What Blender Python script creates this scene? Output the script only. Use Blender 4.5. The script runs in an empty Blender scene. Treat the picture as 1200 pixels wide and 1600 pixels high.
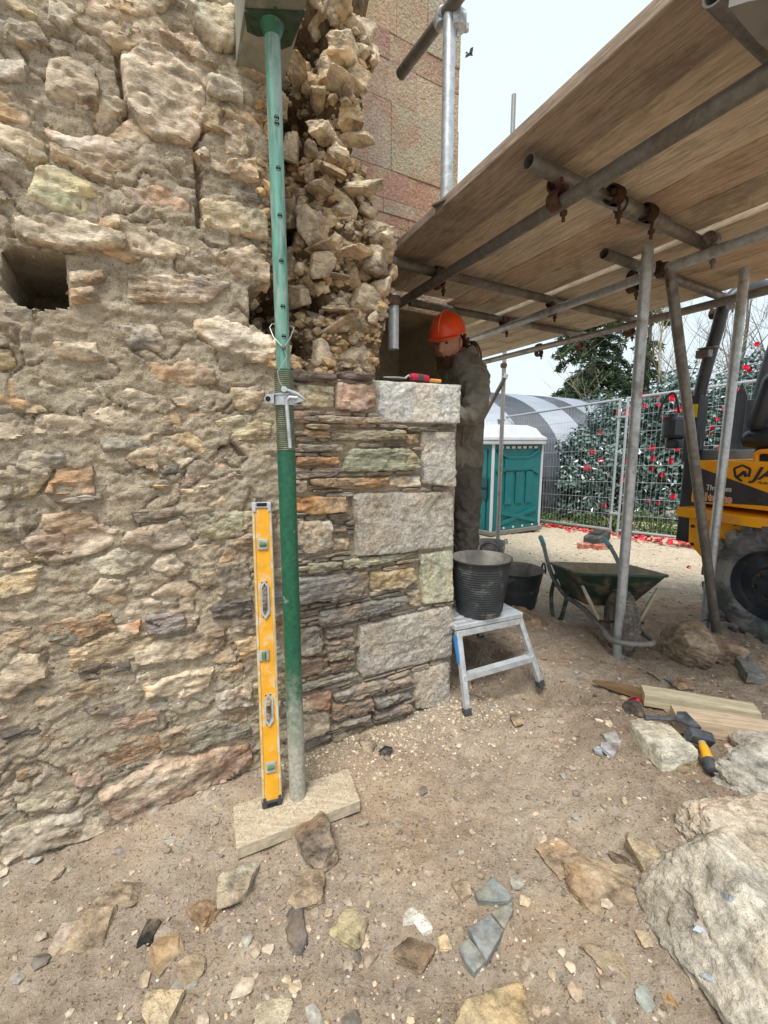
import bpy, bmesh, math, random
import numpy as np
from mathutils import Vector, Matrix, noise, Euler

random.seed(7); np.random.seed(7)
SC = bpy.context.scene
COL = SC.collection
R_ = math.radians

# ------------------------------------------------------------------ camera, light, exposure
F = 700.0                                   # focal length in pixels of the 1200 x 1600 photograph
PITCH = math.atan(110.0 / F)
CAM = Vector((0, 0, 1.25))
cam_data = bpy.data.cameras.new('camera')
cam_data.sensor_fit = 'VERTICAL'; cam_data.sensor_height = 36.0
cam_data.lens = 36.0 * F / 1600.0
cam_data.clip_start = 0.02; cam_data.clip_end = 2000
cam = bpy.data.objects.new('camera', cam_data)
cam.location = CAM; cam.rotation_euler = (math.pi / 2 - PITCH, 0, 0)
COL.objects.link(cam); SC.camera = cam

SUN_EL, SUN_AZ = R_(62), R_(198)            # behind and left of the camera, thick overcast
world = bpy.data.worlds.new('World'); SC.world = world; world.use_nodes = True
wt = world.node_tree; wt.nodes.clear()
w_out = wt.nodes.new('ShaderNodeOutputWorld'); w_bg = wt.nodes.new('ShaderNodeBackground')
w_sky = wt.nodes.new('ShaderNodeTexSky'); w_sky.sky_type = 'NISHITA'; w_sky.sun_disc = False
w_sky.sun_elevation = SUN_EL; w_sky.sun_rotation = SUN_AZ
w_mix = wt.nodes.new('ShaderNodeMix'); w_mix.data_type = 'RGBA'; w_mix.inputs[0].default_value = 0.86
w_tc = wt.nodes.new('ShaderNodeTexCoord'); w_no = wt.nodes.new('ShaderNodeTexNoise')
w_no.inputs['Scale'].default_value = 1.6; w_no.inputs['Detail'].default_value = 5
w_cr = wt.nodes.new('ShaderNodeValToRGB')
w_cr.color_ramp.elements[0].position = .3; w_cr.color_ramp.elements[0].color = (7.2, 8.5, 9.4, 1)
w_cr.color_ramp.elements[1].position = .75; w_cr.color_ramp.elements[1].color = (8.6, 9.5, 10.1, 1)
wt.links.new(w_tc.outputs['Generated'], w_no.inputs['Vector'])
wt.links.new(w_no.outputs['Fac'], w_cr.inputs['Fac'])
wt.links.new(w_sky.outputs['Color'], w_mix.inputs[6]); wt.links.new(w_cr.outputs['Color'], w_mix.inputs[7])
wt.links.new(w_mix.outputs[2], w_bg.inputs['Color']); w_bg.inputs['Strength'].default_value = 0.0445
wt.links.new(w_bg.outputs['Background'], w_out.inputs['Surface'])

sun_d = bpy.data.lights.new('sun', 'SUN'); sun_d.energy = 1.5; sun_d.angle = R_(24); sun_d.color = (1, .95, .87)
sun = bpy.data.objects.new('sun', sun_d); COL.objects.link(sun)
_sd = Vector((math.sin(SUN_AZ) * math.cos(SUN_EL), math.cos(SUN_AZ) * math.cos(SUN_EL), math.sin(SUN_EL)))
sun.rotation_euler = _sd.to_track_quat('Z', 'Y').to_euler(); sun.location = _sd * 30
SC.view_settings.view_transform = 'Standard'; SC.view_settings.look = 'None'
SC.view_settings.exposure = 1.5; SC.view_settings.gamma = 1.0
SC.render.engine = 'CYCLES'
SC.cycles.use_denoising = True; SC.cycles.denoising_input_passes = 'RGB_ALBEDO_NORMAL'; SC.cycles.denoising_prefilter = 'NONE'
SC.cycles.max_bounces = 6; SC.cycles.diffuse_bounces = 4; SC.cycles.glossy_bounces = 3
SC.cycles.transparent_max_bounces = 8

# ------------------------------------------------------------------ places: rays from the photograph onto real surfaces
FW = Vector((0, math.cos(PITCH), -math.sin(PITCH))); UP = Vector((0, math.sin(PITCH), math.cos(PITCH))); RT = Vector((1, 0, 0))
def ray(x, y): return RT * ((x - 600) / F) + UP * ((800 - y) / F) + FW
def on_z(x, y, z):
    r = ray(x, y); return CAM + r * ((z - CAM.z) / r.z)
def on_y(x, y, yy):
    r = ray(x, y); return CAM + r * ((yy - CAM.y) / r.y)
def on_plane(x, y, p, n):
    r = ray(x, y); return CAM + r * ((p - CAM).dot(n) / r.dot(n))
def proj(p):
    d = Vector(p) - CAM; k = d.dot(FW); return 600 + F * d.dot(RT) / k, 800 - F * d.dot(UP) / k

CORNER = Vector((0.32405, 1.99042, 0)); DV = Vector((.86108, .50846, 0)); NR = Vector((.50846, -.86108, 0))
DB = Vector((.40489, -.91437, 0)); PN = Vector((.91437, .40489, 0))     # length and width of the scaffold deck
WALL_ROT = math.atan2(DV.y, DV.x)
def W(px, py, d=0.0):                       # pixel -> (u, v) on the wall plane set d in front of the wall face
    q = on_plane(px, py, CORNER + NR * d, NR) - CORNER
    return q.dot(DV), q.z

def sstep(a, b, x):
    t = min(1, max(0, (x - a) / (b - a))); return t * t * (3 - 2 * t)
def fbm(x, y, z=0, o=5, h=.9): return noise.fractal(Vector((x, y, z)), h, 2.0, o)

def facet(x, y, s):
    """broken-face relief: tilted flat chips"""
    d, p = noise.voronoi(Vector((x, y, s))); q = p[0]
    return noise.noise(q * 3.1) * .8 + (x - q.x) * noise.noise(q * 5.3) * 1.6 + (y - q.y) * noise.noise(q * 7.7) * 1.6

TR_A = Vector((.50, 2.42)); TR_B = Vector((.83, 2.03))                  # lip of the shallow dig by the wall corner
TR_N = Vector((-(TR_B - TR_A).y, (TR_B - TR_A).x)).normalized()
def gz(x, y, fine=True):
    z = 0.0
    w = fbm(x * 5, y * 5, 3, 3) * .02 if fine else 0
    lip = sstep(-.012, .018, (Vector((x, y)) - TR_A).dot(TR_N) + w)
    soft = sstep(.35, 1.0, x)
    k = sstep(1.82, 1.98, y + w)
    z += .115 * (lip * k + soft * (1 - k))
    z -= .062 * max(0.0, min(y, 13.0) - 2.3) * sstep(2.0, 4.0, y)
    if y > 13: z -= 0
    dw = (Vector((x, y, 0)) - CORNER).dot(NR)                            # distance in front of the wall
    if x < .45: z += .035 * sstep(.34, .0, dw) 
    return z
def gdetail(x, y, near=1.0):
    z = fbm(x * 2.4, y * 2.4, 0, 5) * .020 * near + (abs(fbm(x * 11, y * 11, 4, 4)) - .3) * .016 * near
    if -1.6 < x < 2.7 and .3 < y < 3.6: z += fbm(x * 42, y * 42, 8, 2) * .0042 - abs(fbm(x * 23, y * 23, 6, 3)) * .008 + .001 + facet(x * 17, y * 17, 2.2) * .0030
    return z
def G(px, py, dz=0.0):
    z = 0.0
    for _ in range(25):
        p = on_z(px, py, z + dz); z = .5 * z + .5 * gz(p.x, p.y, False)
    return on_z(px, py, z + dz)

# ------------------------------------------------------------------ materials
class NT:
    def __init__(s, name):
        s.m = bpy.data.materials.new(name); s.m.use_nodes = True
        s.t = s.m.node_tree; s.t.nodes.clear()
        s.out = s.n('ShaderNodeOutputMaterial'); s.b = s.n('ShaderNodeBsdfPrincipled')
        s.l(s.b.outputs[0], s.out.inputs[0])
    def n(s, t, **k):
        nd = s.t.nodes.new(t)
        for a, v in k.items():
            if a.startswith('i_'):
                nd.inputs[a[2:].replace('_', ' ')].default_value = v
            else: setattr(nd, a, v)
        return nd
    def l(s, a, b): s.t.links.new(a, b)
    def put(s, sock, v):
        if hasattr(v, 'is_linked') or isinstance(v, bpy.types.NodeSocket): s.l(v, sock)
        else: sock.default_value = v
    def math(s, op, a, b=0.0, c=None, clamp=False):
        nd = s.n('ShaderNodeMath', operation=op, use_clamp=clamp); s.put(nd.inputs[0], a); s.put(nd.inputs[1], b)
        if c is not None: s.put(nd.inputs[2], c)
        return nd.outputs[0]
    def mix(s, f, a, b, mode='MIX'):
        nd = s.n('ShaderNodeMix', data_type='RGBA', blend_type=mode); s.put(nd.inputs[0], f)
        s.put(nd.inputs[6], a if not isinstance(a, tuple) else (*a[:3], 1)); s.put(nd.inputs[7], b if not isinstance(b, tuple) else (*b[:3], 1))
        return nd.outputs[2]
    def rng(s, v, a, b, c=0.0, d=1.0):
        nd = s.n('ShaderNodeMapRange', interpolation_type='SMOOTHSTEP'); s.put(nd.inputs[0], v)
        for i, q in enumerate((a, b, c, d)): nd.inputs[i + 1].default_value = q
        return nd.outputs[0]
    def noise(s, vec, scale, detail=6, rough=.6, dist=0.0):
        nd = s.n('ShaderNodeTexNoise'); s.l(vec, nd.inputs['Vector']); nd.inputs['Scale'].default_value = scale
        nd.inputs['Detail'].default_value = detail; nd.inputs['Roughness'].default_value = rough; nd.inputs['Distortion'].default_value = dist
        return nd.outputs['Fac']
    def voro(s, vec, scale, feature='F1', out='Distance'):
        nd = s.n('ShaderNodeTexVoronoi', feature=feature); s.l(vec, nd.inputs['Vector']); nd.inputs['Scale'].default_value = scale
        return nd.outputs[out]
    def vec(s, stretch=(1, 1, 1), rand=True, kind='Object'):
        tc = s.n('ShaderNodeTexCoord'); v = tc.outputs[kind]
        if rand:
            oi = s.n('ShaderNodeObjectInfo'); m = s.n('ShaderNodeVectorMath', operation='SCALE'); m.inputs[0].default_value = (37, 53, 71)
            s.l(oi.outputs['Random'], m.inputs['Scale']); a = s.n('ShaderNodeVectorMath', operation='ADD'); s.l(v, a.inputs[0]); s.l(m.outputs[0], a.inputs[1]); v = a.outputs[0]
        mp = s.n('ShaderNodeMapping'); s.l(v, mp.inputs[0]); mp.inputs['Scale'].default_value = stretch
        return mp.outputs[0]
    def ocol(s): return s.n('ShaderNodeObjectInfo').outputs['Color']
    def bump(s, h, strength=.5, dist=.01, prev=None):
        nd = s.n('ShaderNodeBump'); nd.inputs['Strength'].default_value = strength; nd.inputs['Distance'].default_value = dist
        s.l(h, nd.inputs['Height'])
        if prev is not None: s.l(prev, nd.inputs['Normal'])
        return nd.outputs[0]
    def done(s, col, rough=.85, metal=0.0, nrm=None, spec=.3):
        s.put(s.b.inputs['Base Color'], col if not isinstance(col, tuple) else (*col[:3], 1)); s.put(s.b.inputs['Roughness'], rough); s.put(s.b.inputs['Metallic'], metal)
        s.b.inputs['Specular IOR Level'].default_value = spec
        if nrm is not None: s.l(nrm, s.b.inputs['Normal'])
        return s.m

def gray(nt, v):
    c = nt.n('ShaderNodeCombineColor'); 
    for i in range(3): nt.l(v, c.inputs[i])
    return c.outputs[0]

def rock_mat(name, stretch=(1, 1, 1), scale=9, var=.5, smear=(.56, .46, .33), smear_lo=.52, smear_hi=.63, specks=0.0, pits=.35, bstr=.9, bscale=28, lichen=0.0, bdist=.012, warmth=.5):
    t = NT(name); v = t.vec(stretch); vi = t.vec()
    base = t.ocol()
    n1 = t.noise(v, scale, 12, .68); n2 = t.noise(v, scale * 3.3, 10, .7); n3 = t.noise(vi, 3.4, 9, .62, .4)
    m = t.math('ADD', t.rng(n1, .28, .74, 1 - var, 1 + var), t.rng(n2, .3, .7, -.30, .30))
    col = t.mix(1.0, t.mix(1.0, base, (1.42, 1.42, 1.42), 'MULTIPLY'), gray(t, m), 'MULTIPLY')
    warm = t.rng(t.noise(vi, 5.5, 6, .6), .45, .68)
    col = t.mix(t.math('MULTIPLY', warm, warmth), col, t.mix(1.0, col, (1.35, 1.0, .62), 'MULTIPLY'))
    if smear is not None:
        ms = t.rng(n3, smear_lo, smear_hi)
        col = t.mix(t.math('MULTIPLY', ms, .8), col, t.mix(1.0, smear, gray(t, m), 'MULTIPLY'))
    if lichen:
        lm = t.rng(t.noise(vi, 4.2, 10, .7, .5), .60, .68)
        col = t.mix(t.math('MULTIPLY', lm, lichen), col, (.62, .59, .50))
    if specks:
        s1 = t.noise(vi, 150, 3, .6); s2 = t.noise(vi, 95, 3, .6)
        col = t.mix(t.math('MULTIPLY', t.rng(s1, .57, .66), specks), col, (.05, .05, .05))
        col = t.mix(t.math('MULTIPLY', t.rng(s2, .56, .66), specks), col, (.68, .66, .6))
    hb = t.noise(v, bscale, 12, .72); hc = t.noise(v, bscale * .3, 8, .6); hp = t.voro(vi, bscale * 1.6)
    nr = t.bump(hc, bstr * .8, bdist * 2.2); nr = t.bump(hb, bstr, bdist, nr); nr = t.bump(hp, pits, bdist * .4, nr)
    return t.done(col, .93, 0, nr, .18)

_SM = {}
def simple_mat(name, *a, **k):
    if name not in _SM: _SM[name] = _simple_mat(name, *a, **k)
    return _SM[name]
def _simple_mat(name, col, rough=.6, metal=0.0, var=.15, scale=14, dirt=None, dirt_amt=.5, dlo=.52, dhi=.64, bump=.0, bscale=60, spec=.4, stretch=(1, 1, 1), use_obj=False, kind='Object'):
    t = NT(name); v = t.vec(stretch, kind=kind)
    n1 = t.noise(v, scale, 8, .6)
    base = t.ocol() if use_obj else (*col, 1)
    c = t.mix(1.0, base, gray(t, t.rng(n1, .3, .7, 1 - var, 1 + var)), 'MULTIPLY')
    r = t.rng(n1, .3, .7, max(.05, rough - .1), min(1, rough + .1))
    if dirt is not None:
        dm = t.math('MULTIPLY', t.rng(t.noise(v, scale * .8, 10, .7, .3), dlo, dhi), dirt_amt)
        c = t.mix(dm, c, dirt); r = t.math('ADD', r, t.math('MULTIPLY', dm, .3), clamp=True)
        mt = t.math('MULTIPLY', t.math('SUBTRACT', 1.0, dm), metal)
    else: mt = metal
    nr = t.bump(t.noise(v, bscale, 8, .65), bump, .004) if bump else None
    return t.done(c, r, mt, nr, spec)

M = {}
M['rubble'] = rock_mat('rubble_stone', (1, 1, 2.2), 8, .5, (.66, .56, .42), .47, .58, bstr=1.0, lichen=.55)
M['core'] = rock_mat('core_stone', (1, 1, 1.8), 9, .5, (.62, .51, .37), .44, .56, bstr=1.0, lichen=.35, bscale=34)
M['slate'] = rock_mat('bedded_slate', (1, 1, 7), 7, .5, (.37, .28, .185), .55, .66, bstr=1.0, bscale=24, pits=.15)
M['granite'] = rock_mat('granite', (1, 1, 1), 10, .22, (.36, .29, .20), .56, .70, specks=.5, bstr=.9, bscale=45, pits=.5, warmth=.3)
M['boulder'] = rock_mat('boulder_granite', (1, 1, 1.5), 8, .42, (.40, .35, .275), .5, .66, specks=.40, bstr=1.0, bscale=30, pits=.4, lichen=.3, warmth=.22, bdist=.016)
M['fieldstone'] = rock_mat('loose_stone', (1, 1, 1.6), 12, .55, (.43, .33, .225), .44, .58, bstr=1.0, bscale=30, bdist=.016)
M['darkslate'] = rock_mat('grey_slate', (1, 1, 4), 12, .3, (.33, .25, .17), .60, .70, bstr=.5, bscale=30, pits=.1)
M['quartz'] = rock_mat('veined_quartz', (1, 1, 1.4), 16, .5, (.45, .22, .09), .5, .6, bstr=1.0, bscale=30, pits=.6)

def mortar_mat():
    t = NT('lime_mortar'); v = t.vec((1, 1, 1.8), False); vi = t.vec((1, 1, 1), False)
    n1 = t.noise(v, 7, 12, .7, .3); n2 = t.noise(v, 26, 10, .72); n3 = t.noise(vi, 2.1, 7, .6)
    nd = t.n('ShaderNodeValToRGB'); e = nd.color_ramp.elements
    e[0].position = .28; e[0].color = (.21, .16, .11, 1); e[1].position = .68; e[1].color = (.80, .715, .57, 1)
    k = e.new(.46); k.color = (.51, .415, .295, 1); k = e.new(.56); k.color = (.66, .56, .415, 1)
    n5 = t.noise(vi, 85, 8, .75)
    t.l(t.math('ADD', t.math('ADD', t.math('MULTIPLY', n1, .42), t.math('MULTIPLY', n2, .33)), t.math('MULTIPLY', n5, .25)), nd.inputs[0])
    col = nd.outputs[0]
    g = t.rng(n3, .42, .62); col = t.mix(t.math('MULTIPLY', g, .5), col, t.mix(1.0, col, (.82, .86, .92), 'MULTIPLY'))
    w = t.rng(t.noise(vi, 4.7, 11, .7, .6), .60, .68); col = t.mix(t.math('MULTIPLY', w, .6), col, (.62, .575, .47))
    gr = t.noise(vi, 210, 2, .5); col = t.mix(t.math('MULTIPLY', t.rng(gr, .58, .68), .55), col, (.66, .6, .5))
    col = t.mix(t.math('MULTIPLY', t.rng(gr, .40, .33), .5), col, (.1, .075, .05))
    nr = t.bump(n1, .7, .022); nr = t.bump(n2, 1.0, .016, nr); nr = t.bump(n5, 1.0, .008, nr)
    return t.done(col, .96, 0, nr, .1)
M['mortar'] = mortar_mat()

def earth_mat():
    t = NT('core_earth'); v = t.vec((1, 1, 1.3), False); n1 = t.noise(v, 14, 12, .72); n2 = t.noise(v, 60, 8, .72)
    nd = t.n('ShaderNodeValToRGB'); e = nd.color_ramp.elements
    e[0].position = .34; e[0].color = (.055, .036, .022, 1); e[1].position = .70; e[1].color = (.44, .335, .22, 1); k = e.new(.5); k.color = (.22, .155, .095, 1)
    t.l(t.math('ADD', t.math('MULTIPLY', n1, .6), t.math('MULTIPLY', n2, .4)), nd.inputs[0])
    nr = t.bump(n1, .9, .02); nr = t.bump(n2, 1.0, .012, nr); return t.done(nd.outputs[0], .96, 0, nr, .1)
M['earth'] = earth_mat()

def ground_mat():
    t = NT('trodden_earth'); v = t.vec((1, 1, 1), False)
    n1 = t.noise(v, 2.6, 12, .68, .3); n2 = t.noise(v, 19, 10, .7); n3 = t.noise(v, .95, 7, .62, .5); n4 = t.noise(v, 75, 6, .7)
    nd = t.n('ShaderNodeValToRGB'); e = nd.color_ramp.elements
    e[0].position = .30; e[0].color = (.19, .14, .10, 1); e[1].position = .70; e[1].color = (.68, .595, .49, 1)
    k = e.new(.46); k.color = (.375, .30, .23, 1); k = e.new(.57); k.color = (.50, .415, .325, 1)
    t.l(t.math('ADD', t.math('ADD', t.math('MULTIPLY', n1, .42), t.math('MULTIPLY', n2, .33)), t.math('MULTIPLY', n4, .25)), nd.inputs[0])
    col = nd.outputs[0]
    col = t.mix(t.math('MULTIPLY', t.rng(n3, .47, .60), .75), col, t.mix(1.0, col, (1.10, .98, .82), 'MULTIPLY'))
    col = t.mix(t.math('MULTIPLY', t.rng(n3, .47, .36), .8), col, t.mix(1.0, col, (.74, .69, .66), 'MULTIPLY'))
    col = t.mix(t.math('MULTIPLY', t.rng(t.noise(v, 5.5, 9, .7, .4), .58, .66), .45), col, (.56, .46, .34))
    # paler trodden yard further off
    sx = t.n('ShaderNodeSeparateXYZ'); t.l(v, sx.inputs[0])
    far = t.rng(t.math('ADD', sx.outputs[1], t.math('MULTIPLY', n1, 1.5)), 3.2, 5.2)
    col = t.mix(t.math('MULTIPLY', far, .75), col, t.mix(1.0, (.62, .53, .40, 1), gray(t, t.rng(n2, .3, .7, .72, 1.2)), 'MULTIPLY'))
    och = t.rng(t.noise(v, 3.9, 8, .65, .4), .56, .68); col = t.mix(t.math('MULTIPLY', och, .35), col, (.40, .27, .12))
    sp = t.noise(v, 160, 2, .5); col = t.mix(t.math('MULTIPLY', t.rng(sp, .61, .70), .5), col, (.62, .55, .45))
    col = t.mix(t.math('MULTIPLY', t.rng(t.noise(v, 110, 2, .5), .40, .33), .6), col, (.055, .04, .03))
    nr = t.bump(n2, 1.0, .02); nr = t.bump(n4, 1.0, .008, nr); nr = t.bump(t.noise(v, 230, 3, .6), .8, .003, nr)
    return t.done(col, .95, 0, nr, .12)
M['ground'] = ground_mat()

def attr_mat(name, rough=.9, var=.3, scale=60):
    t = NT(name); v = t.vec((1, 1, 1), False); a = t.n('ShaderNodeAttribute', attribute_name='tint')
    n = t.noise(v, scale, 6, .6)
    c = t.mix(1.0, a.outputs['Color'], gray(t, t.rng(n, .3, .7, 1 - var, 1 + var)), 'MULTIPLY')
    return t.done(c, rough, 0, t.bump(n, .6, .004), .2)
M['gravel'] = attr_mat('gravel')
M['petals'] = attr_mat('petals', .6, .1)

def galv(name, base=(.50, .53, .55), dirt=(.16, .13, .10), amt=.6, dlo=.5, dhi=.66):
    t = NT(name); v = t.vec((1, 1, 1)); n1 = t.noise(v, 40, 8, .7); n2 = t.noise(v, 6, 10, .7, .4)
    c = t.mix(1.0, (*base, 1), gray(t, t.rng(n1, .3, .7, .78, 1.15)), 'MULTIPLY')
    d = t.math('MULTIPLY', t.rng(n2, dlo, dhi), amt); c = t.mix(d, c, dirt)
    return t.done(c, t.math('ADD', t.math('MULTIPLY', d, .4), .42, clamp=True), t.math('SUBTRACT', .55, t.math('MULTIPLY', d, .5)), t.bump(n1, .25, .002), .4)
M['galv'] = galv('galvanised_tube')
M['galv_old'] = galv('weathered_tube', (.21, .205, .19), (.11, .085, .06), .8, .42, .6)
M['galv_mast'] = galv('dull_tube', (.30, .29, .28), (.12, .10, .08), .6)
M['rust'] = simple_mat('rusty_iron', (.095, .05, .032), .8, .3, .5, 50, (.05, .035, .028), .6, bump=.6)
M['hollow'] = simple_mat('hole_shade_black', (.012, .011, .010), .95, 0, .2)  # flat black standing in for the shade inside holes
M['alu'] = simple_mat('brushed_aluminium', (.60, .64, .67), .42, .55, .12, 30, (.45, .40, .32), .55, .5, .62, bump=.15)

def wood_mat(name, dark=.55, dirt=(.05, .035, .024), amt=.5, dlo=.5, dhi=.68, stretch=(22, 2.0, 22)):
    t = NT(name); v = t.vec(stretch); vi = t.vec((1, 1, 1))
    n1 = t.noise(v, 3.2, 9, .66, .8); n2 = t.noise(v, 9, 6, .7); n3 = t.noise(vi, 4.2, 9, .65, .3)
    base = t.ocol()
    c = t.mix(1.0, base, gray(t, t.math('ADD', t.rng(n1, .3, .7, dark, 1.25), t.rng(n2, .3, .7, -.15, .15))), 'MULTIPLY')
    c = t.mix(t.math('MULTIPLY', t.rng(n3, dlo, dhi), amt), c, dirt)
    c = t.mix(t.math('MULTIPLY', t.rng(t.noise(vi, 7.5, 8, .7, .4), .6, .7), .35), c, (.46, .38, .28))
    nr = t.bump(n1, .35, .006); nr = t.bump(n2, .3, .003, nr)
    return t.done(c, .85, 0, nr, .2)
M['board'] = wood_mat('scaffold_board_timber', .7, amt=.4)
M['timber'] = wood_mat('sawn_softwood', .78, (.30, .19, .09), .35, .58, .72, (2.0, 22, 22))
M['ply'] = wood_mat('gritty_board', .8, (.32, .19, .08), .6, .5, .64, (3, 14, 14))

# ------------------------------------------------------------------ mesh building
class MB:
    """collects shapes and links them as ONE mesh object"""
    def __init__(s): s.v = []; s.f = []; s.mi = []; s.cm = 0
    def add(s, vs, fs):
        o = len(s.v); s.v.extend([tuple(p) for p in vs]); s.f.extend([tuple(i + o for i in f) for f in fs]); s.mi.extend([s.cm] * len(fs)); return s
    def box(s, c, size, rot=None, bev=0.0):
        hx, hy, hz = size[0] / 2, size[1] / 2, size[2] / 2; b = min(bev, hx * .9, hy * .9, hz * .9)
        if b <= 0:
            vs = [Vector((x, y, z)) for x in (-hx, hx) for y in (-hy, hy) for z in (-hz, hz)]
            fs = [(0, 1, 3, 2), (4, 6, 7, 5), (0, 4, 5, 1), (2, 3, 7, 6), (0, 2, 6, 4), (1, 5, 7, 3)]
        else:
            bm = bmesh.new(); bmesh.ops.create_cube(bm, size=1)
            for q in bm.verts: q.co = Vector((q.co.x * 2 * hx, q.co.y * 2 * hy, q.co.z * 2 * hz))
            bmesh.ops.bevel(bm, geom=list(bm.edges), offset=b, segments=2, affect='EDGES', profile=.5)
            bm.verts.index_update(); vs = [q.co.copy() for q in bm.verts]; fs = [[q.index for q in f.verts] for f in bm.faces]; bm.free()
        c = Vector(c)
        if rot is not None: vs = [rot @ q for q in vs]
        return s.add([q + c for q in vs], fs)
    def frame(s, d):
        d = Vector(d).normalized(); a = Vector((0, 0, 1)) if abs(d.z) < .9 else Vector((1, 0, 0))
        x = d.cross(a).normalized(); return x, d.cross(x).normalized()
    def tube(s, pts, r, n=10, cap=True):
        pts = [Vector(p) for p in pts]; rs = r if isinstance(r, (list, tuple)) else [r] * len(pts)
        vs = []; fs = []; px = None
        for i, p in enumerate(pts):
            d = (pts[min(i + 1, len(pts) - 1)] - pts[max(i - 1, 0)])
            if px is None: x, y = s.frame(d)
            else:
                dn = d.normalized(); x = (px - dn * px.dot(dn)).normalized(); y = dn.cross(x)
            px = x
            for k in range(n):
                a = 2 * math.pi * k / n; vs.append(p + (x * math.cos(a) + y * math.sin(a)) * rs[i])
        for i in range(len(pts) - 1):
            for k in range(n):
                a, b = i * n + k, i * n + (k + 1) % n; fs.append((a, b, b + n, a + n))
        if cap: fs.append(tuple(range(n - 1, -1, -1))); fs.append(tuple(range((len(pts) - 1) * n, len(pts) * n)))
        return s.add(vs, fs)
    def pipe(s, a, b, r, ri, n=20):
        a, b = Vector(a), Vector(b); x, y = s.frame(b - a); vs = []
        for p, q in ((a, r), (b, r), (b, ri), (a, ri)):
            for k in range(n):
                t = 2 * math.pi * k / n; vs.append(p + (x * math.cos(t) + y * math.sin(t)) * q)
        fs = []
        for j in range(4):
            for k in range(n):
                fs.append((j * n + k, j * n + (k + 1) % n, ((j + 1) % 4) * n + (k + 1) % n, ((j + 1) % 4) * n + k))
        return s.add(vs, fs)
    def lathe(s, prof, o=(0, 0, 0), ax=(0, 0, 1), n=24, close=False):
        o = Vector(o); ax = Vector(ax).normalized(); x, y = s.frame(ax); vs = []; fs = []
        for r, h in prof:
            for k in range(n):
                t = 2 * math.pi * k / n; vs.append(o + ax * h + (x * math.cos(t) + y * math.sin(t)) * r)
        m = len(prof)
        for i in range(m if close else m - 1):
            j = (i + 1) % m
            for k in range(n): fs.append((i * n + k, i * n + (k + 1) % n, j * n + (k + 1) % n, j * n + k))
        return s.add(vs, fs)
    def prism(s, poly, d0, d1=None):
        """poly: list of 3-D points, swept by vector"""
        poly = [Vector(p) for p in poly]; d = Vector(d0); n = len(poly)
        vs = poly + [p + d for p in poly]
        fs = [tuple(range(n - 1, -1, -1)), tuple(range(n, 2 * n))] + [(i, (i + 1) % n, n + (i + 1) % n, n + i) for i in range(n)]
        return s.add(vs, fs)
    def sphere(s, c, r, n=12, m=8, sc=(1, 1, 1)):
        c = Vector(c); vs = [c + Vector((0, 0, -r * sc[2]))]; fs = []
        for i in range(1, m):
            t = math.pi * i / m - math.pi / 2
            for k in range(n):
                a = 2 * math.pi * k / n
                vs.append(c + Vector((math.cos(t) * math.cos(a) * r * sc[0], math.cos(t) * math.sin(a) * r * sc[1], math.sin(t) * r * sc[2])))
        vs.append(c + Vector((0, 0, r * sc[2])))
        for k in range(n): fs.append((0, 1 + (k + 1) % n, 1 + k)); fs.append((len(vs) - 1, 1 + (m - 2) * n + k, 1 + (m - 2) * n + (k + 1) % n))
        for i in range(m - 2):
            for k in range(n): a = 1 + i * n + k; b = 1 + i * n + (k + 1) % n; fs.append((a, b, b + n, a + n))
        return s.add(vs, fs)
    def mesh(s, name, mats, smooth=False, fix=True):
        me = bpy.data.meshes.new(name); me.from_pydata([tuple(p) for p in s.v], [], s.f)
        for m in (mats if isinstance(mats, (list, tuple)) else [mats]): me.materials.append(m)
        if any(s.mi): me.polygons.foreach_set('material_index', s.mi)
        if fix and len(s.f) < 60000:
            bm = bmesh.new(); bm.from_mesh(me); bmesh.ops.recalc_face_normals(bm, faces=bm.faces); bm.to_mesh(me); bm.free()
        if smooth: shade(me, smooth if smooth is not True else 40)
        me.update(); return me
    def build(s, name, mats, parent=None, smooth=False, loc=None, rot=None, world=False, col=None, label=None, fix=True):
        o = bpy.data.objects.new(name, s.mesh(name, mats, smooth, fix)); COL.objects.link(o)
        return place(o, parent, loc, rot, world, col, label)

def shade(me, deg):
    me.polygons.foreach_set('use_smooth', [True] * len(me.polygons))
    if deg < 179:
        bm = bmesh.new(); bm.from_mesh(me); lim = R_(deg)
        for e in bm.edges:
            if len(e.link_faces) == 2: e.smooth = e.calc_face_angle(0) < lim
        bm.to_mesh(me); bm.free()

def mw(o):
    m = Matrix.LocRotScale(o.location, o.rotation_euler, o.scale)
    return mw(o.parent) @ o.matrix_parent_inverse @ m if o.parent else m
def place(o, parent=None, loc=None, rot=None, world=False, col=None, label=None):
    if parent is not None:
        o.parent = parent
        if world: o.matrix_parent_inverse = mw(parent).inverted()
    if loc is not None: o.location = loc
    if rot is not None: o.rotation_euler = rot
    if col is not None: o.color = (*col, 1)
    if label: o['label'] = label
    return o
def tag(o, label=None, cat=None, group=None, kind=None):
    if label: o['label'] = label
    if cat: o['category'] = cat
    if group: o['group'] = group
    if kind: o['kind'] = kind
    return o
def thing(name, label, cat, loc=(0, 0, 0), rotz=0.0, group=None):
    o = bpy.data.objects.new(name, None); COL.objects.link(o); o.empty_display_size = .1
    o.location = loc; o.rotation_euler = (0, 0, rotz); return tag(o, label, cat, group)
def dup(root, loc=None, rot=None, label=None, scale=None):
    c = root.copy(); COL.objects.link(c)
    if loc is not None: c.location = loc
    if rot is not None: c.rotation_euler = rot
    if scale is not None: c.scale = scale
    if label: c['label'] = label
    for ch in [x for x in bpy.data.objects if x.parent == root]:
        k = ch.copy(); COL.objects.link(k); k.parent = c
        for g in [x for x in bpy.data.objects if x.parent == ch]:
            q = g.copy(); COL.objects.link(q); q.parent = k
    return c

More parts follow.
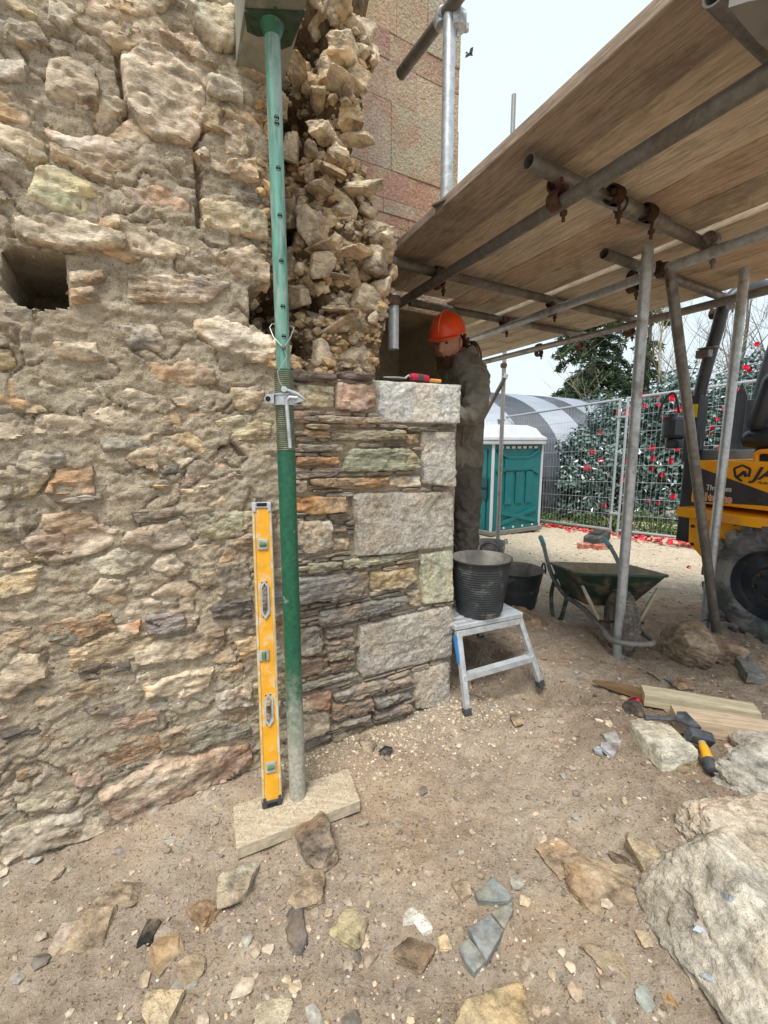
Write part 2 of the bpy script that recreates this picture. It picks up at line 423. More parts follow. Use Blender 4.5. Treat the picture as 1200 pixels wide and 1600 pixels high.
# stones ------------------------------------------------------------------------------------------------------------
def ico(sub):
    bm = bmesh.new(); bmesh.ops.create_icosphere(bm, subdivisions=sub, radius=1); bm.verts.index_update()
    v = np.array([q.co[:] for q in bm.verts]); f = [tuple(q.index for q in x.verts) for x in bm.faces]; bm.free(); return v, f
ICO = {k: ico(k) for k in (1, 2, 3, 4, 5, 6)}
def rock(dim, sub=3, planes=9, rough=.05, flat=.0, seed=0, sharp=45.0, chips=16, blocky=False):
    """angular broken stone: a ball cut by random planes, small chips off the arrises, then roughened"""
    rg = np.random.RandomState(seed); d, f = ICO[sub]
    n = rg.normal(size=(planes, 3)); n /= np.linalg.norm(n, axis=1)[:, None]; h = rg.uniform(.52, .92, planes)
    n2 = rg.normal(size=(chips, 3)); n2 /= np.linalg.norm(n2, axis=1)[:, None]; h2 = rg.uniform(.84, 1.05, chips)
    ax = np.array([[1, 0, 0], [-1, 0, 0], [0, 1, 0], [0, -1, 0], [0, 0, 1], [0, 0, -1]]) + rg.normal(size=(6, 3)) * .18; ax /= np.linalg.norm(ax, axis=1)[:, None]
    hx_ = rg.uniform(.78, .95, 6)
    if blocky:
        ax = ax + rg.normal(size=(6, 3)) * .16; ax /= np.linalg.norm(ax, axis=1)[:, None]; hx_ = rg.uniform(.50, .68, 6); n, h = n[:4], rg.uniform(.60, .92, 4); n2, h2 = n2[:3], rg.uniform(.75, .9, 3); sharp = 70
    n = np.vstack([n, n2, ax]); h = np.concatenate([h, h2, hx_])
    q = np.maximum((d @ n.T) / h, 1e-4); r = 1.0 / (np.sum(q ** sharp, axis=1) ** (1 / sharp)); r /= max(1e-6, np.percentile(r, 90))
    out = []; o = rg.uniform(0, 90, 3)
    for i in range(len(d)):
        p = d[i] * r[i]
        nz = noise.fractal(Vector(p * 2.0 + o), .8, 2.1, 4) * rough * .8
        if sub >= 4:
            nz += (facet(p[0] * 2.6 + p[2] + o[0], p[1] * 2.6 - p[2] * .7 + o[1], p[2] * 2.2 + o[2]) * .55 + facet(p[0] * 6 + p[2] * 2, p[1] * 6 + o[1], p[2] * 6 + o[2]) * .28) * rough
            nz -= abs(noise.fractal(Vector((p[0] * 3.5 + o[0], p[1] * 3.5, p[2] * 6)), .75, 2.1, 5)) * rough * .7
            nz += noise.fractal(Vector(p * 13 + o), .6, 2.1, 3) * rough * .28
        p = p * (1 + nz); out.append((p[0] * dim[0] / 2, p[1] * dim[1] / 2, p[2] * dim[2] / 2))
    b = MB(); b.add(out, f); return b

def slab_grid(poly, prot=.02, rough=.008, seed=0, step=.006, strat=1.5, wob=.006, dep=.05, edge=.006):
    """face stone as a relief patch whose rim dips under the mortar bed"""
    rg = random.Random(seed); P = [Vector((p[0], p[1])) for p in poly]; c = sum(P, Vector((0, 0))) / len(P); sd = rg.uniform(0, 99)
    n = len(P); A = np.array([p[:] for p in P]); B = np.roll(A, -1, 0); E = B - A; E2 = (E ** 2).sum(1) + 1e-12
    m = edge * 2.2
    xs = np.arange(A[:, 0].min() - m, A[:, 0].max() + m, step); ys = np.arange(A[:, 1].min() - m, A[:, 1].max() + m, step)
    X, Y = np.meshgrid(xs, ys); pts = np.stack([X.ravel(), Y.ravel()], 1)
    wb = np.array([(noise.noise(Vector((x * 24, y * 24, sd))) + .55 * noise.noise(Vector((x * 60, y * 60, sd + 3)))) * wob for x, y in pts])
    t = np.clip(((pts[:, None] - A[None]) * E[None]).sum(2) / E2, 0, 1); dist = np.sqrt((((A[None] + t[..., None] * E[None]) - pts[:, None]) ** 2).sum(2)).min(1)
    ins = np.zeros(len(pts), bool); x, y = pts[:, 0], pts[:, 1]
    for i in range(n):
        (x1, y1), (x2, y2) = A[i], B[i]
        k = (y1 > y) != (y2 > y); ins ^= k & (x < (x2 - x1) * (y - y1) / (y2 - y1 + 1e-12) + x1)
    s = np.where(ins, dist, -dist) + wb
    tilt = (rg.uniform(-1, 1) * .09, rg.uniform(-1, 1) * .11); hv = max(1e-3, (A[:, 1].max() - A[:, 1].min()))
    V = []; keep = s > -edge * 1.2
    for i, (u, v) in enumerate(pts):
        e = s[i]
        h = 0.0
        if keep[i]:
            big = noise.fractal(Vector((u * 7, v * 7 * strat, sd)), .9, 2.0, 3)
            cre = abs(noise.fractal(Vector((u * 13 + 3, v * 13 * strat, sd + 5)), .75, 2.1, 5))
            lam = (v * 70 + 1.6 * noise.fractal(Vector((u * 9, v * 9, sd + 7)), .8, 2, 3)) if strat > 2 else 0
            h = prot + rough * (.9 * big - .8 * cre + .25 + 1.1 * facet(u * 10 + sd, v * 15, sd) + .6 * facet(u * 27, v * 42 + sd, sd + 2)) + (u - c.x) * tilt[0] + (v - c.y) * tilt[1] + rough * .35 * noise.fractal(Vector((u * 75, v * 75, sd)), .6, 2, 2)
            if strat > 2: h += rough * .35 * ((lam % 1.0) - .5)
            sw = v * 26 + 1.1 * noise.fractal(Vector((u * 5, v * 5, sd + 11)), .8, 2, 3); fr_ = sw - math.floor(sw); h += rough * .5 * ((1 - fr_) * min(1, fr_ / .12) - .45) * min(1, max(0, .5 + 1.5 * noise.noise(Vector((u * 6, v * 9, sd + 15)))))
            k = min(1, max(0, (e + edge * .3) / (edge * 1.3))); h = -dep + (h + dep) * (k ** .55)
            rd = min(1, max(0, e / .022)); h -= (1 - rd) ** 2 * .006
        V.append((u - c.x, -h, v - c.y))
    nx_ = len(xs); ny_ = len(ys); F_ = []
    for j in range(ny_ - 1):
        for i in range(nx_ - 1):
            q = (j * nx_ + i, j * nx_ + i + 1, (j + 1) * nx_ + i + 1, (j + 1) * nx_ + i)
            if keep[q[0]] and keep[q[1]] and keep[q[2]] and keep[q[3]]: F_.append(q)
    used = sorted({k for q in F_ for k in q}); mp = {k: i for i, k in enumerate(used)}
    b = MB(); b.add([V[k] for k in used], [tuple(mp[k] for k in q) for q in F_]); return b, c

def slab_mesh(poly, prot=.02, back=.10, jag=.05, rough=.006, seed=0, step=.016, dome=.35, strat=1.0):
    """face stone of a wall: outline in (u, v), dressed or broken face standing proud of the bed"""
    rg = random.Random(seed); P = [Vector((p[0], p[1])) for p in poly]
    c = sum(P, Vector((0, 0))) / len(P)
    hu = max(abs(p.x - c.x) for p in P); hv = max(abs(p.y - c.y) for p in P); hm = min(hu, hv)
    Q = []                                                   # cut corners once
    for i in range(len(P)):
        a, b, e = P[i - 1], P[i], P[(i + 1) % len(P)]
        k1 = min(.28, .014 / max((b - a).length, 1e-4)); k2 = min(.28, .014 / max((e - b).length, 1e-4))
        Q += [b.lerp(a, k1), b.lerp(e, k2)]
    per = sum((Q[i] - Q[i - 1]).length for i in range(len(Q))); N = int(max(16, min(90, per / step)))
    ring = []; t = 0; i = 0; acc = 0; L = [(Q[(j + 1) % len(Q)] - Q[j]).length for j in range(len(Q))]
    for k in range(N):
        s = per * k / N
        while acc + L[i] < s: acc += L[i]; i += 1
        ring.append(Q[i].lerp(Q[(i + 1) % len(Q)], (s - acc) / max(L[i], 1e-6)))
    sd = rg.uniform(0, 99)
    ring = [p + Vector((noise.noise(Vector((p.x * 22, p.y * 22, sd))), noise.noise(Vector((p.x * 22, p.y * 22, sd + 9))))) * jag * min(.05, hm) for p in ring]
    e = min(.012, hm * .3)
    levels = [(0, 0, -back), (0, 0, prot * .25), (e * .35, 0, prot * .72), (e, 0, prot), (e, .22, prot * 1.04), (e, .48, prot * 1.08), (e, .74, prot * 1.1)]
    vs = []; fs = []; tilt = Vector((rg.uniform(-1, 1), rg.uniform(-1, 1))) * dome * .12
    for li, (ins, sc, y) in enumerate(levels):
        for p in ring:
            d = p - c; q = Vector((c.x + d.x * (1 - ins / max(hu, .001)) * (1 - sc), c.y + d.y * (1 - ins / max(hv, .001)) * (1 - sc)))
            yy = y
            if li >= 2:
                nz = noise.fractal(Vector((q.x * 11, q.y * 11 * strat, sd)), .7, 2.1, 5) * rough * 1.6 + noise.noise(Vector((q.x * 4, q.y * 4, sd + 5))) * rough * 2
                yy += nz * (.4 if li == 2 else 1) + (q - c).dot(tilt)
            vs.append((q.x - c.x, -yy, q.y - c.y))
    m = len(levels)
    for l in range(m - 1):
        for k in range(N): fs.append((l * N + k, l * N + (k + 1) % N, (l + 1) * N + (k + 1) % N, (l + 1) * N + k))
    vs.append((0, -prot * 1.1 - noise.noise(Vector((c.x * 11, c.y * 11, sd))) * rough, 0))
    for k in range(N): fs.append(((m - 1) * N + k, (m - 1) * N + (k + 1) % N, len(vs) - 1))
    b = MB(); b.add(vs, fs); return b, c

def inside(p, poly):
    r = False; n = len(poly); x, y = p
    for i in range(n):
        x1, y1 = poly[i]; x2, y2 = poly[(i + 1) % n]
        if (y1 > y) != (y2 > y) and x < (x2 - x1) * (y - y1) / (y2 - y1) + x1: r = not r
    return r

# ================================================================== SETTING: ground
def spaced(a, b, fine_a, fine_b, fine, grow=1.12):
    xs = list(np.arange(fine_a, fine_b, fine)); st = fine; x = fine_b
    while x < b: xs.append(x); st *= grow; x += st
    xs.append(b); st = fine; x = fine_a - st
    lo = []
    while x > a: lo.append(x); st *= grow; x -= st
    return [a] + lo[::-1] + xs
gx = spaced(-420, 420, -1.5, 2.6, .0145); gy = spaced(-420, 420, .35, 3.4, .0145)
gv = []
for y in gy:
    for x in gx:
        z = gz(x, y)
        near = 1.0 if abs(x) < 6 and -1 < y < 9 else .3
        z += gdetail(x, y, near)
        gv.append((x, y, z))
nx = len(gx)
gf = [(j * nx + i, j * nx + i + 1, (j + 1) * nx + i + 1, (j + 1) * nx + i) for j in range(len(gy) - 1) for i in range(nx - 1)]
gb = MB(); gb.add(gv, gf)
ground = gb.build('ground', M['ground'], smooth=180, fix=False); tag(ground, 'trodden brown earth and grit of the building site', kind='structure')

# ================================================================== SETTING: the old masonry wall
wall = thing('stone_wall', 'old rubble stone wall with a broken core and a rebuilt granite corner', 'wall', CORNER, WALL_ROT)
def PX(l, d=0.0): return [W(x, y, d) for x, y in l]

TAN = (.40, .31, .205); PALE = (.47, .42, .33); GREY = (.27, .245, .205); BLUE = (.21, .225, .225); BROWN = (.25, .18, .12); DARK = (.085, .08, .078)
WHITE = (.52, .47, .38); PINK = (.42, .31, .24); RUST = (.36, .20, .095); GREEN = (.32, .32, .235); RED = (.30, .155, .10); PURP = (.20, .18, .175)
GRAN = (.325, .31, .275); GRANP = (.43, .43, .41); GRANW = (.315, .29, .25); GREY2 = (.19, .175, .15)

left = [  # outline in the photograph, colour, how far it stands proud, material
 ([(0,38),(60,40),(85,75),(60,82),(0,72)], GREY, .012, 'rubble'),
 ([(-30,88),(40,90),(50,112),(46,133),(-30,135)], BLUE, .010, 'rubble'),
 ([(70,90),(110,85),(150,105),(160,150),(155,195),(120,190),(68,150)], BROWN, .012, 'rubble'),
 ([(185,85),(225,65),(290,95),(320,130),(322,190),(300,230),(240,225),(200,180),(188,120)], PINK, .022, 'rubble'),
 ([(172,45),(220,50),(215,62),(195,68),(176,62)], GREY, .018, 'rubble'),
 ([(228,45),(300,55),(345,110),(320,110),(285,85)], PINK, .024, 'rubble'),
 ([(285,10),(372,12),(370,80),(340,85),(300,50)], WHITE, .03, 'rubble'),
 ([(180,-30),(270,-40),(280,8),(230,38),(150,20)], TAN, .02, 'rubble'),
 ([(70,-40),(160,-30),(140,22),(100,60),(70,30)], WHITE, .02, 'rubble'),
 ([(318,120),(340,118),(378,138),(380,165),(345,160),(320,150)], PALE, .03, 'rubble'),
 ([(345,190),(385,195),(390,245),(350,245)], GREY, .024, 'rubble'),
 ([(350,250),(400,250),(405,290),(380,290),(355,280)], TAN, .03, 'rubble'),
 ([(315,285),(330,280),(400,300),(420,330),(365,315)], GREY2, .02, 'slate'),
 ([(312,310),(370,320),(415,335),(420,380),(370,375),(315,355)], TAN, .03, 'rubble'),
 ([(-30,235),(20,240),(45,270),(40,278),(-30,270)], GREY, .014, 'rubble'),
 ([(55,200),(220,215),(290,240),(295,265),(220,260),(100,240)], PALE, .006, 'rubble'),
 ([(180,285),(250,290),(300,320),(295,345),(230,335),(190,310)], PINK, .012, 'rubble'),
 ([(20,340),(90,335),(200,370),(195,390),(110,398),(25,378)], PALE, .045, 'rubble'),
 ([(105,450),(150,448),(160,470),(145,480),(108,475)], PINK, .035, 'rubble'),
 ([(106,422),(160,420),(172,440),(150,447),(108,446)], TAN, .025, 'rubble'),
 ([(195,425),(330,430),(360,445),(330,475),(250,480),(195,470)], WHITE, .028, 'slate'),
 ([(250,385),(320,390),(322,408),(280,410),(252,400)], GREY, .012, 'rubble'),
 ([(322,395),(392,382),(422,415),(425,450),(362,440)], TAN, .03, 'rubble'),
 ([(298,497),(340,490),(425,525),(430,565),(395,568),(340,550),(300,520)], WHITE, .04, 'rubble'),
 ([(165,505),(250,505),(262,540),(250,553),(200,545),(168,530)], GREY2, .016, 'rubble'),
 ([(-30,485),(60,480),(50,535),(-30,555)], GREY2, .016, 'rubble'),
 ([(80,530),(150,535),(165,560),(130,570),(85,560)], TAN, .024, 'rubble'),
 ([(358,605),(415,600),(418,625),(395,648),(362,640)], BROWN, .02, 'rubble'),
 ([(330,655),(410,640),(430,655),(425,690),(345,690)], PALE, .012, 'slate'),
 ([(15,700),(95,690),(110,720),(60,740),(20,735)], GREY, .008, 'rubble'),
 ([(150,680),(240,675),(240,705),(160,710)], GREY, .010, 'rubble'),
 ([(245,735),(270,725),(300,730),(290,748),(250,748)], DARK, .010, 'slate'),
 ([(60,800),(150,795),(165,830),(100,840),(65,830)], BROWN, .010, 'rubble'),
 ([(200,795),(300,790),(310,810),(210,820)], GREY2, .012, 'slate'),
 ([(60,782),(160,766),(165,782),(70,795)], GREY, .010, 'slate'),
 ([(-30,805),(38,820),(40,840),(10,850),(-30,848)], GREY, .010, 'rubble'),
 ([(0,860),(100,850),(130,865),(60,880),(10,875)], BROWN, .012, 'slate'),
 ([(120,1035),(150,1030),(205,1028),(212,1048),(170,1055),(122,1055)], DARK, .022, 'slate'),
 ([(75,985),(150,975),(150,1005),(110,1010),(70,1000)], GREY2, .012, 'slate'),
 ([(165,975),(222,965),(222,995),(170,1003)], RED, .010, 'rubble'),
 ([(226,960),(290,950),(292,975),(257,990),(227,990)], PURP, .020, 'slate'),
 ([(260,980),(302,972),(304,980),(262,992)], GREY, .026, 'slate'),
 ([(203,1010),(250,995),(355,975),(352,1010),(300,1030),(210,1040)], BROWN, .018, 'rubble'),
 ([(220,1070),(290,1045),(335,1040),(330,1070),(290,1090),(225,1095)], TAN, .026, 'rubble'),
 ([(125,1100),(195,1092),(208,1110),(180,1118),(140,1118)], GREY2, .020, 'slate'),
 ([(102,1062),(165,1057),(183,1073),(150,1092),(106,1092)], BROWN, .016, 'slate'),
 ([(322,945),(395,930),(397,965),(332,970)], DARK, .022, 'slate'),
 ([(335,880),(392,872),(394,920),(340,930)], GREY2, .02, 'rubble'),
 ([(0,1145),(60,1130),(80,1135),(60,1145),(5,1155)], DARK, .016, 'slate'),
 ([(245,1140),(330,1120),(390,1130),(400,1150),(320,1170),(250,1175)], GREY, .022, 'slate'),
 ([(330,1080),(395,1060),(398,1100),(340,1112)], GREY, .020, 'rubble'),
 ([(30,1240),(80,1225),(140,1230),(130,1245),(60,1265),(20,1265)], GREEN, .014, 'rubble'),
 ([(100,1195),(140,1170),(165,1190),(160,1220),(120,1230)], PINK, .018, 'rubble'),
 ([(150,1235),(250,1180),(390,1156),(398,1190),(350,1215),(280,1245),(190,1290)], BROWN, .045, 'rubble'),
 ([(0,1010),(60,1020),(80,1050),(20,1090),(-10,1095)], PINK, .020, 'rubble'),
 ([(0,1290),(130,1262),(180,1290),(90,1320),(0,1345)], GREY, .03, 'rubble'),
]
hole = PX([(5,398),(25,385),(100,400),(105,445),(106,480),(60,484),(30,478),(6,450)])
hole2 = PX([(387,452),(412,446),(434,452),(436,528),(424,530),(389,506)])
slit = PX([(338,697),(360,695),(395,700),(390,711),(345,709)])
cracks = [PX([(176,70),(186,90),(190,130),(194,160),(196,190)]), PX([(305,235),(312,290),(309,355)]), PX([(222,62),(208,75),(180,72)]), PX([(330,165),(322,200),(300,228)])]
rubble_edge = [(-40,592),(0,590),(60,580),(100,584),(130,573),(190,568),(250,560),(290,572),(310,588),(335,578),(360,603),(400,618),(450,624),(480,612),(510,598),(560,592),(588,590)]
RE = sorted([(W(x, y, -.06)[1], W(x, y, -.06)[0]) for y, x in rubble_edge])
def right_edge(v):                           # where the broken core ends, by height
    if v < 1.487: return 0.0
    if v >= RE[-1][0]: return RE[-1][1]
    for (a, ua), (b, ub) in zip(RE, RE[1:]):
        if a <= v <= b: return ua + (ub - ua) * (v - a) / max(b - a, 1e-5)
    return RE[0][1]
def seg_d(p, a, b):
    p, a, b = Vector(p), Vector(a), Vector(b); t = max(0, min(1, (p - a).dot(b - a) / max((b - a).length_squared, 1e-9))); return (p - a.lerp(b, t)).length
def left_edge(v): return -.80 + .045 * fbm(v * 3.1, 2.2) + .03 * noise.noise(Vector((v * 11, 4, 0)))

VOIDS = [(*W(x, y, -.1), r * .00285) for x, y, r in ((485,52,24),(474,168,20),(462,206,18),(402,214,16),(470,345,14),(438,478,30),(500,478,16),(470,545,16),(520,150,10),(455,300,12))]
def mortar_depth(u, v):
    le = left_edge(v)
    in_left = u < le if v > 1.487 else u < -.80
    big = fbm(u * 1.6, v * 1.6, 1, 4) * .014
    if in_left:
        wx = u + .05 * fbm(u * 3, v * 3, 21, 3); wv_ = v + .05 * fbm(u * 3, v * 3, 22, 3)
        dd_, pp_ = noise.voronoi(Vector((wx * 6.5, wv_ * 12, .3))); f1, f2 = dd_[0], dd_[1]; q_ = pp_[0]
        lump = (noise.noise(q_ * 3.7) * .008 + .002) - .007 * max(0, 1 - (f2 - f1) * 5.0) ** 2 + (wx * 6.5 - q_.x) * noise.noise(q_ * 5.1) * .010 + (wv_ * 12 - q_.y) * noise.noise(q_ * 7.3) * .010
        lump += facet(wx * 19, wv_ * 30, 1.3) * .0060 + facet(wx * 44, wv_ * 70, 4.3) * .0028
    strat = ((1 - abs(fbm(u * 5.5, v * 11, 2, 5))) ** 2 * .010 - .006 + lump) if in_left else 0
    mid = fbm(u * 17, v * 25, 7, 5) * .0045 + (abs(fbm(u * 28, v * 44, 9, 4)) - .2) * .009
    if in_left:
        sw = v * 13 + .9 * fbm(u * 3.2, v * 3.2, 31, 4) + u * .8; s_ = sw - math.floor(sw); mk = sstep(-.15, .35, fbm(u * 2.6, v * 4.2, 33, 3))
        strat += mk * .010 * ((1 - s_) * sstep(0, .10, s_) - .4) + fbm(u * 52, v * 66, 35, 3) * .0026
    if in_left:
        cd_, cp_ = noise.voronoi(Vector((wx * 4.6 + .5 * fbm(u * 9, v * 9, 41, 2), wv_ * 8.2 + .5 * fbm(u * 9, v * 9, 42, 2), 6.6)))
        if cd_[1] - cd_[0] < .065 and fbm(u * 3.3, v * 3.3, 43, 2) > -.08: lump -= 0; strat -= .024 * (1 - (cd_[1] - cd_[0]) / .065)
        strat *= .8
    h = (big + strat + mid) * .78 + .0045 if in_left else -.012 + fbm(u * 14, v * 18, 5, 5) * .006 + fbm(u * 60, v * 60, 1, 2) * .003
    if v > 1.487 and not in_left:            # broken core: a deep ragged hollow
        t = (u - le)
        h = -.022 - .045 * sstep(0, .10, t) - .06 * sstep(-.1, .5, fbm(u * 4, v * 4, 11, 3)) + fbm(u * 13, v * 15, 13, 6) * .040 + facet(u * 22, v * 30, 5.1) * .016
        for vx, vy, vr in VOIDS: h -= .20 * sstep(vr * 1.25, vr * .55, math.hypot(u - vx, v - vy) + fbm(u * 20, v * 20, 2, 2) * .012)
        h -= .14 * sstep(.22, .05, abs(t - .06)) * sstep(1.5, 1.65, v)
    if inside((u, v), hole): h = -.44 + fbm(u * 20, v * 20, 3, 3) * .02
    if inside((u, v), hole2): h = -.40
    if inside((u, v), slit): h = -.07
    for c in cracks:
        if abs(c[0][0] - u) < .3:
            dd = min(seg_d((u, v), c[i], c[i + 1]) for i in range(len(c) - 1)) + noise.noise(Vector((u * 60, v * 60, 0))) * .004
            if dd < .0075: h -= .035
    return h
us = spaced(-4.2, -.002, -1.76, -.01, .0064, 1.25); us = [u for u in us if u <= -.001]
vs_ = spaced(-.35, 4.6, -.06, 2.66, .0064, 1.3)
mv = []; keep = []; nu = len(us)
for v in vs_:
    re = right_edge(v)
    for u in us:
        ok = u <= (re if v > 1.487 else -.001)
        keep.append(ok); mv.append((u, -mortar_depth(u, v) if ok else 0, v))
mf = []; mmi = []
for j in range(len(vs_) - 1):
    for i in range(nu - 1):
        q = (j * nu + i, j * nu + i + 1, (j + 1) * nu + i + 1, (j + 1) * nu + i)
        if all(keep[k] for k in q): mf.append(q); mmi.append(1 if vs_[j] > 1.487 and us[i] > left_edge(vs_[j]) + .01 else 0)
mb = MB(); mb.add(mv, mf); mb.mi = mmi; mo = mb.build('mortar', [M['mortar'], M['earth']], wall, smooth=180, fix=False)
me = mo.data; bm = bmesh.new(); bm.from_mesh(me); bmesh.ops.delete(bm, geom=[q for q in bm.verts if not q.link_faces], context='VERTS'); bm.to_mesh(me); bm.free()
cb = MB()                                    # the hidden body of the wall behind its face
cb.box((-2.1, .30, .56), (4.18, .56, 1.78)); 
cb.box((-2.35, .74, 3.0), (3.86, .56, 3.2)); cb.box((-2.6, .24, 3.75), (3.3, .44, 1.6)); 
cb.build('core', M['mortar'], wall)

NS = [0]
def stone(poly, col, prot, mat, jag=.10, rough=.008, seed=None, back=.10, name='stone', strat=1.0, step=.014):
    NS[0] += 1; sd = NS[0] if seed is None else seed
    rg = random.Random(sd * 13); k = rg.uniform(.88, 1.12)
    us_, vs2 = [p[0] for p in poly], [p[1] for p in poly]; mn = min(max(us_) - min(us_), max(vs2) - min(vs2))
    if mn > .034: b, c = slab_grid(poly, prot, rough, sd, .0055 if mn < .09 else .0065, strat, min(.007, mn * .1))
    else: b, c = slab_mesh(poly, prot, back, jag, rough, sd, step, strat=strat)
    return b.build(name, M[mat], wall, smooth=60, loc=(c.x, 0, c.y), col=tuple(min(1, q * k * rg.uniform(.96, 1.04)) for q in col))
LP = []
for poly, col, prot, mat in left:
    P = PX(poly); LP.append(P); stone(P, tuple(.84 * a + .16 * q for a, q in zip(col, (.48, .40, .29))), prot * .62 + .006, mat, .25, .009, strat=2.6 if mat == 'slate' else 1.5)

# the many lesser stones between: cells of an uneven coursing
rg = random.Random(31); seeds = []
v = .02; row = 0
while v < 2.75:
    hgt = rg.uniform(.055, .135); u = -2.05 + rg.uniform(0, .1)
    while u < -.80:
        wd = hgt * rg.uniform(1.1, 3.0); seeds.append((u + wd / 2, v + hgt / 2 + rg.uniform(-.035, .035))); u += wd
    v += hgt
S = 1.9
def cell(i, lim):
    c = seeds[i]; P = [Vector(q) for q in ((c[0] - .24, c[1] - .12), (c[0] + .24, c[1] - .12), (c[0] + .24, c[1] + .12), (c[0] - .24, c[1] + .12))]
    for j, o in enumerate(seeds):
        if j == i or abs(o[0] - c[0]) > .45 or abs(o[1] - c[1]) > .3: continue
        n = Vector((o[0] - c[0], (o[1] - c[1]) * S * S)); m = Vector(((o[0] + c[0]) / 2, (o[1] + c[1]) / 2)); k = n.normalized() * -.0015
        out = []
        for a in range(len(P)):
            p, q = P[a], P[(a + 1) % len(P)]; dp, dq = (p - m - k).dot(n), (q - m - k).dot(n)
            if dp <= 0: out.append(p)
            if (dp < 0) != (dq < 0): out.append(p.lerp(q, dp / (dp - dq)))
        P = out
        if len(P) < 3: return None
    return P
fills = []
for i, c in enumerate(seeds):
    if any(inside(c, P) for P in LP) or inside(c, hole) or inside(c, hole2): continue
    if c[0] > -.86: continue
    P = cell(i, 0)
    if P is None or len(P) < 3: continue
    if any(inside(p.lerp(Vector(c), k_), hole2) or inside(p.lerp(Vector(c), k_), hole) for p in P for k_ in (0, .35, .7)): continue
    a = abs(sum(P[k - 1].x * P[k].y - P[k].x * P[k - 1].y for k in range(len(P)))) / 2
    if a < .0007: continue
    fills.append((a, P))
fills.sort(key=lambda q: -q[0])
rest = MB(); rest2 = MB()
for a, P in fills[115:]:
    b, c = slab_grid([tuple(p) for p in P], rg.uniform(.002, .012), .009, int(a * 1e7), .0065, 2.0, .006)
    rest.add([(x + c.x, y, z + c.y) for x, y, z in b.v], b.f)
o = rest.build('small_stones', M['rubble'], wall, smooth=60, col=(.36, .29, .21)); o['kind'] = 'stuff'
for a, P in fills[:115]:
    c = rg.choice([TAN, TAN, GREY, PALE, BROWN, PINK, GREY2, TAN, GREEN, BROWN])
    sl = P[0].x; vv = sum(p.y for p in P) / len(P)
    mat = 'slate' if (rg.random() < (.6 if vv < .9 else .25)) else 'rubble'
    stone([tuple(p) for p in P], tuple(.74 * a + .26 * q for a, q in zip(c, (.46, .37, .26))), rg.uniform(.003, .014), mat, .4, .009, strat=2.4 if mat == 'slate' else 1.6)

# rebuilt corner pier: granite quoins and bedded slate
quoins = [
 ([(591,592),(717,600),(715,664),(594,662)], GRANP, .020, 'granite'), ([(657,672),(713,672),(712,763),(660,757)], GRAN, .018, 'granite'),
 ([(550,774),(562,769),(710,766),(713,775),(711,856),(600,868),(556,870),(552,800)], GRANW, .020, 'granite'),
 ([(656,865),(711,858),(709,940),(660,946)], GREEN, .016, 'granite'), ([(560,977),(700,945),(708,953),(707,1027),(566,1062),(559,1050)], GRANW, .020, 'granite'),
 ([(646,1050),(702,1033),(703,1095),(682,1108),(649,1110)], GRANW, .018, 'granite')]
for k, (poly, col, prot, mat) in enumerate(quoins):
    P = PX(poly, .012); b, c = slab_grid(P, prot, .0042, 500 + k, .006, 1.0, .0022, .06, .006)
    b.build('quoin', M[mat], wall, smooth=50, loc=(c.x, 0, c.y), col=col)
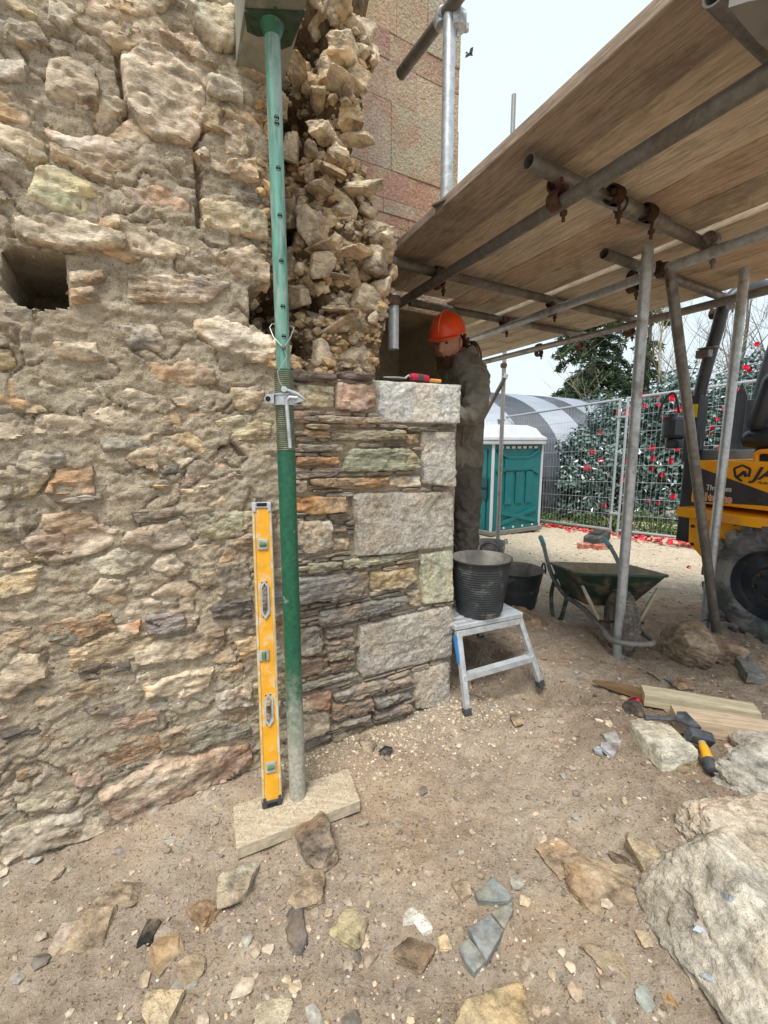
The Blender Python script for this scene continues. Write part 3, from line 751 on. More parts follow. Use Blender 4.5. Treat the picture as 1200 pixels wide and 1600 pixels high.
pier = [
 ([(457,576),(525,584),(527,594),(470,596),(457,590)], DARK, .030, 'slate'), ([(530,581),(585,586),(583,593),(535,592)], DARK, .025, 'slate'),
 ([(465,600),(523,602),(524,638),(475,636)], GREEN, .016, 'rubble'), ([(528,598),(585,600),(590,635),(560,643),(528,638)], PINK, .018, 'rubble'),
 ([(492,648),(592,652),(592,662),(495,660)], PINK, .024, 'slate'), ([(480,672),(513,672),(517,685),(480,684)], RUST, .014, 'slate'),
 ([(515,671),(630,673),(632,687),(523,690)], GREEN, .020, 'slate'), ([(635,679),(655,678),(655,695),(640,694)], TAN, .012, 'rubble'),
 ([(637,669),(690,668),(688,672),(640,674)], GREY2, .012, 'slate'), ([(480,664),(515,665),(512,669),(482,669)], TAN, .02, 'slate'),
 ([(469,694),(541,695),(534,706),(470,706)], GREY, .018, 'slate'), ([(549,702),(640,700),(655,720),(653,735),(540,738),(535,735)], GREEN, .026, 'slate'),
 ([(466,713),(530,714),(532,727),(466,729)], RUST, .016, 'slate'), ([(466,737),(530,738),(522,743),(466,744)], GREY, .014, 'slate'),
 ([(485,748),(605,746),(605,760),(540,765),(488,758)], RUST, .022, 'slate'), ([(608,745),(655,742),(656,760),(610,762)], PALE, .016, 'rubble'),
 ([(460,750),(481,749),(481,768),(460,772)], BROWN, .012, 'rubble'), ([(464,778),(540,775),(542,800),(500,806),(466,800)], RUST, .020, 'quartz'),
 ([(466,813),(515,812),(520,855),(480,865),(468,850)], WHITE, .024, 'quartz'), ([(520,818),(543,820),(542,835),(520,836)], GREY2, .012, 'slate'),
 ([(520,842),(546,840),(546,860),(522,862)], RUST, .012, 'rubble'), ([(514,806),(546,802),(547,811),(520,814)], BROWN, .012, 'slate'),
 ([(538,876),(570,870),(655,864),(656,874),(560,888),(539,887)], (.36, .38, .28), .022, 'slate'), ([(482,880),(534,878),(534,888),(483,897)], GREEN, .020, 'slate'),
 ([(484,870),(545,863),(548,867),(484,875)], GREY, .014, 'slate'), ([(463,903),(575,892),(578,915),(560,930),(465,946)], PURP, .022, 'slate'),
 ([(580,895),(645,888),(650,905),(630,918),(590,926),(580,918)], (.40, .29, .16), .018, 'rubble'), ([(498,955),(635,932),(638,945),(560,968),(501,980)], (.17, .16, .16), .026, 'slate'),
 ([(637,926),(655,922),(657,944),(641,952)], BROWN, .010, 'rubble'), ([(508,985),(550,980),(552,992),(510,998)], GREY, .018, 'slate'),
 ([(508,1002),(552,996),(554,1010),(512,1016)], BROWN, .016, 'slate'), ([(512,1021),(553,1014),(554,1028),(515,1034)], GREY, .018, 'slate'),
 ([(516,1038),(555,1032),(556,1045),(518,1052)], BROWN, .016, 'slate'), ([(462,1030),(505,1028),(505,1050),(464,1058)], BROWN, .018, 'slate'),
 ([(464,1068),(560,1050),(561,1060),(470,1080)], GREY, .022, 'slate'), ([(522,1085),(560,1072),(640,1057),(642,1068),(560,1090),(525,1098)], GREY, .024, 'slate'),
 ([(520,1104),(580,1091),(582,1108),(522,1124)], BROWN, .024, 'slate'), ([(585,1093),(642,1081),(644,1092),(588,1107)], GREY, .022, 'slate'),
 ([(584,1112),(640,1098),(643,1110),(586,1130)], GREY2, .026, 'slate'), ([(520,1131),(578,1115),(578,1128),(522,1141)], GREY, .022, 'slate'),
 ([(575,1140),(643,1118),(645,1130),(580,1150)], BROWN, .022, 'slate'), ([(520,1150),(572,1138),(560,1156),(522,1163)], BROWN, .018, 'slate'),
 ([(468,1090),(515,1075),(519,1085),(512,1108),(470,1112)], RED, .016, 'rubble'), ([(468,1118),(512,1114),(516,1140),(470,1160)], BROWN, .020, 'rubble'),
 ([(424,890),(445,887),(446,916),(425,919)], GREY2, .018, 'rubble'), ([(424,925),(446,921),(446,944),(426,948)], BLUE, .018, 'slate'),
 ([(466,985),(500,980),(505,1022),(468,1026)], GREY2, .016, 'rubble'), ([(426,955),(447,952),(448,990),(428,994)], BROWN, .014, 'rubble'),
 ([(426,1000),(449,998),(450,1040),(430,1044)], GREY2, .016, 'rubble'), ([(430,1052),(452,1048),(453,1090),(434,1094)], BROWN, .016, 'rubble'),
 ([(460,640),(488,642),(486,664),(460,664)], BROWN, .006, 'rubble'), ([(436,1100),(455,1096),(456,1130),(440,1136)], GREY2, .014, 'rubble'),
]
PP = []
for poly, col, prot, mat in pier:
    cx_ = sum(q[0] for q in poly) / len(poly); cy_ = sum(q[1] for q in poly) / len(poly)
    poly = [(x + 2.2 * (1 if x > cx_ else -1), y + 1.7 * (1 if y > cy_ else -1)) for x, y in poly]; col = tuple(.60 * a + .40 * q for a, q in zip(col, (.27, .235, .195)))
    PP.append(PX(poly, .010)); stone(PX(poly, .010), col, prot, mat, .22, .008 if mat == 'slate' else .010, strat=5 if mat == 'slate' else 1.4, step=.010)

QP = [PX(q[0], .012) for q in quoins]; v = .06; n0_ = 0
while v < 1.46:                              # thin pinning slates between the larger ones
    hgt = rg.uniform(.010, .022); u = -.80
    while u < -.03:
        wd = min(rg.uniform(.05, .16), -.006 - u); c = (u + wd / 2, v + hgt / 2); n0_ += 1
        if wd > .02 and not any(inside(c, q) for q in PP + QP):
            j = [rg.uniform(-.003, .003) for _ in range(4)]
            b, cc = slab_mesh([(u + .003, v + .0015 + j[0]), (u + wd - .003, v + .0015 + j[1]), (u + wd - .006, v + hgt - .001 + j[2]), (u + .002, v + hgt - .001 + j[3])], rg.uniform(.004, .014), .05, .2, .004, 4000 + n0_, .010, strat=5)
            rest2.add([(x + cc.x, y, z + cc.y) for x, y, z in b.v], b.f)
        u += wd
    v += hgt + .002
o = rest2.build('thin_slates', M['slate'], wall, smooth=38, col=(.26, .225, .185)); o['kind'] = 'stuff'

# broken core: tumbled stones standing in the hollow
def chunk(px, py, w, h, col, d=-.10, seed=0, tilt=0.0, mat='rubble', dep=None, flat=0):
    u, v = W(px, py, d); k = (CORNER + DV * u + Vector((0, 0, v)) + NR * d - CAM).dot(FW) / F
    sv_ = .72 + .62 * ((seed * 37) % 10) / 10
    dim = (w * k * 1.85 * sv_, (dep or max(w, h) * 1.0) * k * 2.2, h * k * 1.72 * sv_)
    b = rock(dim, 4 if w * h > 250 else 3, 8, .085, seed=seed, blocky=True)
    rg = random.Random(seed); kk_ = rg.uniform(.58, 1.25)
    return b.build('stone', M['core'], wall, smooth=24, loc=(u, -d + .016, v), rot=(rg.uniform(-.35, .35), tilt + rg.uniform(-.15, .15), rg.uniform(-.6, .6)), col=tuple((.50 * c + .50 * q) * g_ for c, q in zip(col, (.40, .315, .215)) for g_ in (kk_,)))
chunks = [
 (525,12,50,28,(.42,.31,.16),-.06,.1),(560,48,28,24,GREY,-.08,.2),(538,82,38,20,PALE,-.05,.15),(468,110,28,28,(.38,.28,.16),-.10,.3),(513,108,20,24,PALE,-.09,0),
 (556,122,24,20,WHITE,-.05,.1),(545,148,28,14,TAN,-.06,.15),(549,182,18,19,(.42,.27,.11),-.05,0),(505,200,23,20,WHITE,-.08,0),(487,229,16,10,WHITE,-.09,.2),
 (528,248,27,20,PALE,-.05,.5),(457,228,15,28,BROWN,-.13,0),(482,148,20,18,GREY2,-.20,.2),(560,294,32,15,PALE,-.03,.05),(505,297,32,8,WHITE,-.07,.03),(540,328,28,20,PALE,-.06,.3),
 (588,358,27,25,PALE,-.05,.1),(497,368,25,25,GREY,-.09,.4),(505,412,25,23,GREY,-.08,.1),(470,463,18,28,GREY2,-.12,-.3),(485,272,17,19,PALE,-.11,.1),(470,417,9,11,TAN,-.11,.2),
 (590,412,30,30,(.40,.35,.27),-.04,.2),(598,450,24,22,(.40,.36,.28),-.04,0),(575,470,30,26,TAN,-.07,.2),(548,440,26,22,BROWN,-.11,.3),(592,490,20,18,GREY,-.06,0),
 (507,556,22,28,GREY2,-.10,0),(556,556,30,27,GREY,-.07,.05),(540,515,48,14,PALE,-.07,.05),(540,511,11,9,WHITE,-.02,0),(586,498,9,9,PALE,-.02,.2),(556,495,14,9,TAN,-.05,0),
 (480,520,18,18,GREY2,-.18,.4),(470,575,14,12,GREY2,-.14,0),(446,505,10,30,BROWN,-.20,.1),
 (470,30,22,20,BROWN,-.22,0),(500,60,22,26,(.20,.13,.07),-.26,0),(475,60,20,24,BROWN,-.20,.2),(500,175,18,20,BROWN,-.20,.2),(465,180,16,22,GREY2,-.22,0),
 (470,205,12,14,BROWN,-.2,0),(515,280,16,12,TAN,-.08,.3),(470,305,16,18,BROWN,-.16,.2),(455,335,14,24,GREY2,-.18,.1),(520,355,16,20,TAN,-.10,.2),(470,375,14,20,BROWN,-.16,.2),
 (545,375,22,18,GREY,-.08,.3),(530,400,14,16,BROWN,-.10,0),(520,445,20,16,BROWN,-.16,.3),(490,495,22,14,GREY2,-.18,.1),(540,470,18,14,GREY,-.13,.2),(455,420,16,30,BROWN,-.2,.1),
 (395,215,16,22,GREY,-.06,.1),(408,240,13,18,BROWN,-.12,.2),(403,268,14,14,TAN,-.05,.1),(395,190,15,14,(.35,.24,.12),-.09,.3),(425,225,14,20,BROWN,-.18,0),(575,328,20,12,TAN,-.06,.2),
 (530,130,34,7,PALE,-.04,.3),(500,150,26,7,TAN,-.08,-.1),(570,215,22,6,PALE,-.05,.2),(520,265,30,7,GREY,-.05,.35),(480,345,26,7,PALE,-.09,.2),(560,395,34,8,TAN,-.04,.1),(510,390,26,6,PALE,-.07,.3),(525,430,30,7,GREY,-.08,.1),(565,60,22,6,PALE,-.05,.2),(600,378,24,6,PALE,-.03,.3),(535,485,34,8,TAN,-.06,.05),(480,440,22,7,GREY,-.14,.3),(608,395,14,22,(.42,.37,.29),-.05,.1),(612,425,12,18,(.42,.37,.29),-.06,.3),(570,270,14,11,TAN,-.06,.3),(580,85,14,16,GREY,-.06,.1),(525,225,16,12,TAN,-.09,.2),(500,330,16,16,BROWN,-.1,0)]
for k, (px, py, w, h, col, d, tl) in enumerate(chunks):
    uu, vv = W(px, py, -.1)
    if any(math.hypot(uu - a, vv - c) < r * .75 for a, c, r in VOIDS): continue
    chunk(px, py, w, h, col, d, 900 + k, tl)
sb = MB(); rg = random.Random(5)             # crumbs of stone and old lime lying in the hollow
for k in range(2000):
    v = rg.uniform(1.49, 2.75); u = rg.uniform(-.84, right_edge(v) - .012)
    if u > right_edge(v): continue
    s = .004 + .026 * rg.random() ** 2.2; d, f = ICO[1]; y = -mortar_depth(u, v) - s * .2; jt = [rg.uniform(.7, 1.3) for _ in range(len(d))]; d = d * np.array(jt)[:, None]
    sb.add([(u + q[0] * s * rg.uniform(.6, 1.3), y + q[1] * s, v + q[2] * s * rg.uniform(.5, 1)) for q in d], f)
o = sb.build('rubble_crumbs', M['rubble'], wall, col=(.36, .28, .18)); o['kind'] = 'stuff'

# rendered wing set back behind the corner
wing = thing('rendered_wall', 'set back upright wall of pebbly render lined out as red and buff blocks', 'wall', CORNER, WALL_ROT)
def block_mat():
    t = NT('pebbly_render'); v = t.vec((1, 1, 1)); n = t.noise(v, 55, 8, .7); n2 = t.noise(v, 5, 9, .65, .3)
    c = t.mix(1.0, t.ocol(), gray(t, t.rng(n, .3, .7, .72, 1.22)), 'MULTIPLY')
    c = t.mix(t.math('MULTIPLY', t.rng(n2, .46, .60), .75), c, t.mix(1.0, (.47, .385, .26, 1), gray(t, t.rng(n, .3, .7, .75, 1.2)), 'MULTIPLY'))
    vw = t.n('ShaderNodeTexCoord').outputs['Object']; vg = t.n('ShaderNodeNewGeometry').outputs['Position']; rr_ = t.noise(vg, 3.1, 8, .65, .4)
    c = t.mix(t.math('MULTIPLY', t.rng(rr_, .50, .60), .55), c, t.mix(1.0, (.40, .23, .165, 1), gray(t, t.rng(n, .3, .7, .75, 1.2)), 'MULTIPLY'))
    nr = t.bump(rr_, .6, .03); nr = t.bump(n, 1.0, .015, nr); nr = t.bump(t.voro(v, 70), .7, .008, nr); return t.done(c, .95, 0, nr, .15)
M['render'] = block_mat()
RR = (.42, .255, .19); RB = (.46, .37, .275)
U0, U1 = -.9, .775
cuts = [W(640, y, -1.0)[1] for y in (-330, -250, -160, -60, 67, 110, 172, 277, 322, 362)]
cuts += [2.62, 2.5, 2.36, 2.2, 2.08]; cuts = sorted(set(round(c, 3) for c in cuts), reverse=True)
rg = random.Random(12); reds = {4, 7, 9}
for i in range(len(cuts) - 1):
    v1, v0 = cuts[i], cuts[i + 1]; u = U1
    while u > U0 + .02:
        wd = rg.uniform(.22, .42) if i % 2 else rg.uniform(.34, .6); u0 = max(U0, u - wd)
        if u0 - U0 < .12: u0 = U0
        b = MB(); b.box(((u + u0) / 2, .06, (v0 + v1) / 2), (u - u0 - .002, .12 + rg.uniform(-.008, .008), v1 - v0 - .002), bev=.003)
        red = (i in reds and rg.random() < .8) or rg.random() < .15
        b.build('block', M['render'], wing, col=tuple(q * rg.uniform(.9, 1.1) for q in (RR if red else RB)), loc=(0, 1.0, 0)); u = u0
b = MB(); b.box(((U0 + U1) / 2 - .004, 1.34, 3.35), (U1 - U0 - .012, .52, 2.54)); b.box((-.42, 1.32, .9), (.94, .60, 2.36)); b.box((.732, 1.32, .9), (.08, .60, 2.36))
b.box((.37, 1.62, .9), (.66, .08, 2.36)); b.build('wall_core', M['mortar'], wing)  # recess between these boxes added so the wall foot turns dark

# ================================================================== the steel prop, needle beam, board and level
M['green'] = simple_mat('chipped_green_paint', (.012, .115, .058), .42, 0, .22, 22, (.36, .36, .31), .75, .60, .68, bump=.2, spec=.5)
def prop_worn():
    t = NT('green_paint_worn_to_the_foot'); v = t.vec((1, 1, 1), False); n = t.noise(v, 22, 9, .7, .3); n2 = t.noise(v, 75, 6, .7)
    sx = t.n('ShaderNodeSeparateXYZ'); t.l(v, sx.inputs[0])
    c = t.mix(1.0, (.009, .098, .050, 1), gray(t, t.rng(n2, .3, .7, .7, 1.3)), 'MULTIPLY')
    w = t.rng(t.math('ADD', t.math('ADD', t.math('MULTIPLY', sx.outputs[2], 1.5), n), t.math('MULTIPLY', n2, .5)), 1.52, .98)
    c = t.mix(t.math('MULTIPLY', t.rng(n, .61, .68), .6), c, (.30, .32, .27))
    c = t.mix(w, c, t.mix(1.0, (.40, .385, .32, 1), gray(t, t.rng(n2, .3, .7, .65, 1.2)), 'MULTIPLY'))
    return t.done(c, t.math('ADD', .4, t.math('MULTIPLY', w, .4)), 0, t.bump(n2, .25, .003), .5)
M['green_worn'] = prop_worn()
M['green_pale'] = simple_mat('faded_pale_green_paint', (.105, .26, .205), .4, 0, .3, 12, (.33, .38, .35), .75, .46, .62, bump=.1, spec=.5, stretch=(4, 4, .7))
M['needle'] = simple_mat('grey_green_painted_steel', (.25, .26, .22), .6, .1, .3, 7, (.42, .40, .33), .5, .5, .66, bump=.15)
BZ = .047
foot = on_z(465, 1243, BZ)
top = on_y(425, 40, foot.y + .015)
AX = (top - foot).normalized(); PL = (top - foot).length
def axis_at(py):
    lo, hi = 0.0, PL + .2
    for _ in range(40):
        m = (lo + hi) / 2
        if proj(foot + AX * m)[1] > py: lo = m
        else: hi = m
    return lo
tP, tN0, tN1, tI = axis_at(706), axis_at(634), axis_at(616), axis_at(578)
prop = thing('steel_prop', 'tall adjustable green steel prop standing on a board against the broken wall', 'steel prop', foot)
b = MB(); b.lathe([(.0, .0), (.0272, .0), (.0272, tP), (.0262, tP), (.0262, tI), (.0225, tI), (.0, tI)], ax=AX, n=28); b.build('outer_tube', M['green_worn'], prop, smooth=40)
b = MB(); pts = []
tu = int((tI - tP) / .0058)
x0, y0 = b.frame(AX)
for k in range(tu * 14 + 1):
    a = 2 * math.pi * k / 14; pts.append(AX * (tP + .004 + (tI - tP - .008) * k / (tu * 14)) + (x0 * math.cos(a) + y0 * math.sin(a)) * .0268)
b.tube(pts, .0019, 5); b.build('screw_thread', simple_mat('rubbed_thread', (.22, .22, .15), .5, .4, .3, 50), prop, smooth=60)
b = MB(); b.lathe([(.0205, tI - .3), (.0205, PL - .004)], ax=AX, n=24); b.build('inner_tube', M['green_pale'], prop, smooth=40)
front = (CAM - foot); front = (front - AX * front.dot(AX)).normalized(); side = AX.cross(front)
for py in (191, 200, 269, 342, 412, 482, 528):
    t_ = axis_at(py); dd = (CAM - (foot + AX * t_)); dd = (dd - AX * dd.dot(AX)).normalized(); dd = (dd + side * .22).normalized()
    b = MB(); b.lathe([(0, 0), (.0068, 0), (.0068, .0018), (.0058, .0018), (.0058, .0006), (0, .0018)], AX * t_ + dd * .0192, dd, 16); b.build('painted_pin_hole', M['hollow'], prop)  # dark discs on the tube paint the shade of its holes
b = MB(); tm = (tN0 + tN1) / 2; hh = (tN1 - tN0) / 2
b.lathe([(.0285, -hh), (.036, -hh), (.036, hh * .6), (.039, hh * .7), (.039, hh), (.0285, hh)], AX * tm, AX, 24, close=True)
L_ = -side
b.prism([AX * tm + L_ * .03 + front * .010 - AX * hh * .8, AX * tm + L_ * .050 + front * .010 - AX * hh * .8, AX * tm + L_ * .058 + front * .010, AX * tm + L_ * .050 + front * .010 + AX * hh * .8, AX * tm + L_ * .03 + front * .010 + AX * hh * .8], front * .02)
b.prism([AX * tm - L_ * .03 + front * .002 - AX * hh * .6, AX * tm - L_ * .055 + front * .002 - AX * hh * .2, AX * tm - L_ * .055 + front * .002 + AX * hh * .7, AX * tm - L_ * .03 + front * .002 + AX * hh * .8], front * .016)
b.build('collar_nut', M['galv'], prop, smooth=40)
b = MB(); b.lathe([(0, 0), (.0075, 0), (.0075, .001), (0, .001)], AX * tm + L_ * .047 + front * .0305, front, 14); b.build('painted_lug_hole', M['hollow'], prop)  # black disc painting the dark inside of the lug's hole
b = MB(); q = AX * tm - L_ * .018 + front * .040
b.tube([q - L_ * .02 + AX * .003, q + L_ * .004 + AX * .004, q + L_ * .012 - AX * .004, q + L_ * .012 - AX * .02, q + L_ * .006 - AX * (tm - axis_at(700))], .0058, 10); b.build('nut_handle', M['galv'], prop, smooth=50)
b = MB(); b.tube([AX * axis_at(611) + front * .01, AX * axis_at(611) + front * .052], .0085, 12); b.tube([AX * axis_at(611) + front * .044 - L_ * .004, AX * axis_at(617) + front * .042 - L_ * .035, AX * axis_at(625) + front * .040 - L_ * .058], [.004, .006, .003], 8)
b.build('locking_pin', M['galv'], prop, smooth=50)
b = MB(); tw = axis_at(545)
def wp(a, r, py): return AX * axis_at(py) + (front * math.cos(a) + side * math.sin(a)) * r
b.tube([wp(0, .026, 545), wp(-.9, .032, 530), wp(-1.7, .036, 512), wp(-2.1, .033, 505), wp(-2.9, .024, 502), wp(2.6, .024, 504), wp(1.9, .03, 508), wp(1.3, .036, 512), wp(.8, .032, 530), wp(.15, .026, 545)], .0013, 6)
b.tube([wp(.1, .026, 545), wp(.35, .030, 560), wp(-.1, .032, 573), wp(-.5, .036, 583), wp(-.35, .038, 598), wp(0, .05, 611)], .0013, 6)
b.build('wire_loop', simple_mat('wire', (.55, .55, .52), .4, .6), prop, smooth=60)
b = MB(); b.sphere(wp(.1, .027, 546), .0065, 10, 8, (1, 1, 1.2)); b.build('crimp', M['galv_old'], prop, smooth=60)
# head plate with rounded corners, and the needle beam it carries
zt = top.z
pl = [on_z(x, y, zt) for x, y in ((382, 18), (476, 22), (455, 72), (440, 78), (432, 74), (418, 56), (404, 58), (386, 50))]
b = MB(); b.prism([p - foot for p in pl], (0, 0, .008))
for x, y in ((393, 44), (396, 30), (450, 66), (448, 52), (430, 12)):
    q = on_z(x, y, zt) - foot; b.lathe([(0, 0), (.005, 0), (.005, -.002), (0, -.002)], q, (0, 0, 1), 10)
b.build('head_plate', simple_mat('dark_green_plate', (.035, .065, .042), .6, .1, .3, 20, (.12, .13, .10), .5), prop)
b = MB(); b.lathe([(.0205, -.03), (.028, -.012), (.034, -.001)], top - foot, (0, 0, 1), 20); b.build('head_weld', M['green'], prop, smooth=50)
zb = zt + .009
bl, br = on_z(383, 2, zb), on_z(474, 20, zb)
wv = (br - bl); wv = wv - DB * wv.dot(DB); wdt = wv.length; wv.normalize(); c0 = (bl + br) / 2
beam = thing('needle_beam', 'grey green steel beam run into the wall over the green prop head', 'steel beam', c0)
n0, n1 = DB * .12, -DB * .72
b = MB()
for s_ in (-1, 1): b.prism([n0 + wv * (s_ * wdt / 2), n1 + wv * (s_ * wdt / 2), n1 + wv * (s_ * (wdt / 2 - .008)), n0 + wv * (s_ * (wdt / 2 - .008))], (0, 0, .16))
b.build('web', M['needle'], beam)
for z in (0, .152):
    b = MB(); b.prism([n0 - wv * (wdt / 2 - .008), n0 + wv * (wdt / 2 - .008), n1 + wv * (wdt / 2 - .008), n1 - wv * (wdt / 2 - .008)], (0, 0, .008)); b.build('flange', M['needle'], beam, loc=(0, 0, z))

# gritty plywood-like board under the prop
tl, fl, fr, br_ = on_z(364, 1259, BZ), on_z(369, 1325, BZ), on_z(563, 1250, BZ), on_z(545, 1201, BZ)
ba = (tl + fl + fr + br_) / 4; ba.z = 0.004
bt = thing('foot_board', 'pale grit covered board lying under the prop and the yellow level', 'board', ba)
P4 = [tl, fl, fr, br_]
bm = bmesh.new(); vs = [bm.verts.new((p.x - ba.x, p.y - ba.y, 0)) for p in P4]; f = bm.faces.new(vs); r = bmesh.ops.extrude_face_region(bm, geom=[f]); 
for q in [g for g in r['geom'] if isinstance(g, bmesh.types.BMVert)]: q.co.z = BZ - .004
bmesh.ops.recalc_face_normals(bm, faces=bm.faces); bmesh.ops.bevel(bm, geom=list(bm.edges), offset=.0025, segments=1, affect='EDGES')
me = bpy.data.meshes.new('plank'); bm.to_mesh(me); bm.free(); me.materials.append(M['ply']); o = bpy.data.objects.new('plank', me); COL.objects.link(o); place(o, bt, col=(.47, .40, .29))

# spirit level leaning on the wall
lf = on_z(425, 1256, BZ + .004); lt_ = on_plane(408, 786, CORNER + NR * .035, NR)
LZ = (lt_ - lf); LL = LZ.length; LZ.normalize(); LX = Vector((.93, .36, 0)); LX = (LX - LZ * LX.dot(LZ)).normalized(); LY = LZ.cross(LX)
lev = bpy.data.objects.new('spirit_level', None); COL.objects.link(lev)
tag(lev, 'long worn yellow spirit level leaning on the wall beside the green prop', 'spirit level')
lev.location = lf; lev.rotation_euler = Matrix((LX, LY, LZ)).transposed().to_euler()
M['lyel'] = simple_mat('worn_yellow_enamel', (.72, .34, .018), .5, 0, .12, 16, (.62, .47, .27), .9, .50, .60, bump=.15)
M['lrail'] = simple_mat('rubbed_yellow_edge', (.60, .42, .17), .5, .15, .15, 24, (.55, .52, .44), .9, .5, .6, bump=.1)
M['lgrey'] = simple_mat('grey_plastic', (.38, .40, .41), .5, 0, .15, 20, (.2, .19, .17), .5)
M['lblk'] = simple_mat('dark_rubber', (.055, .06, .065), .6, 0, .2)
hw, ht = .031, .0125
fz = lambda py: max(.02, min(LL - .02, ((on_plane(416, py, lf, -LY) - lf).dot(LZ))))
holes = [(fz(964), fz(908)), (fz(1132), fz(1084))]; vials = [fz(850), fz(1022), fz(1197)]
segs = []; z0 = .012
for a, c in sorted(holes): segs.append((z0, a)); z0 = c
segs.append((z0, LL - .012))
b = MB()
for a, c in segs: b.box((0, 0, (a + c) / 2), (2 * hw - .016, 2 * ht - .006, c - a))
for a, c in holes:
    for s_ in (-1, 1): b.box((s_ * (hw - .0145), 0, (a + c) / 2), (.0132, 2 * ht - .006, c - a))
b.build('body', M['lyel'], lev)
for s_ in (-1, 1):
    b = MB(); b.box((s_ * (hw - .0038), 0, LL / 2), (.0076, 2 * ht, LL - .024), bev=.0015); b.build('edge_rail', M['lrail'], lev)
b = MB(); b.box((hw + .0006, 0, LL / 2), (.0012, 2 * ht - .003, LL - .03)); b.build('measuring_face', M['galv'], lev)
for z_, m in ((.008, 'lblk'), (LL - .008, 'lgrey')):
    b = MB(); sgn = 1 if z_ > .1 else -1
    b.box((0, 0, z_), (2 * hw + .003, 2 * ht + .003, .022), bev=.004); 
    for s_ in (-1, 1): b.box((s_ * (hw - .006), -ht - .001, z_ - sgn * .008), (.010, .004, .030), bev=.0015)
    o = b.build('end_cap', M[m], lev)
    b = MB(); b.box((0, -ht - .0016, z_ + sgn * .002), (.034, .002, .011)); b.build('painted_socket', M['hollow'], o)  # black slip painting the shade inside the hollow cap
for a, c in holes:
    pr = [(-.0145, a + .014), (0, a - .004), (.0145, a + .014), (.0145, c - .014), (0, c + .004), (-.0145, c - .014)]
    b = MB(); n = len(pr)
    vs = [(x * k, y, (z - (a + c) / 2) * (1 if k == 1 else .86) + (a + c) / 2) for y in (-ht - .003, ht + .003) for k in (1, .62) for x, z in pr]
    fs = []
    for i in range(n):
        j = (i + 1) % n
        for p, q in ((0, n), (n, 3 * n), (3 * n, 2 * n), (2 * n, 0)): fs.append((p + i, p + j, q + j, q + i))
    b.add(vs, fs); b.build('hand_hole', M['lgrey'], lev)
for i, z_ in enumerate(vials):
    b = MB(); x_ = -.010 if i == 1 else -.001
    b.box((x_, -ht - .0006, z_), (.034, .006, .036), bev=.003); o = b.build('vial_window', M['lgrey'], lev)
    b = MB(); ax = (0, 0, 1) if i == 1 else (1, 0, 0)
    b.lathe([(0, -.011), (.0075, -.011), (.0085, 0), (.0075, .011), (0, .011)], (x_, -ht - .0016, z_), ax, 14); b.build('vial', simple_mat('green_vial', (.10, .17, .05), .12, 0, .1, spec=.6), o, smooth=50)

# ================================================================== scaffolding
DZ = 2.15
A0 = Vector((.082, 2.2933, DZ))
TR = .02415
def coupler(parent, p, a, c, drop=True, mat='rust'):
    b = MB(); a = Vector(a).normalized(); c = Vector(c).normalized()
    for ax, o in ((a, -.024), (c, .024)):
        b.lathe([(TR + .0005, -.024), (TR + .007, -.024), (TR + .008, -.012), (TR + .008, .012), (TR + .007, .024), (TR + .0005, .024)], p + Vector((0, 0, -o if drop else 0)), ax, 14, close=True)
    o = b.build('coupler', M[mat], parent, world=True, smooth=45)
    b = MB(); q = p + a * .034 + Vector((0, 0, -.03)); b.tube([q + Vector((0, 0, .045)), q - Vector((0, 0, .055))], .0065, 8); b.lathe([(0, 0), (.0125, 0), (.0125, .014), (0, .014)], q - Vector((0, 0, .035)), (0, 0, 1), 6)
    q = p - a * .03 + c * .03; b.lathe([(0, 0), (.0125, 0), (.0125, .02), (0, .02)], q, (0, 0, 1), 6); b.build('bolt', M[mat], o, world=True)
def tube(parent, name, a, c, mat, r=TR, open_=True):
    b = MB(); b.pipe(a, c, r, r - .0042, 24); return b.build(name, M[mat], parent, world=True, smooth=45)

sc = thing('scaffold', 'tube and fitting scaffold carrying the timber deck beside the wall', 'scaffold', G(963, 1040))
zL, zT = DZ - .046 - TR - .026, DZ - .004 - TR
L1 = (on_z(640, 463, zL) - DB * .9, on_z(1200, 120, zL) + DB * .7); tube(sc, 'ledger', *L1, 'galv_old')
L2 = (on_z(750, 527, zL) - DB * .9, on_z(1200, 360, zL) + DB * .9); tube(sc, 'ledger', *L2, 'galv')
L3 = (on_z(770, 562, zL) - DB * .25, on_z(1200, 455, zL) + DB * .9); tube(sc, 'ledger', *L3, 'galv_mast')
T1 = (on_z(826, 252, zT), on_z(1118, 390, zT)); T2 = (on_z(944, 396, zT), on_z(1145, 470, zT)); T3 = (on_z(625, 412, zT) - DV * .12, on_z(998, 502, zT)); T4 = (on_z(640, 472, zT), on_z(918, 525, zT))
for t_, m in ((T1, 'galv_old'), (T2, 'galv_old'), (T3, 'galv_old'), (T4, 'galv_old')): tube(sc, 'transom', *t_, m)
T0 = (on_z(1118, -14, zT), on_z(1118, -14, zT) + DV * 1.3); tube(sc, 'transom', *T0, 'galv_old')
d1 = (T1[1] - T1[0]).normalized(); tube(sc, 'sleeve', T1[0] + d1 * .50, T1[0] + d1 * .80, 'galv_old', TR + .0075)
s1 = G(963, 1040, -.05); s1t = Vector((s1.x - .045, s1.y - .045, DZ - .02)); tube(sc, 'standard', s1, s1t, 'galv')
s2 = G(1097, 1006, -.05); s2t = Vector((s2.x + .01, s2.y + .02, 2.45)); tube(sc, 'standard', s2, s2t, 'galv')
m0 = G(777, 866, -.05); mt = Vector((m0.x, m0.y, 0)); mt = on_y(803, 148, m0.y); tube(sc, 'standard', m0, mt, 'galv_mast')
tube(sc, 'brace', G(1122, 1009, -.04), on_z(1046, 418, zL), 'galv_old')
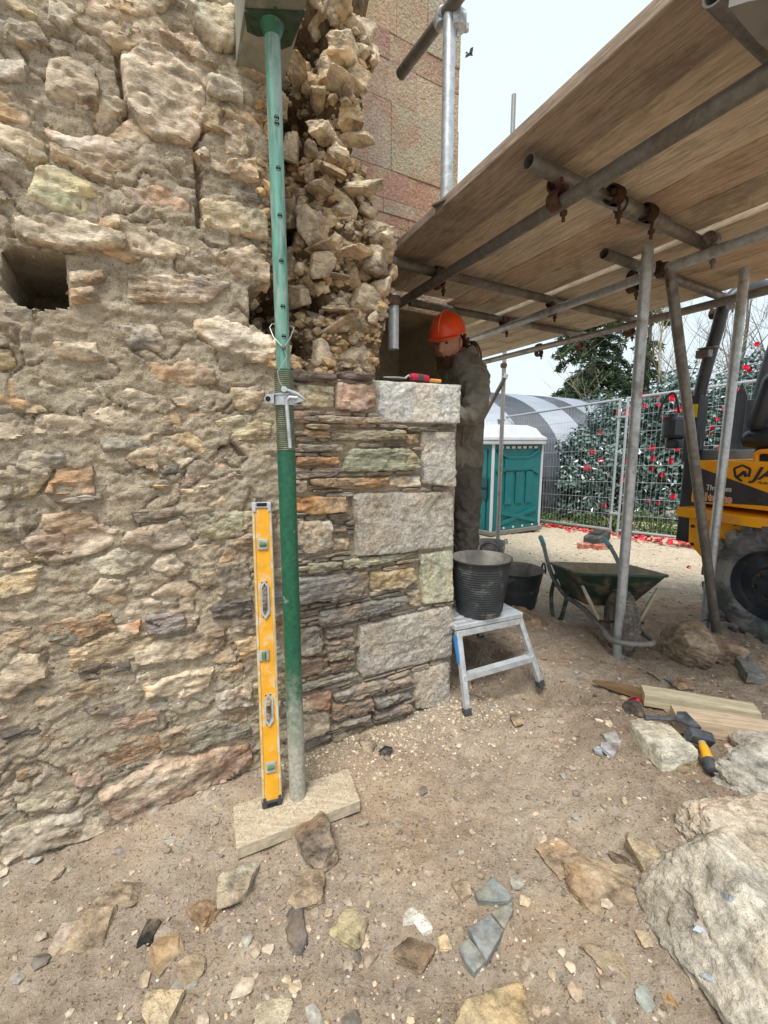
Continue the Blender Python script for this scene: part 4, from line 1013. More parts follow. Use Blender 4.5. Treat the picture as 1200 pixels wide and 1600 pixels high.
mb0 = on_y(788, 592, m0.y - .05); tube(sc, 'brace', mb0, on_y(735, 690, m0.y + .55), 'galv_old')
def near(line, px, py, z): return on_z(px, py, z)
for px, py, z, a, c, m in ((872, 300, (zL + zT) / 2, DV, DB, 'rust'), (685, 434, (zL + zT) / 2, DV, DB, 'rust'), (1110, 384, (zL + zT) / 2, DV, DB, 'galv_old'), (862, 480, (zL + zT) / 2, DV, DB, 'rust'), (787, 507, (zL + zT) / 2, DV, DB, 'rust'),
                        (985, 514, (zL + zT) / 2, DV, DB, 'rust'), (906, 536, (zL + zT) / 2, DV, DB, 'rust'), (1118, 484, (zL + zT) / 2, DV, DB, 'rust'), (990, 440, (zL + zT) / 2, DV, DB, 'rust'), (842, 547, zL, DB, DB, 'rust')):
    coupler(sc, on_z(px, py, z), a, c, True, m)
for px, py in ((960, 305), (1012, 333)): coupler(sc, on_z(px, py, zT - .01), DV, DV, False, 'rust')
coupler(sc, on_z(1010, 418, zL), (0, 0, 1), DB, False, 'galv'); coupler(sc, on_z(1036, 422, zL), DB, (0.2, 0, 1), False, 'rust'); coupler(sc, on_z(1146, 474, zL), (0, 0, 1), DB, False, 'galv')
coupler(sc, on_y(787, 571, m0.y), (0, 0, 1), DB, False, 'rust'); coupler(sc, on_y(789, 588, m0.y), (0, 0, 1), (-.4, 0, -1), False, 'galv')
coupler(sc, s2 + Vector((.02, 0, .17)), (0, 0, 1), (.1, 0, 1), False, 'galv_old')
b = MB(); q = s2 + Vector((.02, -.03, .17)); b.tube([q - DV * .10 + Vector((0, 0, .012)), q - DV * .04, q + DV * .05 - Vector((0, 0, .01)), q + DV * .12 - Vector((0, 0, .006))], .004, 6); b.build('wire_tie', M['rust'], sc, world=True)

# deck boards, each laid loose on the transoms
names = ['outermost scaffold board of the deck with its thick edge against the sky', 'second scaffold board in from the sky side edge of the deck', 'third scaffold board in from the sky side edge of the deck', 'fourth scaffold board in from the sky side edge of the deck',
 'fifth scaffold board of the deck next to the board with the pale edge', 'sixth scaffold board of the deck with the pale edge', 'scaffold board between the pale edged board and the two far boards', 'last but one scaffold board towards the trees side of the deck', 'farthest scaffold board of the deck along the trees side']
perp = [0, .228, .455, .685, .912, 1.160, 1.386, 1.612, 1.838, 2.062]
bc = [(.33, .26, .205), (.50, .41, .305), (.55, .465, .36), (.47, .355, .265), (.51, .42, .32), (.52, .44, .335), (.46, .365, .275), (.51, .42, .32), (.55, .465, .355)]
BR = math.atan2(DB.y, DB.x) - math.pi / 2
rg = random.Random(4)
for i in range(9):
    w = min(.225, perp[i + 1] - perp[i] - .008) if i != 4 else .226
    s1_ = 2.1 + rg.uniform(-.15, .15); c = perp[i] + w / 2
    far = -.60 if c < .75 else -3.15 + rg.uniform(-.1, .1)
    L = s1_ - far; p = A0 + PN * c + DB * ((s1_ + far) / 2); zz = (.020 if i < 5 else 0) + rg.uniform(0, .003)
    b = MB(); b.box((0, 0, 0), (w, L, .038), bev=.003)
    o = b.build('scaffold_board', M['board'], loc=(p.x, p.y, DZ + .0195 + zz), rot=(0, 0, BR), col=bc[i]); tag(o, names[i], 'scaffold board', 'boards of the scaffold deck')
    if i == 5: b = MB(); b.box((-w / 2 - .0015, 0, .002), (.003, L - .02, .033)); b.build('pale_edge', simple_mat('bleached_edge', (.62, .55, .44), .8), o)
p = [on_z(x, y, DZ - .10) for x, y in ((1138, 12), (1186, 68), (1230, 100), (1300, -20), (1170, 2))]
b = MB(); c = sum(p, Vector()) / 5; b.prism([q - c for q in p], (0, 0, .026)); o = b.build('packing_sheet', simple_mat('grey_sheet', (.17, .165, .155), .7, 0, .25, 8, (.16, .12, .09), .5), loc=c); tag(o, 'grey sheet wedged under the deck above the top tube end', 'sheet')

# upper scaffold standing on the deck in front of the rendered wall
us_ = thing('scaffold', 'upright tube and cross tube clamped together in front of the rendered wall', 'scaffold', (0, 0, 0))
sb_ = on_z(697, 322, DZ + .04); us_.location = sb_
st = on_y(703, 10, sb_.y); stt = sb_ + (st - sb_) * 1.35; tube(us_, 'standard', sb_, stt, 'galv')
pj = sb_ + (st - sb_) * .98; zc = pj.z
c0_, c1_ = on_z(626, 116, zc), on_z(708, 6, zc); dd = (c1_ - c0_).normalized(); off = Vector((0, -.0, .0))
tube(us_, 'ledger', c0_, c1_ + dd * .9, 'galv_old')
coupler(us_, on_z(692, 30, zc), dd, (0, 0, 1), False, 'galv'); coupler(us_, on_y(716, 34, sb_.y), (0, 0, 1), (1, 0, 0), False, 'galv')
b = MB(); b.lathe([(0, 0), (.06, 0), (.06, .006), (0, .006)], sb_ - Vector((0, 0, .0)), (0, 0, 1), 4); b.build('base_plate', M['galv_old'], us_, world=True)
hb = on_plane(615, 546, CORNER - NR * .30, NR); o = thing('steel_tube', 'short steel tube hanging upright in the dark gap by the orange helmet', 'tube', hb)
b = MB(); b.pipe((0, 0, 0), (0, 0, .24), TR, TR - .004); b.build('tube', M['galv'], o, smooth=45)
b = MB(); b.lathe([(TR + .0005, .0), (TR + .008, .0), (TR + .008, .04), (TR + .0005, .04)], (0, 0, .19), (0, 0, 1), 14, close=True); b.build('clamp_ring', M['rust'], o, smooth=45)

# ================================================================== step stool, tubs, wheelbarrow
f1 = G(730, 1117); f2 = G(845, 1072)
zs = .425
pl_, pr_ = on_z(714, 976, zs), on_z(812, 957, zs)
st_ = thing('step_stool', 'folding aluminium step stool standing in the shallow dig with a black tub on top', 'step stool', ((f1.x + f2.x) / 2, (f1.y + f2.y) / 2, min(f1.z, f2.z)))
dx = (pr_ - pl_); dx.z = 0; wS = dx.length; dx.normalize(); dy = Vector((-dx.y, dx.x, 0)); dep = .27
def sp(a, b_, z): return pl_ + dx * a + dy * b_ + Vector((0, 0, z - zs))
rotS = Matrix.Rotation(math.atan2(dx.y, dx.x), 3, 'Z')
b = MB(); b.box(sp(wS / 2, dep / 2, zs - .012), (wS + .03, dep + .02, .026), rotS, .005)
for k in range(6): b.box(sp(wS / 2, .03 + k * (dep - .06) / 5, zs + .0025), (wS + .01, .012, .004), rotS)
b.build('platform', M['alu'], st_, world=True)
zf = [f1.z, f2.z]
bl_, br2 = f1 + dy * .52 - dx * .0, f2 + dy * .50
for q, t_, nm in ((f1, sp(.004, .0, zs - .03), 'front'), (f2 + Vector((0, 0, .0)), sp(wS - .004, .0, zs - .03), 'front'), (Vector((bl_.x, bl_.y, gz(bl_.x, bl_.y))), sp(.01, dep, zs - .03), 'rear'), (Vector((br2.x, br2.y, gz(br2.x, br2.y) - .01)), sp(wS - .01, dep, zs - .03), 'rear')):
    b = MB(); d = (t_ - q).normalized(); x = dx - d * dx.dot(d); x.normalize(); y = d.cross(x); w2, h2 = .0125, .0075
    b.prism([q + x * w2 + y * h2, q + x * w2 - y * h2, q - x * w2 - y * h2, q - x * w2 + y * h2], t_ - q)
    for s_ in (-1, 1): b.prism([q + x * (s_ * w2) - y * h2, q + x * (s_ * w2) - y * (h2 + .006), q + x * (s_ * (w2 - .003)) - y * (h2 + .006), q + x * (s_ * (w2 - .003)) - y * h2], t_ - q)
    o = b.build('leg', M['alu'], st_, world=True)
    b = MB(); b.prism([q + x * .017 + y * .015, q + x * .017 - y * .015, q - x * .017 - y * .015, q - x * .017 + y * .015], d * .03); b.build('rubber_foot', M['lblk'], o, world=True)
for (a0, a1), z0_ in (((f1, sp(.004, 0, zs - .03)), .40), ((f1, sp(.004, 0, zs - .03)), .93)):
    p = a0.lerp(a1, z0_); q = f2.lerp(sp(wS - .004, 0, zs - .03), z0_ * .98 - .02 if z0_ < .9 else .93); d = (q - p)
    b = MB(); dd_ = dep * (1 - z0_) * .0 + .03
    b.prism([p + dy * -.008, p + dy * -.008 + Vector((0, 0, .026)), p + dy * dd_ + Vector((0, 0, .026)), p + dy * dd_], d); b.build('tread' if z0_ < .9 else 'top_rail', M['alu'], st_, world=True)
b = MB(); b.tube([f1.lerp(sp(.004, 0, zs - .03), .62) - dx * .012, f1.lerp(sp(.004, 0, zs - .03), .95) - dx * .018], .009, 8); b.build('blue_hinge', simple_mat('blue_plastic', (.02, .16, .42), .4), st_, world=True)

M['tub'] = simple_mat('dusty_black_rubber', (.030, .034, .038), .6, 0, .3, 9, (.34, .32, .28), .55, .52, .70, bump=.3)
M['tub_in'] = simple_mat('mortar_caked_rubber', (.24, .23, .21), .85, 0, .4, 9, (.45, .41, .34), .7, .45, .6, bump=.6)
def tub(name, label, base, r0, r1, h, ribs, tilt=(0, 0, 0), handles=((0, 1), (0, -1)), group=None, caked=.03, mat='tub'):
    t = thing(name, label, 'tub', base, 0, group); t.rotation_euler = tilt
    prof = [(0, 0), (r0 * .96, 0), (r0, .01)]
    n = ribs * 4
    for k in range(n + 1):
        u = k / n; hh = .02 + u * (h * .80); r = r0 + (r1 - r0) * hh / h; prof.append((r + (.0024 if (k % 4) in (1, 2) and k < n else 0), hh))
    prof += [(r1 - .004, h * .86), (r1, h * .97), (r1 + .006, h * .985), (r1 + .006, h), (r1 - .001, h)]
    b = MB(); b.lathe(prof, n=40); b.build('shell', M[mat], t, smooth=50)
    b = MB(); b.lathe([(r1 - .001, h), (r1 - .006, h * .9), (r0 - .004, caked), (r0 * .5, caked + .006), (0, caked + .004)], n=40); b.build('lining', M['tub_in'], t, smooth=60)
    for ax, ay in handles:
        b = MB(); e = Vector((ay, -ax, 0)); c = Vector((ax, ay, 0)) * (r1 + .006)
        b.tube([c + e * .05 + Vector((0, 0, h - .02)), c + e * .048 + Vector((0, 0, h + .012)), c + e * .025 + Vector((0, 0, h + .036)), c + Vector((0, 0, h + .042)), c - e * .025 + Vector((0, 0, h + .036)), c - e * .048 + Vector((0, 0, h + .012)), c - e * .05 + Vector((0, 0, h - .02))], .0065, 8)
        b.build('handle', M[mat], t, smooth=60)
    return t
tc = on_z(746, 958, zs + .006)
t1 = tub('rubber_tub', 'dusty ribbed black tub standing on the aluminium step stool', (tc.x + .012, tc.y + .02, zs + .005), .105, .142, .275, 19, handles=((.5, .86), (-.86, .5)))
b = MB(); b.sphere((.0, .05, .19), .012, 8, 6, (1, 1, .7)); b.build('brick_crumb', simple_mat('brick_red', (.42, .10, .05), .8), t1)
g2 = G(812, 956)
tub('rubber_tub', 'smooth black tub on the ground between the step stool and the wheelbarrow', (g2.x, g2.y + .13, g2.z), .14, .185, .27, 3, handles=((.99, -.1), (-.99, .1)))
g3 = G(772, 905)
tub('rubber_tub', 'small grey tub half hidden behind the two black tubs', (g3.x + .09, g3.y + .55, gz(g3.x, g3.y + .5)), .12, .15, .26, 5, handles=((.8, -.6), (-.8, .6)), mat='tub_in')

M['barrow'] = simple_mat('scraped_dark_green_tray', (.030, .070, .048), .55, .1, .4, 8, (.27, .21, .15), .7, .50, .62, bump=.3)
M['barrow_in'] = simple_mat('mortar_crusted_tray', (.36, .30, .21), .9, 0, .3, 10, (.22, .15, .09), .5, bump=.6)
M['frame'] = simple_mat('muddy_tube_frame', (.19, .20, .19), .6, .3, .3, 10, (.33, .26, .18), .7, .48, .6, bump=.2)
wc = G(967, 1014); wc.z -= .015
wb = thing('wheelbarrow', 'muddy green wheelbarrow with a fat tyre parked behind the near upright tube', 'wheelbarrow', wc, math.atan2(-.115, .993))
# local x: to the photograph's right, local y: from the wheel back to the handles
def loft(rings, b):
    n = len(rings[0]); o = len(b.v); b.v.extend([tuple(p) for r in rings for p in r])
    for i in range(len(rings) - 1):
        for k in range(n): b.f.append((o + i * n + k, o + i * n + (k + 1) % n, o + (i + 1) * n + (k + 1) % n, o + (i + 1) * n + k)); b.mi.append(0)
    return b
def rr(x0, x1, y0, y1, xb, z0, z1, r=.06, n=6):
    """rounded rectangle, front narrower (x1 at y0, xb at y1), z0 front z1 rear"""
    P = []
    for (cx, cy, a0) in ((x1 - r, y0 + r, -90), (xb - r, y1 - r, 0), (-xb + r, y1 - r, 90), (-x1 + r, y0 + r, 180)):
        for k in range(n + 1):
            a = R_(a0 + 90 * k / n); x = cx + r * math.cos(a); y = cy + r * math.sin(a); P.append((x, y, z0 + (z1 - z0) * (y - y0) / (y1 - y0)))
    return P
DROP = lambda P: [(p[0], p[1], p[2] - (.075 + .15 * max(-.2, p[1]) / .83) * min(1, max(0, (p[2] - .02) / .3))) for p in P]
outer = [rr(0, .13, .20, .52, .17, .32, .33, .05), rr(0, .15, .17, .55, .19, .34, .345, .06), rr(0, .255, .01, .66, .265, .535, .545, .08), rr(0, .267, -.005, .675, .277, .538, .548, .085), rr(0, .267, -.005, .675, .277, .550, .560, .085), rr(0, .255, .01, .66, .265, .550, .560, .08)]
outer = [DROP(r) for r in outer]; b = MB(); loft(outer, b); b.f.append(tuple(range(27, -1, -1))); b.mi.append(0); tray = b.build('tray', M['barrow'], wb, smooth=50)
inner = [outer[5], DROP(rr(0, .146, .175, .545, .186, .365, .37, .06)), DROP(rr(0, .08, .25, .45, .10, .375, .38, .03))]
b = MB(); loft(inner, b); b.f.append(tuple(range(56, 84))); b.mi.append(0); b.build('tray_lining', M['barrow_in'], tray, smooth=60)
def sub(pts, n=5):
    pts = [Vector(p) for p in pts]; out = []
    for i in range(len(pts) - 1):
        p0, p1, p2, p3 = pts[max(i - 1, 0)], pts[i], pts[i + 1], pts[min(i + 2, len(pts) - 1)]
        for k in range(n):
            t = k / n; out.append(.5 * ((2 * p1) + (p2 - p0) * t + (2 * p0 - 5 * p1 + 4 * p2 - p3) * t * t + (3 * p1 - p0 - 3 * p2 + p3) * t ** 3))
    return out + [pts[-1]]
for s_ in (-1, 1):
    b = MB(); b.tube(sub(DROP([(s_ * .245, 1.02, .72), (s_ * .25, .90, .665), (s_ * .255, .76, .57), (s_ * .245, .60, .45), (s_ * .20, .45, .345), (s_ * .14, .24, .27), (s_ * .105, .0, .185), (s_ * .115, -.13, .165), (s_ * .08, -.20, .165), (0, -.212, .165)])), .0155, 10); fr_ = b.build('frame_tube', M['frame'], wb, smooth=60)
    b = MB(); b.tube(sub(DROP([(s_ * .2455, 1.045, .73), (s_ * .2462, 1.0, .712), (s_ * .2485, .91, .67)])), .019, 10); b.build('grip', simple_mat('teal_grip', (.07, .27, .29), .5, 0, .2, 20, (.3, .27, .22), .5), fr_, smooth=60)
    b = MB(); b.tube(sub([(s_ * .215, .60, .31), (s_ * .245, .615, .15), (s_ * .24, .58, .01), (s_ * .225, .52, -.02), (s_ * .205, .47, .02), (s_ * .19, .40, .24)]), .0145, 10); b.build('leg', simple_mat('dark_green_leg', (.06, .10, .085), .55, .2, .3, 12, (.3, .24, .17), .6), wb, smooth=60)
    b = MB(); b.tube([(s_ * .215, .06, .38), (s_ * .175, .05, .30), (s_ * .112, .03, .18)], [.009, .012, .010], 8); b.build('tray_stay', simple_mat('pale_stay', (.42, .36, .26), .7, .1, .2), wb, smooth=60)
b = MB(); prof = []
for k in range(21):
    a = 2 * math.pi * k / 20; prof.append((.135 + .052 * math.cos(a), .048 * math.sin(a)))
b.lathe(prof, (0, 0, .185), (1, 0, 0), 36)
for k in range(44):
    a = 2 * math.pi * k / 44
    for s_ in (-1, 0, 1):
        aa = a + s_ * .035; b.box((s_ * .022, math.cos(aa) * .186, .185 + math.sin(aa) * .186), (.016, .012, .006), Matrix.Rotation(aa - math.pi / 2, 3, 'X'))
whl = b.build('tyre', simple_mat('muddy_tyre', (.11, .10, .09), .8, 0, .3, 12, (.31, .25, .18), .8, .42, .58, bump=.3), wb, smooth=45)
b = MB(); b.lathe([(.095, -.03), (.085, -.024), (.05, -.012), (.03, -.034), (0, -.034)], (0, 0, .185), (1, 0, 0), 24); b.lathe([(.095, .03), (.085, .024), (.05, .012), (.03, .034), (0, .034)], (0, 0, .185), (1, 0, 0), 24); b.build('wheel_rim', M['frame'], wb, smooth=50)
b = MB(); b.tube([(-.125, 0, .185), (.125, 0, .185)], .009, 8); b.build('axle', M['rust'], wb)

wb.scale = (.93, .93, .93)

# ================================================================== portable toilet
tl0 = G(766, 838)
toi = thing('portable_toilet', 'teal portable toilet with a white roof standing by the curved shed', 'toilet', tl0, WALL_ROT)
tz = tl0.z; Ht = on_y(790, 693, tl0.y).z - tz - .02; Wt = 1.06; Dt = 1.06
M['teal'] = simple_mat('teal_plastic', (.003, .125, .13), .45, 0, .12, 4, (.10, .17, .16), .4, .56, .7)
M['white'] = simple_mat('white_plastic', (.50, .52, .54), .45, 0, .06, 6, (.42, .42, .40), .3, .58, .7)
M['steelgrey'] = simple_mat('skid_grey', (.17, .16, .145), .7)
b = MB(); b.box((Wt / 2, Dt / 2, .05 + Ht / 2), (Wt - .03, Dt - .03, Ht - .02)); b.build('cabin', M['teal'], toi)
b = MB(); b.box((Wt / 2, Dt / 2, .035), (Wt + .06, Dt + .06, .07), bev=.012); b.build('skid', M['steelgrey'], toi)
for x, y in ((.012, .012), (Wt - .012, .012), (.012, Dt - .012)):
    b = MB(); b.box((x, y, .06 + Ht / 2), (.035, .035, Ht - .01), bev=.006); b.build('corner_post', M['white'] if y < .5 else M['teal'], toi)
def panel(b, pts, w, side='f', h=.018):
    for p, q in zip(pts, pts[1:]):
        p, q = Vector((p[0], 0, p[1])), Vector((q[0], 0, q[1])); d = q - p; c = (p + q) / 2
        m = Matrix.Rotation(-math.atan2(d.z, d.x), 3, 'Y'); b.box((c.x, .006 - h / 2, c.z), (d.length + w * .5, h, w), m, .004)
b = MB(); panel(b, [(.10, Ht * .94), (.30, Ht * .86), (.76, Ht * .86), (.96, Ht * .94)], .04); panel(b, [(.10, Ht * .70), (.25, Ht * .735), (.80, Ht * .735), (.97, Ht * .68)], .05)
b.build('panel_rib', M['teal'], toi)
b = MB(); panel(b, [(.16, Ht * .12), (.94, Ht * .26)], .06); panel(b, [(.16, Ht * .26), (.94, Ht * .12)], .06, h=.022); b.build('cross_brace', M['teal'], toi)
for x in (.34, .56, .78):
    b = MB(); b.box((x, .001, Ht * .52), (.15, .012, Ht * .36), bev=.004); b.build('raised_panel', M['teal'], toi)
b = MB(); b.box((.55, .001, Ht * .80), (.62, .010, Ht * .10), bev=.004); b.build('raised_panel', M['teal'], toi)
b = MB(); b.box((.54, .004, .095), (.98, .02, .05), bev=.003); b.build('base_strip', M['teal'], toi)
for x in (.26, .46, .66, .88):
    b = MB(); b.lathe([(0, -.016), (.018, -.014), (.02, .0)], (x, .0, .10), (0, 1, 0), 10); b.build('rivet', M['white'], toi)
for z_, d_ in ((Ht * .57, .10), (Ht * .47, .05)):
    b = MB(); b.box((-.006, .16, z_), (.03, .13, .19), bev=.006); b.build('latch_box', simple_mat('dark_teal', (.005, .05, .055), .5), toi)
b = MB(); b.box((.003, Dt * .52, Ht * .5), (.014, Dt * .80, Ht * .9), bev=.004); dr = b.build('door', M['teal'], toi)
b = MB(); b.box((-.01, Dt * .52, Ht * .2), (.012, Dt * .6, .03)); b.box((-.01, Dt * .52, Ht * .75), (.012, Dt * .6, .03)); b.build('door_rib', M['teal'], dr)
for k in range(7):
    b = MB(); b.box((.16 + .12 * k, -.004, Ht * .972), (.075, .01, .035)); b.build('vent_slot', simple_mat('vent_buff', (.55, .46, .38), .7), toi)
R1 = [(-.06, -.06, Ht + .03), (Wt + .06, -.06, Ht + .03), (Wt + .06, Dt + .06, Ht + .03), (-.06, Dt + .06, Ht + .03)]
def ringz(o, z, r=.08): return rr(0, Wt / 2 + o, -Dt / 2 - o, Dt / 2 + o, Wt / 2 + o, z, z, r)
b = MB(); loft([[(x + Wt / 2, y + Dt / 2, z) for x, y, z in ringz(o, z)] for o, z in ((.05, Ht + .01), (.055, Ht + .04), (.035, Ht + .06), (.06, Ht + .075), (.055, Ht + .11), (.0, Ht + .15), (-.06, Ht + .25), (-.16, Ht + .30), (-.40, Ht + .31))], b); b.f.append(tuple(range(8 * 28, 9 * 28))); b.mi.append(0)
b.build('roof', M['white'], toi, smooth=40)
b = MB(); b.lathe([(.05, 0), (.05, .09), (.065, .09), (.065, .11), (0, .12)], (Wt * .62, Dt * .5, Ht + .29), (0, 0, 1), 14); b.build('vent_pipe', M['steelgrey'], toi, smooth=40)

# ================================================================== curved shed
def hut_mat(name, col): return simple_mat(name, col, .5, .2, .10, 1.5, (.30, .31, .32), .3, .5, .7)
M['sheetw'] = hut_mat('white_corrugated_sheet', (.27, .30, .35)); M['sheetg'] = hut_mat('grey_corrugated_sheet', (.060, .068, .085)); M['sheetd'] = hut_mat('dark_cladding', (.045, .05, .06))
hy = on_y(850, 622, 12.2); hw0 = on_y(845, 738, 9.6)
hut = thing('curved_shed', 'long curved roof shed of grey and white corrugated bands behind the fence', 'shed', (hy.x, hy.y, gz(hy.x, 12)), WALL_ROT)
hz = hut.location.z; zr = hy.z - hz; Rh = 2.55; zw = on_y(850, 738, 9.9).z - hz; rise = zr - zw
def vault(x, a): return (x, -Rh * math.sin(a), zw + rise * math.cos(a))
edges = []; x = -3.6; k = 0
xs_ = [-4.2, -3.3, -2.3, -1.42, -.72, .22, 1.12, 2.0, 2.9, 3.8, 4.7, 5.6, 6.5]
for k in range(len(xs_) - 1):
    b = MB(); m_ = 26; n_ = int((xs_[k + 1] - xs_[k]) / .038)
    vs = []; fs = []
    for i in range(n_ + 1):
        x = xs_[k] + (xs_[k + 1] - xs_[k]) * i / n_; w = .012 * (1 if i % 2 else -1)
        for j in range(m_ + 1):
            a = -math.pi / 2 + math.pi * j / m_; vs.append((x, -(Rh + w) * math.sin(a), zw + (rise + w) * math.cos(a)))
    for i in range(n_):
        for j in range(m_): fs.append((i * (m_ + 1) + j, (i + 1) * (m_ + 1) + j, (i + 1) * (m_ + 1) + j + 1, i * (m_ + 1) + j + 1))
    b.add(vs, fs); b.build('roof_band', M['sheetw' if k % 2 == 0 else 'sheetg'], hut)
b = MB(); 
for i in range(int(10.6 / .09)):
    x = -4.2 + .09 * i; b.box((x + .03, -Rh - .01, zw / 2 - .15), (.05, .04, zw + .3))
b.box((1.1, -Rh + .02, zw / 2 - .15), (10.6, .03, zw + .3)); o = b.build('side_wall', M['sheetd'], hut); o['kind'] = 'stuff'
b = MB(); b.box((1.1, Rh - .02, zw / 2 - .15), (10.6, .05, zw + .3)); b.build('rear_wall', M['sheetd'], hut)
pts = [vault(6.48, -math.pi / 2 + math.pi * j / 24) for j in range(25)]
b = MB(); b.prism([(6.48, Rh, -.3)] + [Vector(p) for p in pts[::1]] + [(6.48, -Rh, -.3)], (.03, 0, 0)); b.prism([(-4.18, Rh, -.3)] + [Vector((-4.18, p[1], p[2])) for p in pts] + [(-4.18, -Rh, -.3)], (.03, 0, 0)); b.build('end_wall', M['sheetg'], hut)
b = MB(); b.tube([(.62, -Rh * .80, zw + rise * .62), (1.75, -Rh * .80, zw + rise * .62)], .018, 6)
for i in range(9): b.box((.66 + .13 * i, -Rh * .80 - .02, zw + rise * .62), (.03, .05, .05))
b.build('fixing_strip', simple_mat('rusty_fixing', (.50, .38, .28), .7), hut)

# ================================================================== mesh fence
def fence_panel(pa, pb, label, h=2.0):
    L = (pb - pa).length; d = (pb - pa); t = thing('mesh_fence_panel', label, 'fence', pa, math.atan2(d.y, d.x), 'mesh fence panels around the yard')
    sl = d.z / math.hypot(d.x, d.y); L = math.hypot(d.x, d.y); z0 = .10
    Z = lambda x, z: (x, 0, z + sl * x)
    for nm, p, q in (('top_rail', Z(0, h), Z(L, h)), ('bottom_rail', Z(0, z0), Z(L, z0)), ('upright', Z(0.02, 0), Z(0.02, h)), ('upright', Z(L - .02, 0), Z(L - .02, h))):
        b = MB(); b.tube([p, q], .019, 8); b.build(nm, M['fence'], t, smooth=50)
    b = MB(); n = int(L / .062)
    for i in range(1, n): x = L * i / n; b.tube([Z(x, z0), Z(x, h)], .0016, 4, False)
    o = b.build('mesh_wires', M['fence'], t); o['kind'] = 'stuff'
    b = MB()
    for k in range(1, 8):
        z = z0 + (h - z0) * k / 8; b.tube([Z(0, z), Z(L, z)], .0028, 4, False)
    o = b.build('cross_wires', M['fence'], t); o['kind'] = 'stuff'
    return t
M['fence'] = galv('bright_fence_steel', (.45, .48, .51), (.28, .27, .25), .4)
fA, fB = G(836, 820), G(957, 838); fC = G(1072, 853)
fA = fB + (fA - fB).normalized() * 3.3; fA.z = gz(fA.x, fA.y)
fD = fB + (fC - fB).normalized() * 3.4; fD.z = gz(fD.x, fD.y)
fence_panel(fA, fB - (fB - fA).normalized() * .03, 'mesh fence panel between the teal toilet and the double fence post')
fence_panel(fB + (fD - fB).normalized() * .05, fD, 'mesh fence panel running from the double fence post behind the dumper')
for z_ in (.35, 1.75):
    b = MB(); b.box((0, 0, 0), (.13, .05, .03), bev=.004); o = b.build('fence_clip', M['galv'], loc=(fB.x, fB.y, fB.z + z_), rot=(0, 0, math.atan2((fD - fB).y, (fD - fB).x))); tag(o, ('upper' if z_ > 1 else 'lower') + ' steel clip joining the double post of the mesh fence', 'fence clip')
b = MB(); b.box((0, 0, .065), (.62, .22, .13), bev=.03); b.box((0, 0, .14), (.30, .12, .03), bev=.01)
q = G(922, 847); o = b.build('rubber_block', simple_mat('black_rubber_block', (.035, .035, .037), .75, 0, .3, 10, (.25, .2, .15), .4, bump=.4), loc=(q.x + .12, q.y + .05, q.z - .01), rot=(0, 0, .9)); tag(o, 'black rubber foot block under the double post of the mesh fence', 'block')
M['brick'] = simple_mat('red_brick', (.36, .105, .06), .85, 0, .3, 18, (.50, .38, .30), .7, .5, .62, bump=.5)
for k, (px, py, rz, lb) in enumerate(((913, 857, .25, 'red brick lying at the left end of the black fence foot'), (941, 859, .2, 'longer red brick lying in front of the black fence foot'))):
    q = G(px, py); b = MB(); b.box((0, 0, .033), (.215 if k else .15, .103, .065), bev=.004)
    for s_ in (-1, 0, 1): b.lathe([(0, 0), (.012, 0), (.012, .0015), (0, .0015)], (s_ * .05, 0, .0655), (0, 0, 1), 10)
    o = b.build('brick', M['brick'], loc=(q.x, q.y, q.z), rot=(.03, 0, rz)); tag(o, lb, 'brick')

# ================================================================== dumper
p0 = G(1183, 1001); p0.z -= .02
DX, DY = DB, PN
dm = thing('dumper', 'orange site dumper with black roll bar, black seat and muddy lugged tyre', 'dumper', p0, math.atan2(DX.y, DX.x))
def Dp(px, py, c=0.0):
    q = on_plane(px, py, p0 + DY * c, -DY) - p0; return q.dot(DX), q.z
def D3(px, py, c): x, z = Dp(px, py, c); return Vector((x, c, z))
M['orange'] = simple_mat('orange_machine_paint', (.95, .40, .006), .42, 0, .10, 5, (.45, .27, .12), .5, .52, .66, bump=.06, spec=.5)
M['decal'] = simple_mat('charcoal_decal', (.045, .042, .048), .5, 0, .15, 8, (.13, .10, .08), .5, .45, .65)
M['blackm'] = simple_mat('black_steel', (.030, .036, .044), .4, 0, .2, 8, (.13, .12, .11), .4, .52, .66, spec=.5)
M['vinyl'] = simple_mat('black_vinyl', (.022, .025, .030), .38, 0, .2, 10, spec=.5)
cB = .10; Wd = .86
hull = [Dp(*p, cB) for p in ((1091, 719), (1200, 723))]; sl = (hull[1][1] - hull[0][1]) / (hull[1][0] - hull[0][0])
xr = hull[1][0] + .85; zt_ = lambda x: hull[0][1] + sl * 0 * (x - hull[0][0])
h0x, h0z = hull[0]; a1, b1 = Dp(1080, 784, cB)
b = MB(); b.prism([(h0x, cB, h0z), (xr, cB, h0z), (xr, cB, b1), (a1, cB, b1), (a1 - .002, cB, b1 + .05)], (0, Wd, 0)); b.build('hull', M['orange'], dm)
s0 = D3(1060, 792, .02); s1 = D3(1060, 806, .02); hsh = s0.z - s1.z
b = MB(); b.box(((s0.x + xr) / 2, .02 + (Wd + .12) / 2, s0.z - hsh / 2), (xr - s0.x, Wd + .16, hsh), bev=.006); b.build('footplate', M['orange'], dm)
l0 = Dp(1077, 808, .07); l1 = Dp(1076, 848, .07); l2 = Dp(1100, 874, .07)
b = MB(); b.prism([(l0[0], .07, s0.z - hsh), (xr, .07, s0.z - hsh), (xr, .07, l2[1] - .02), (l2[0] + .02, .07, l2[1] - .02), (l1[0], .07, l1[1])], (0, Wd - .06, 0)); ch = b.build('chassis_plate', M['orange'], dm)
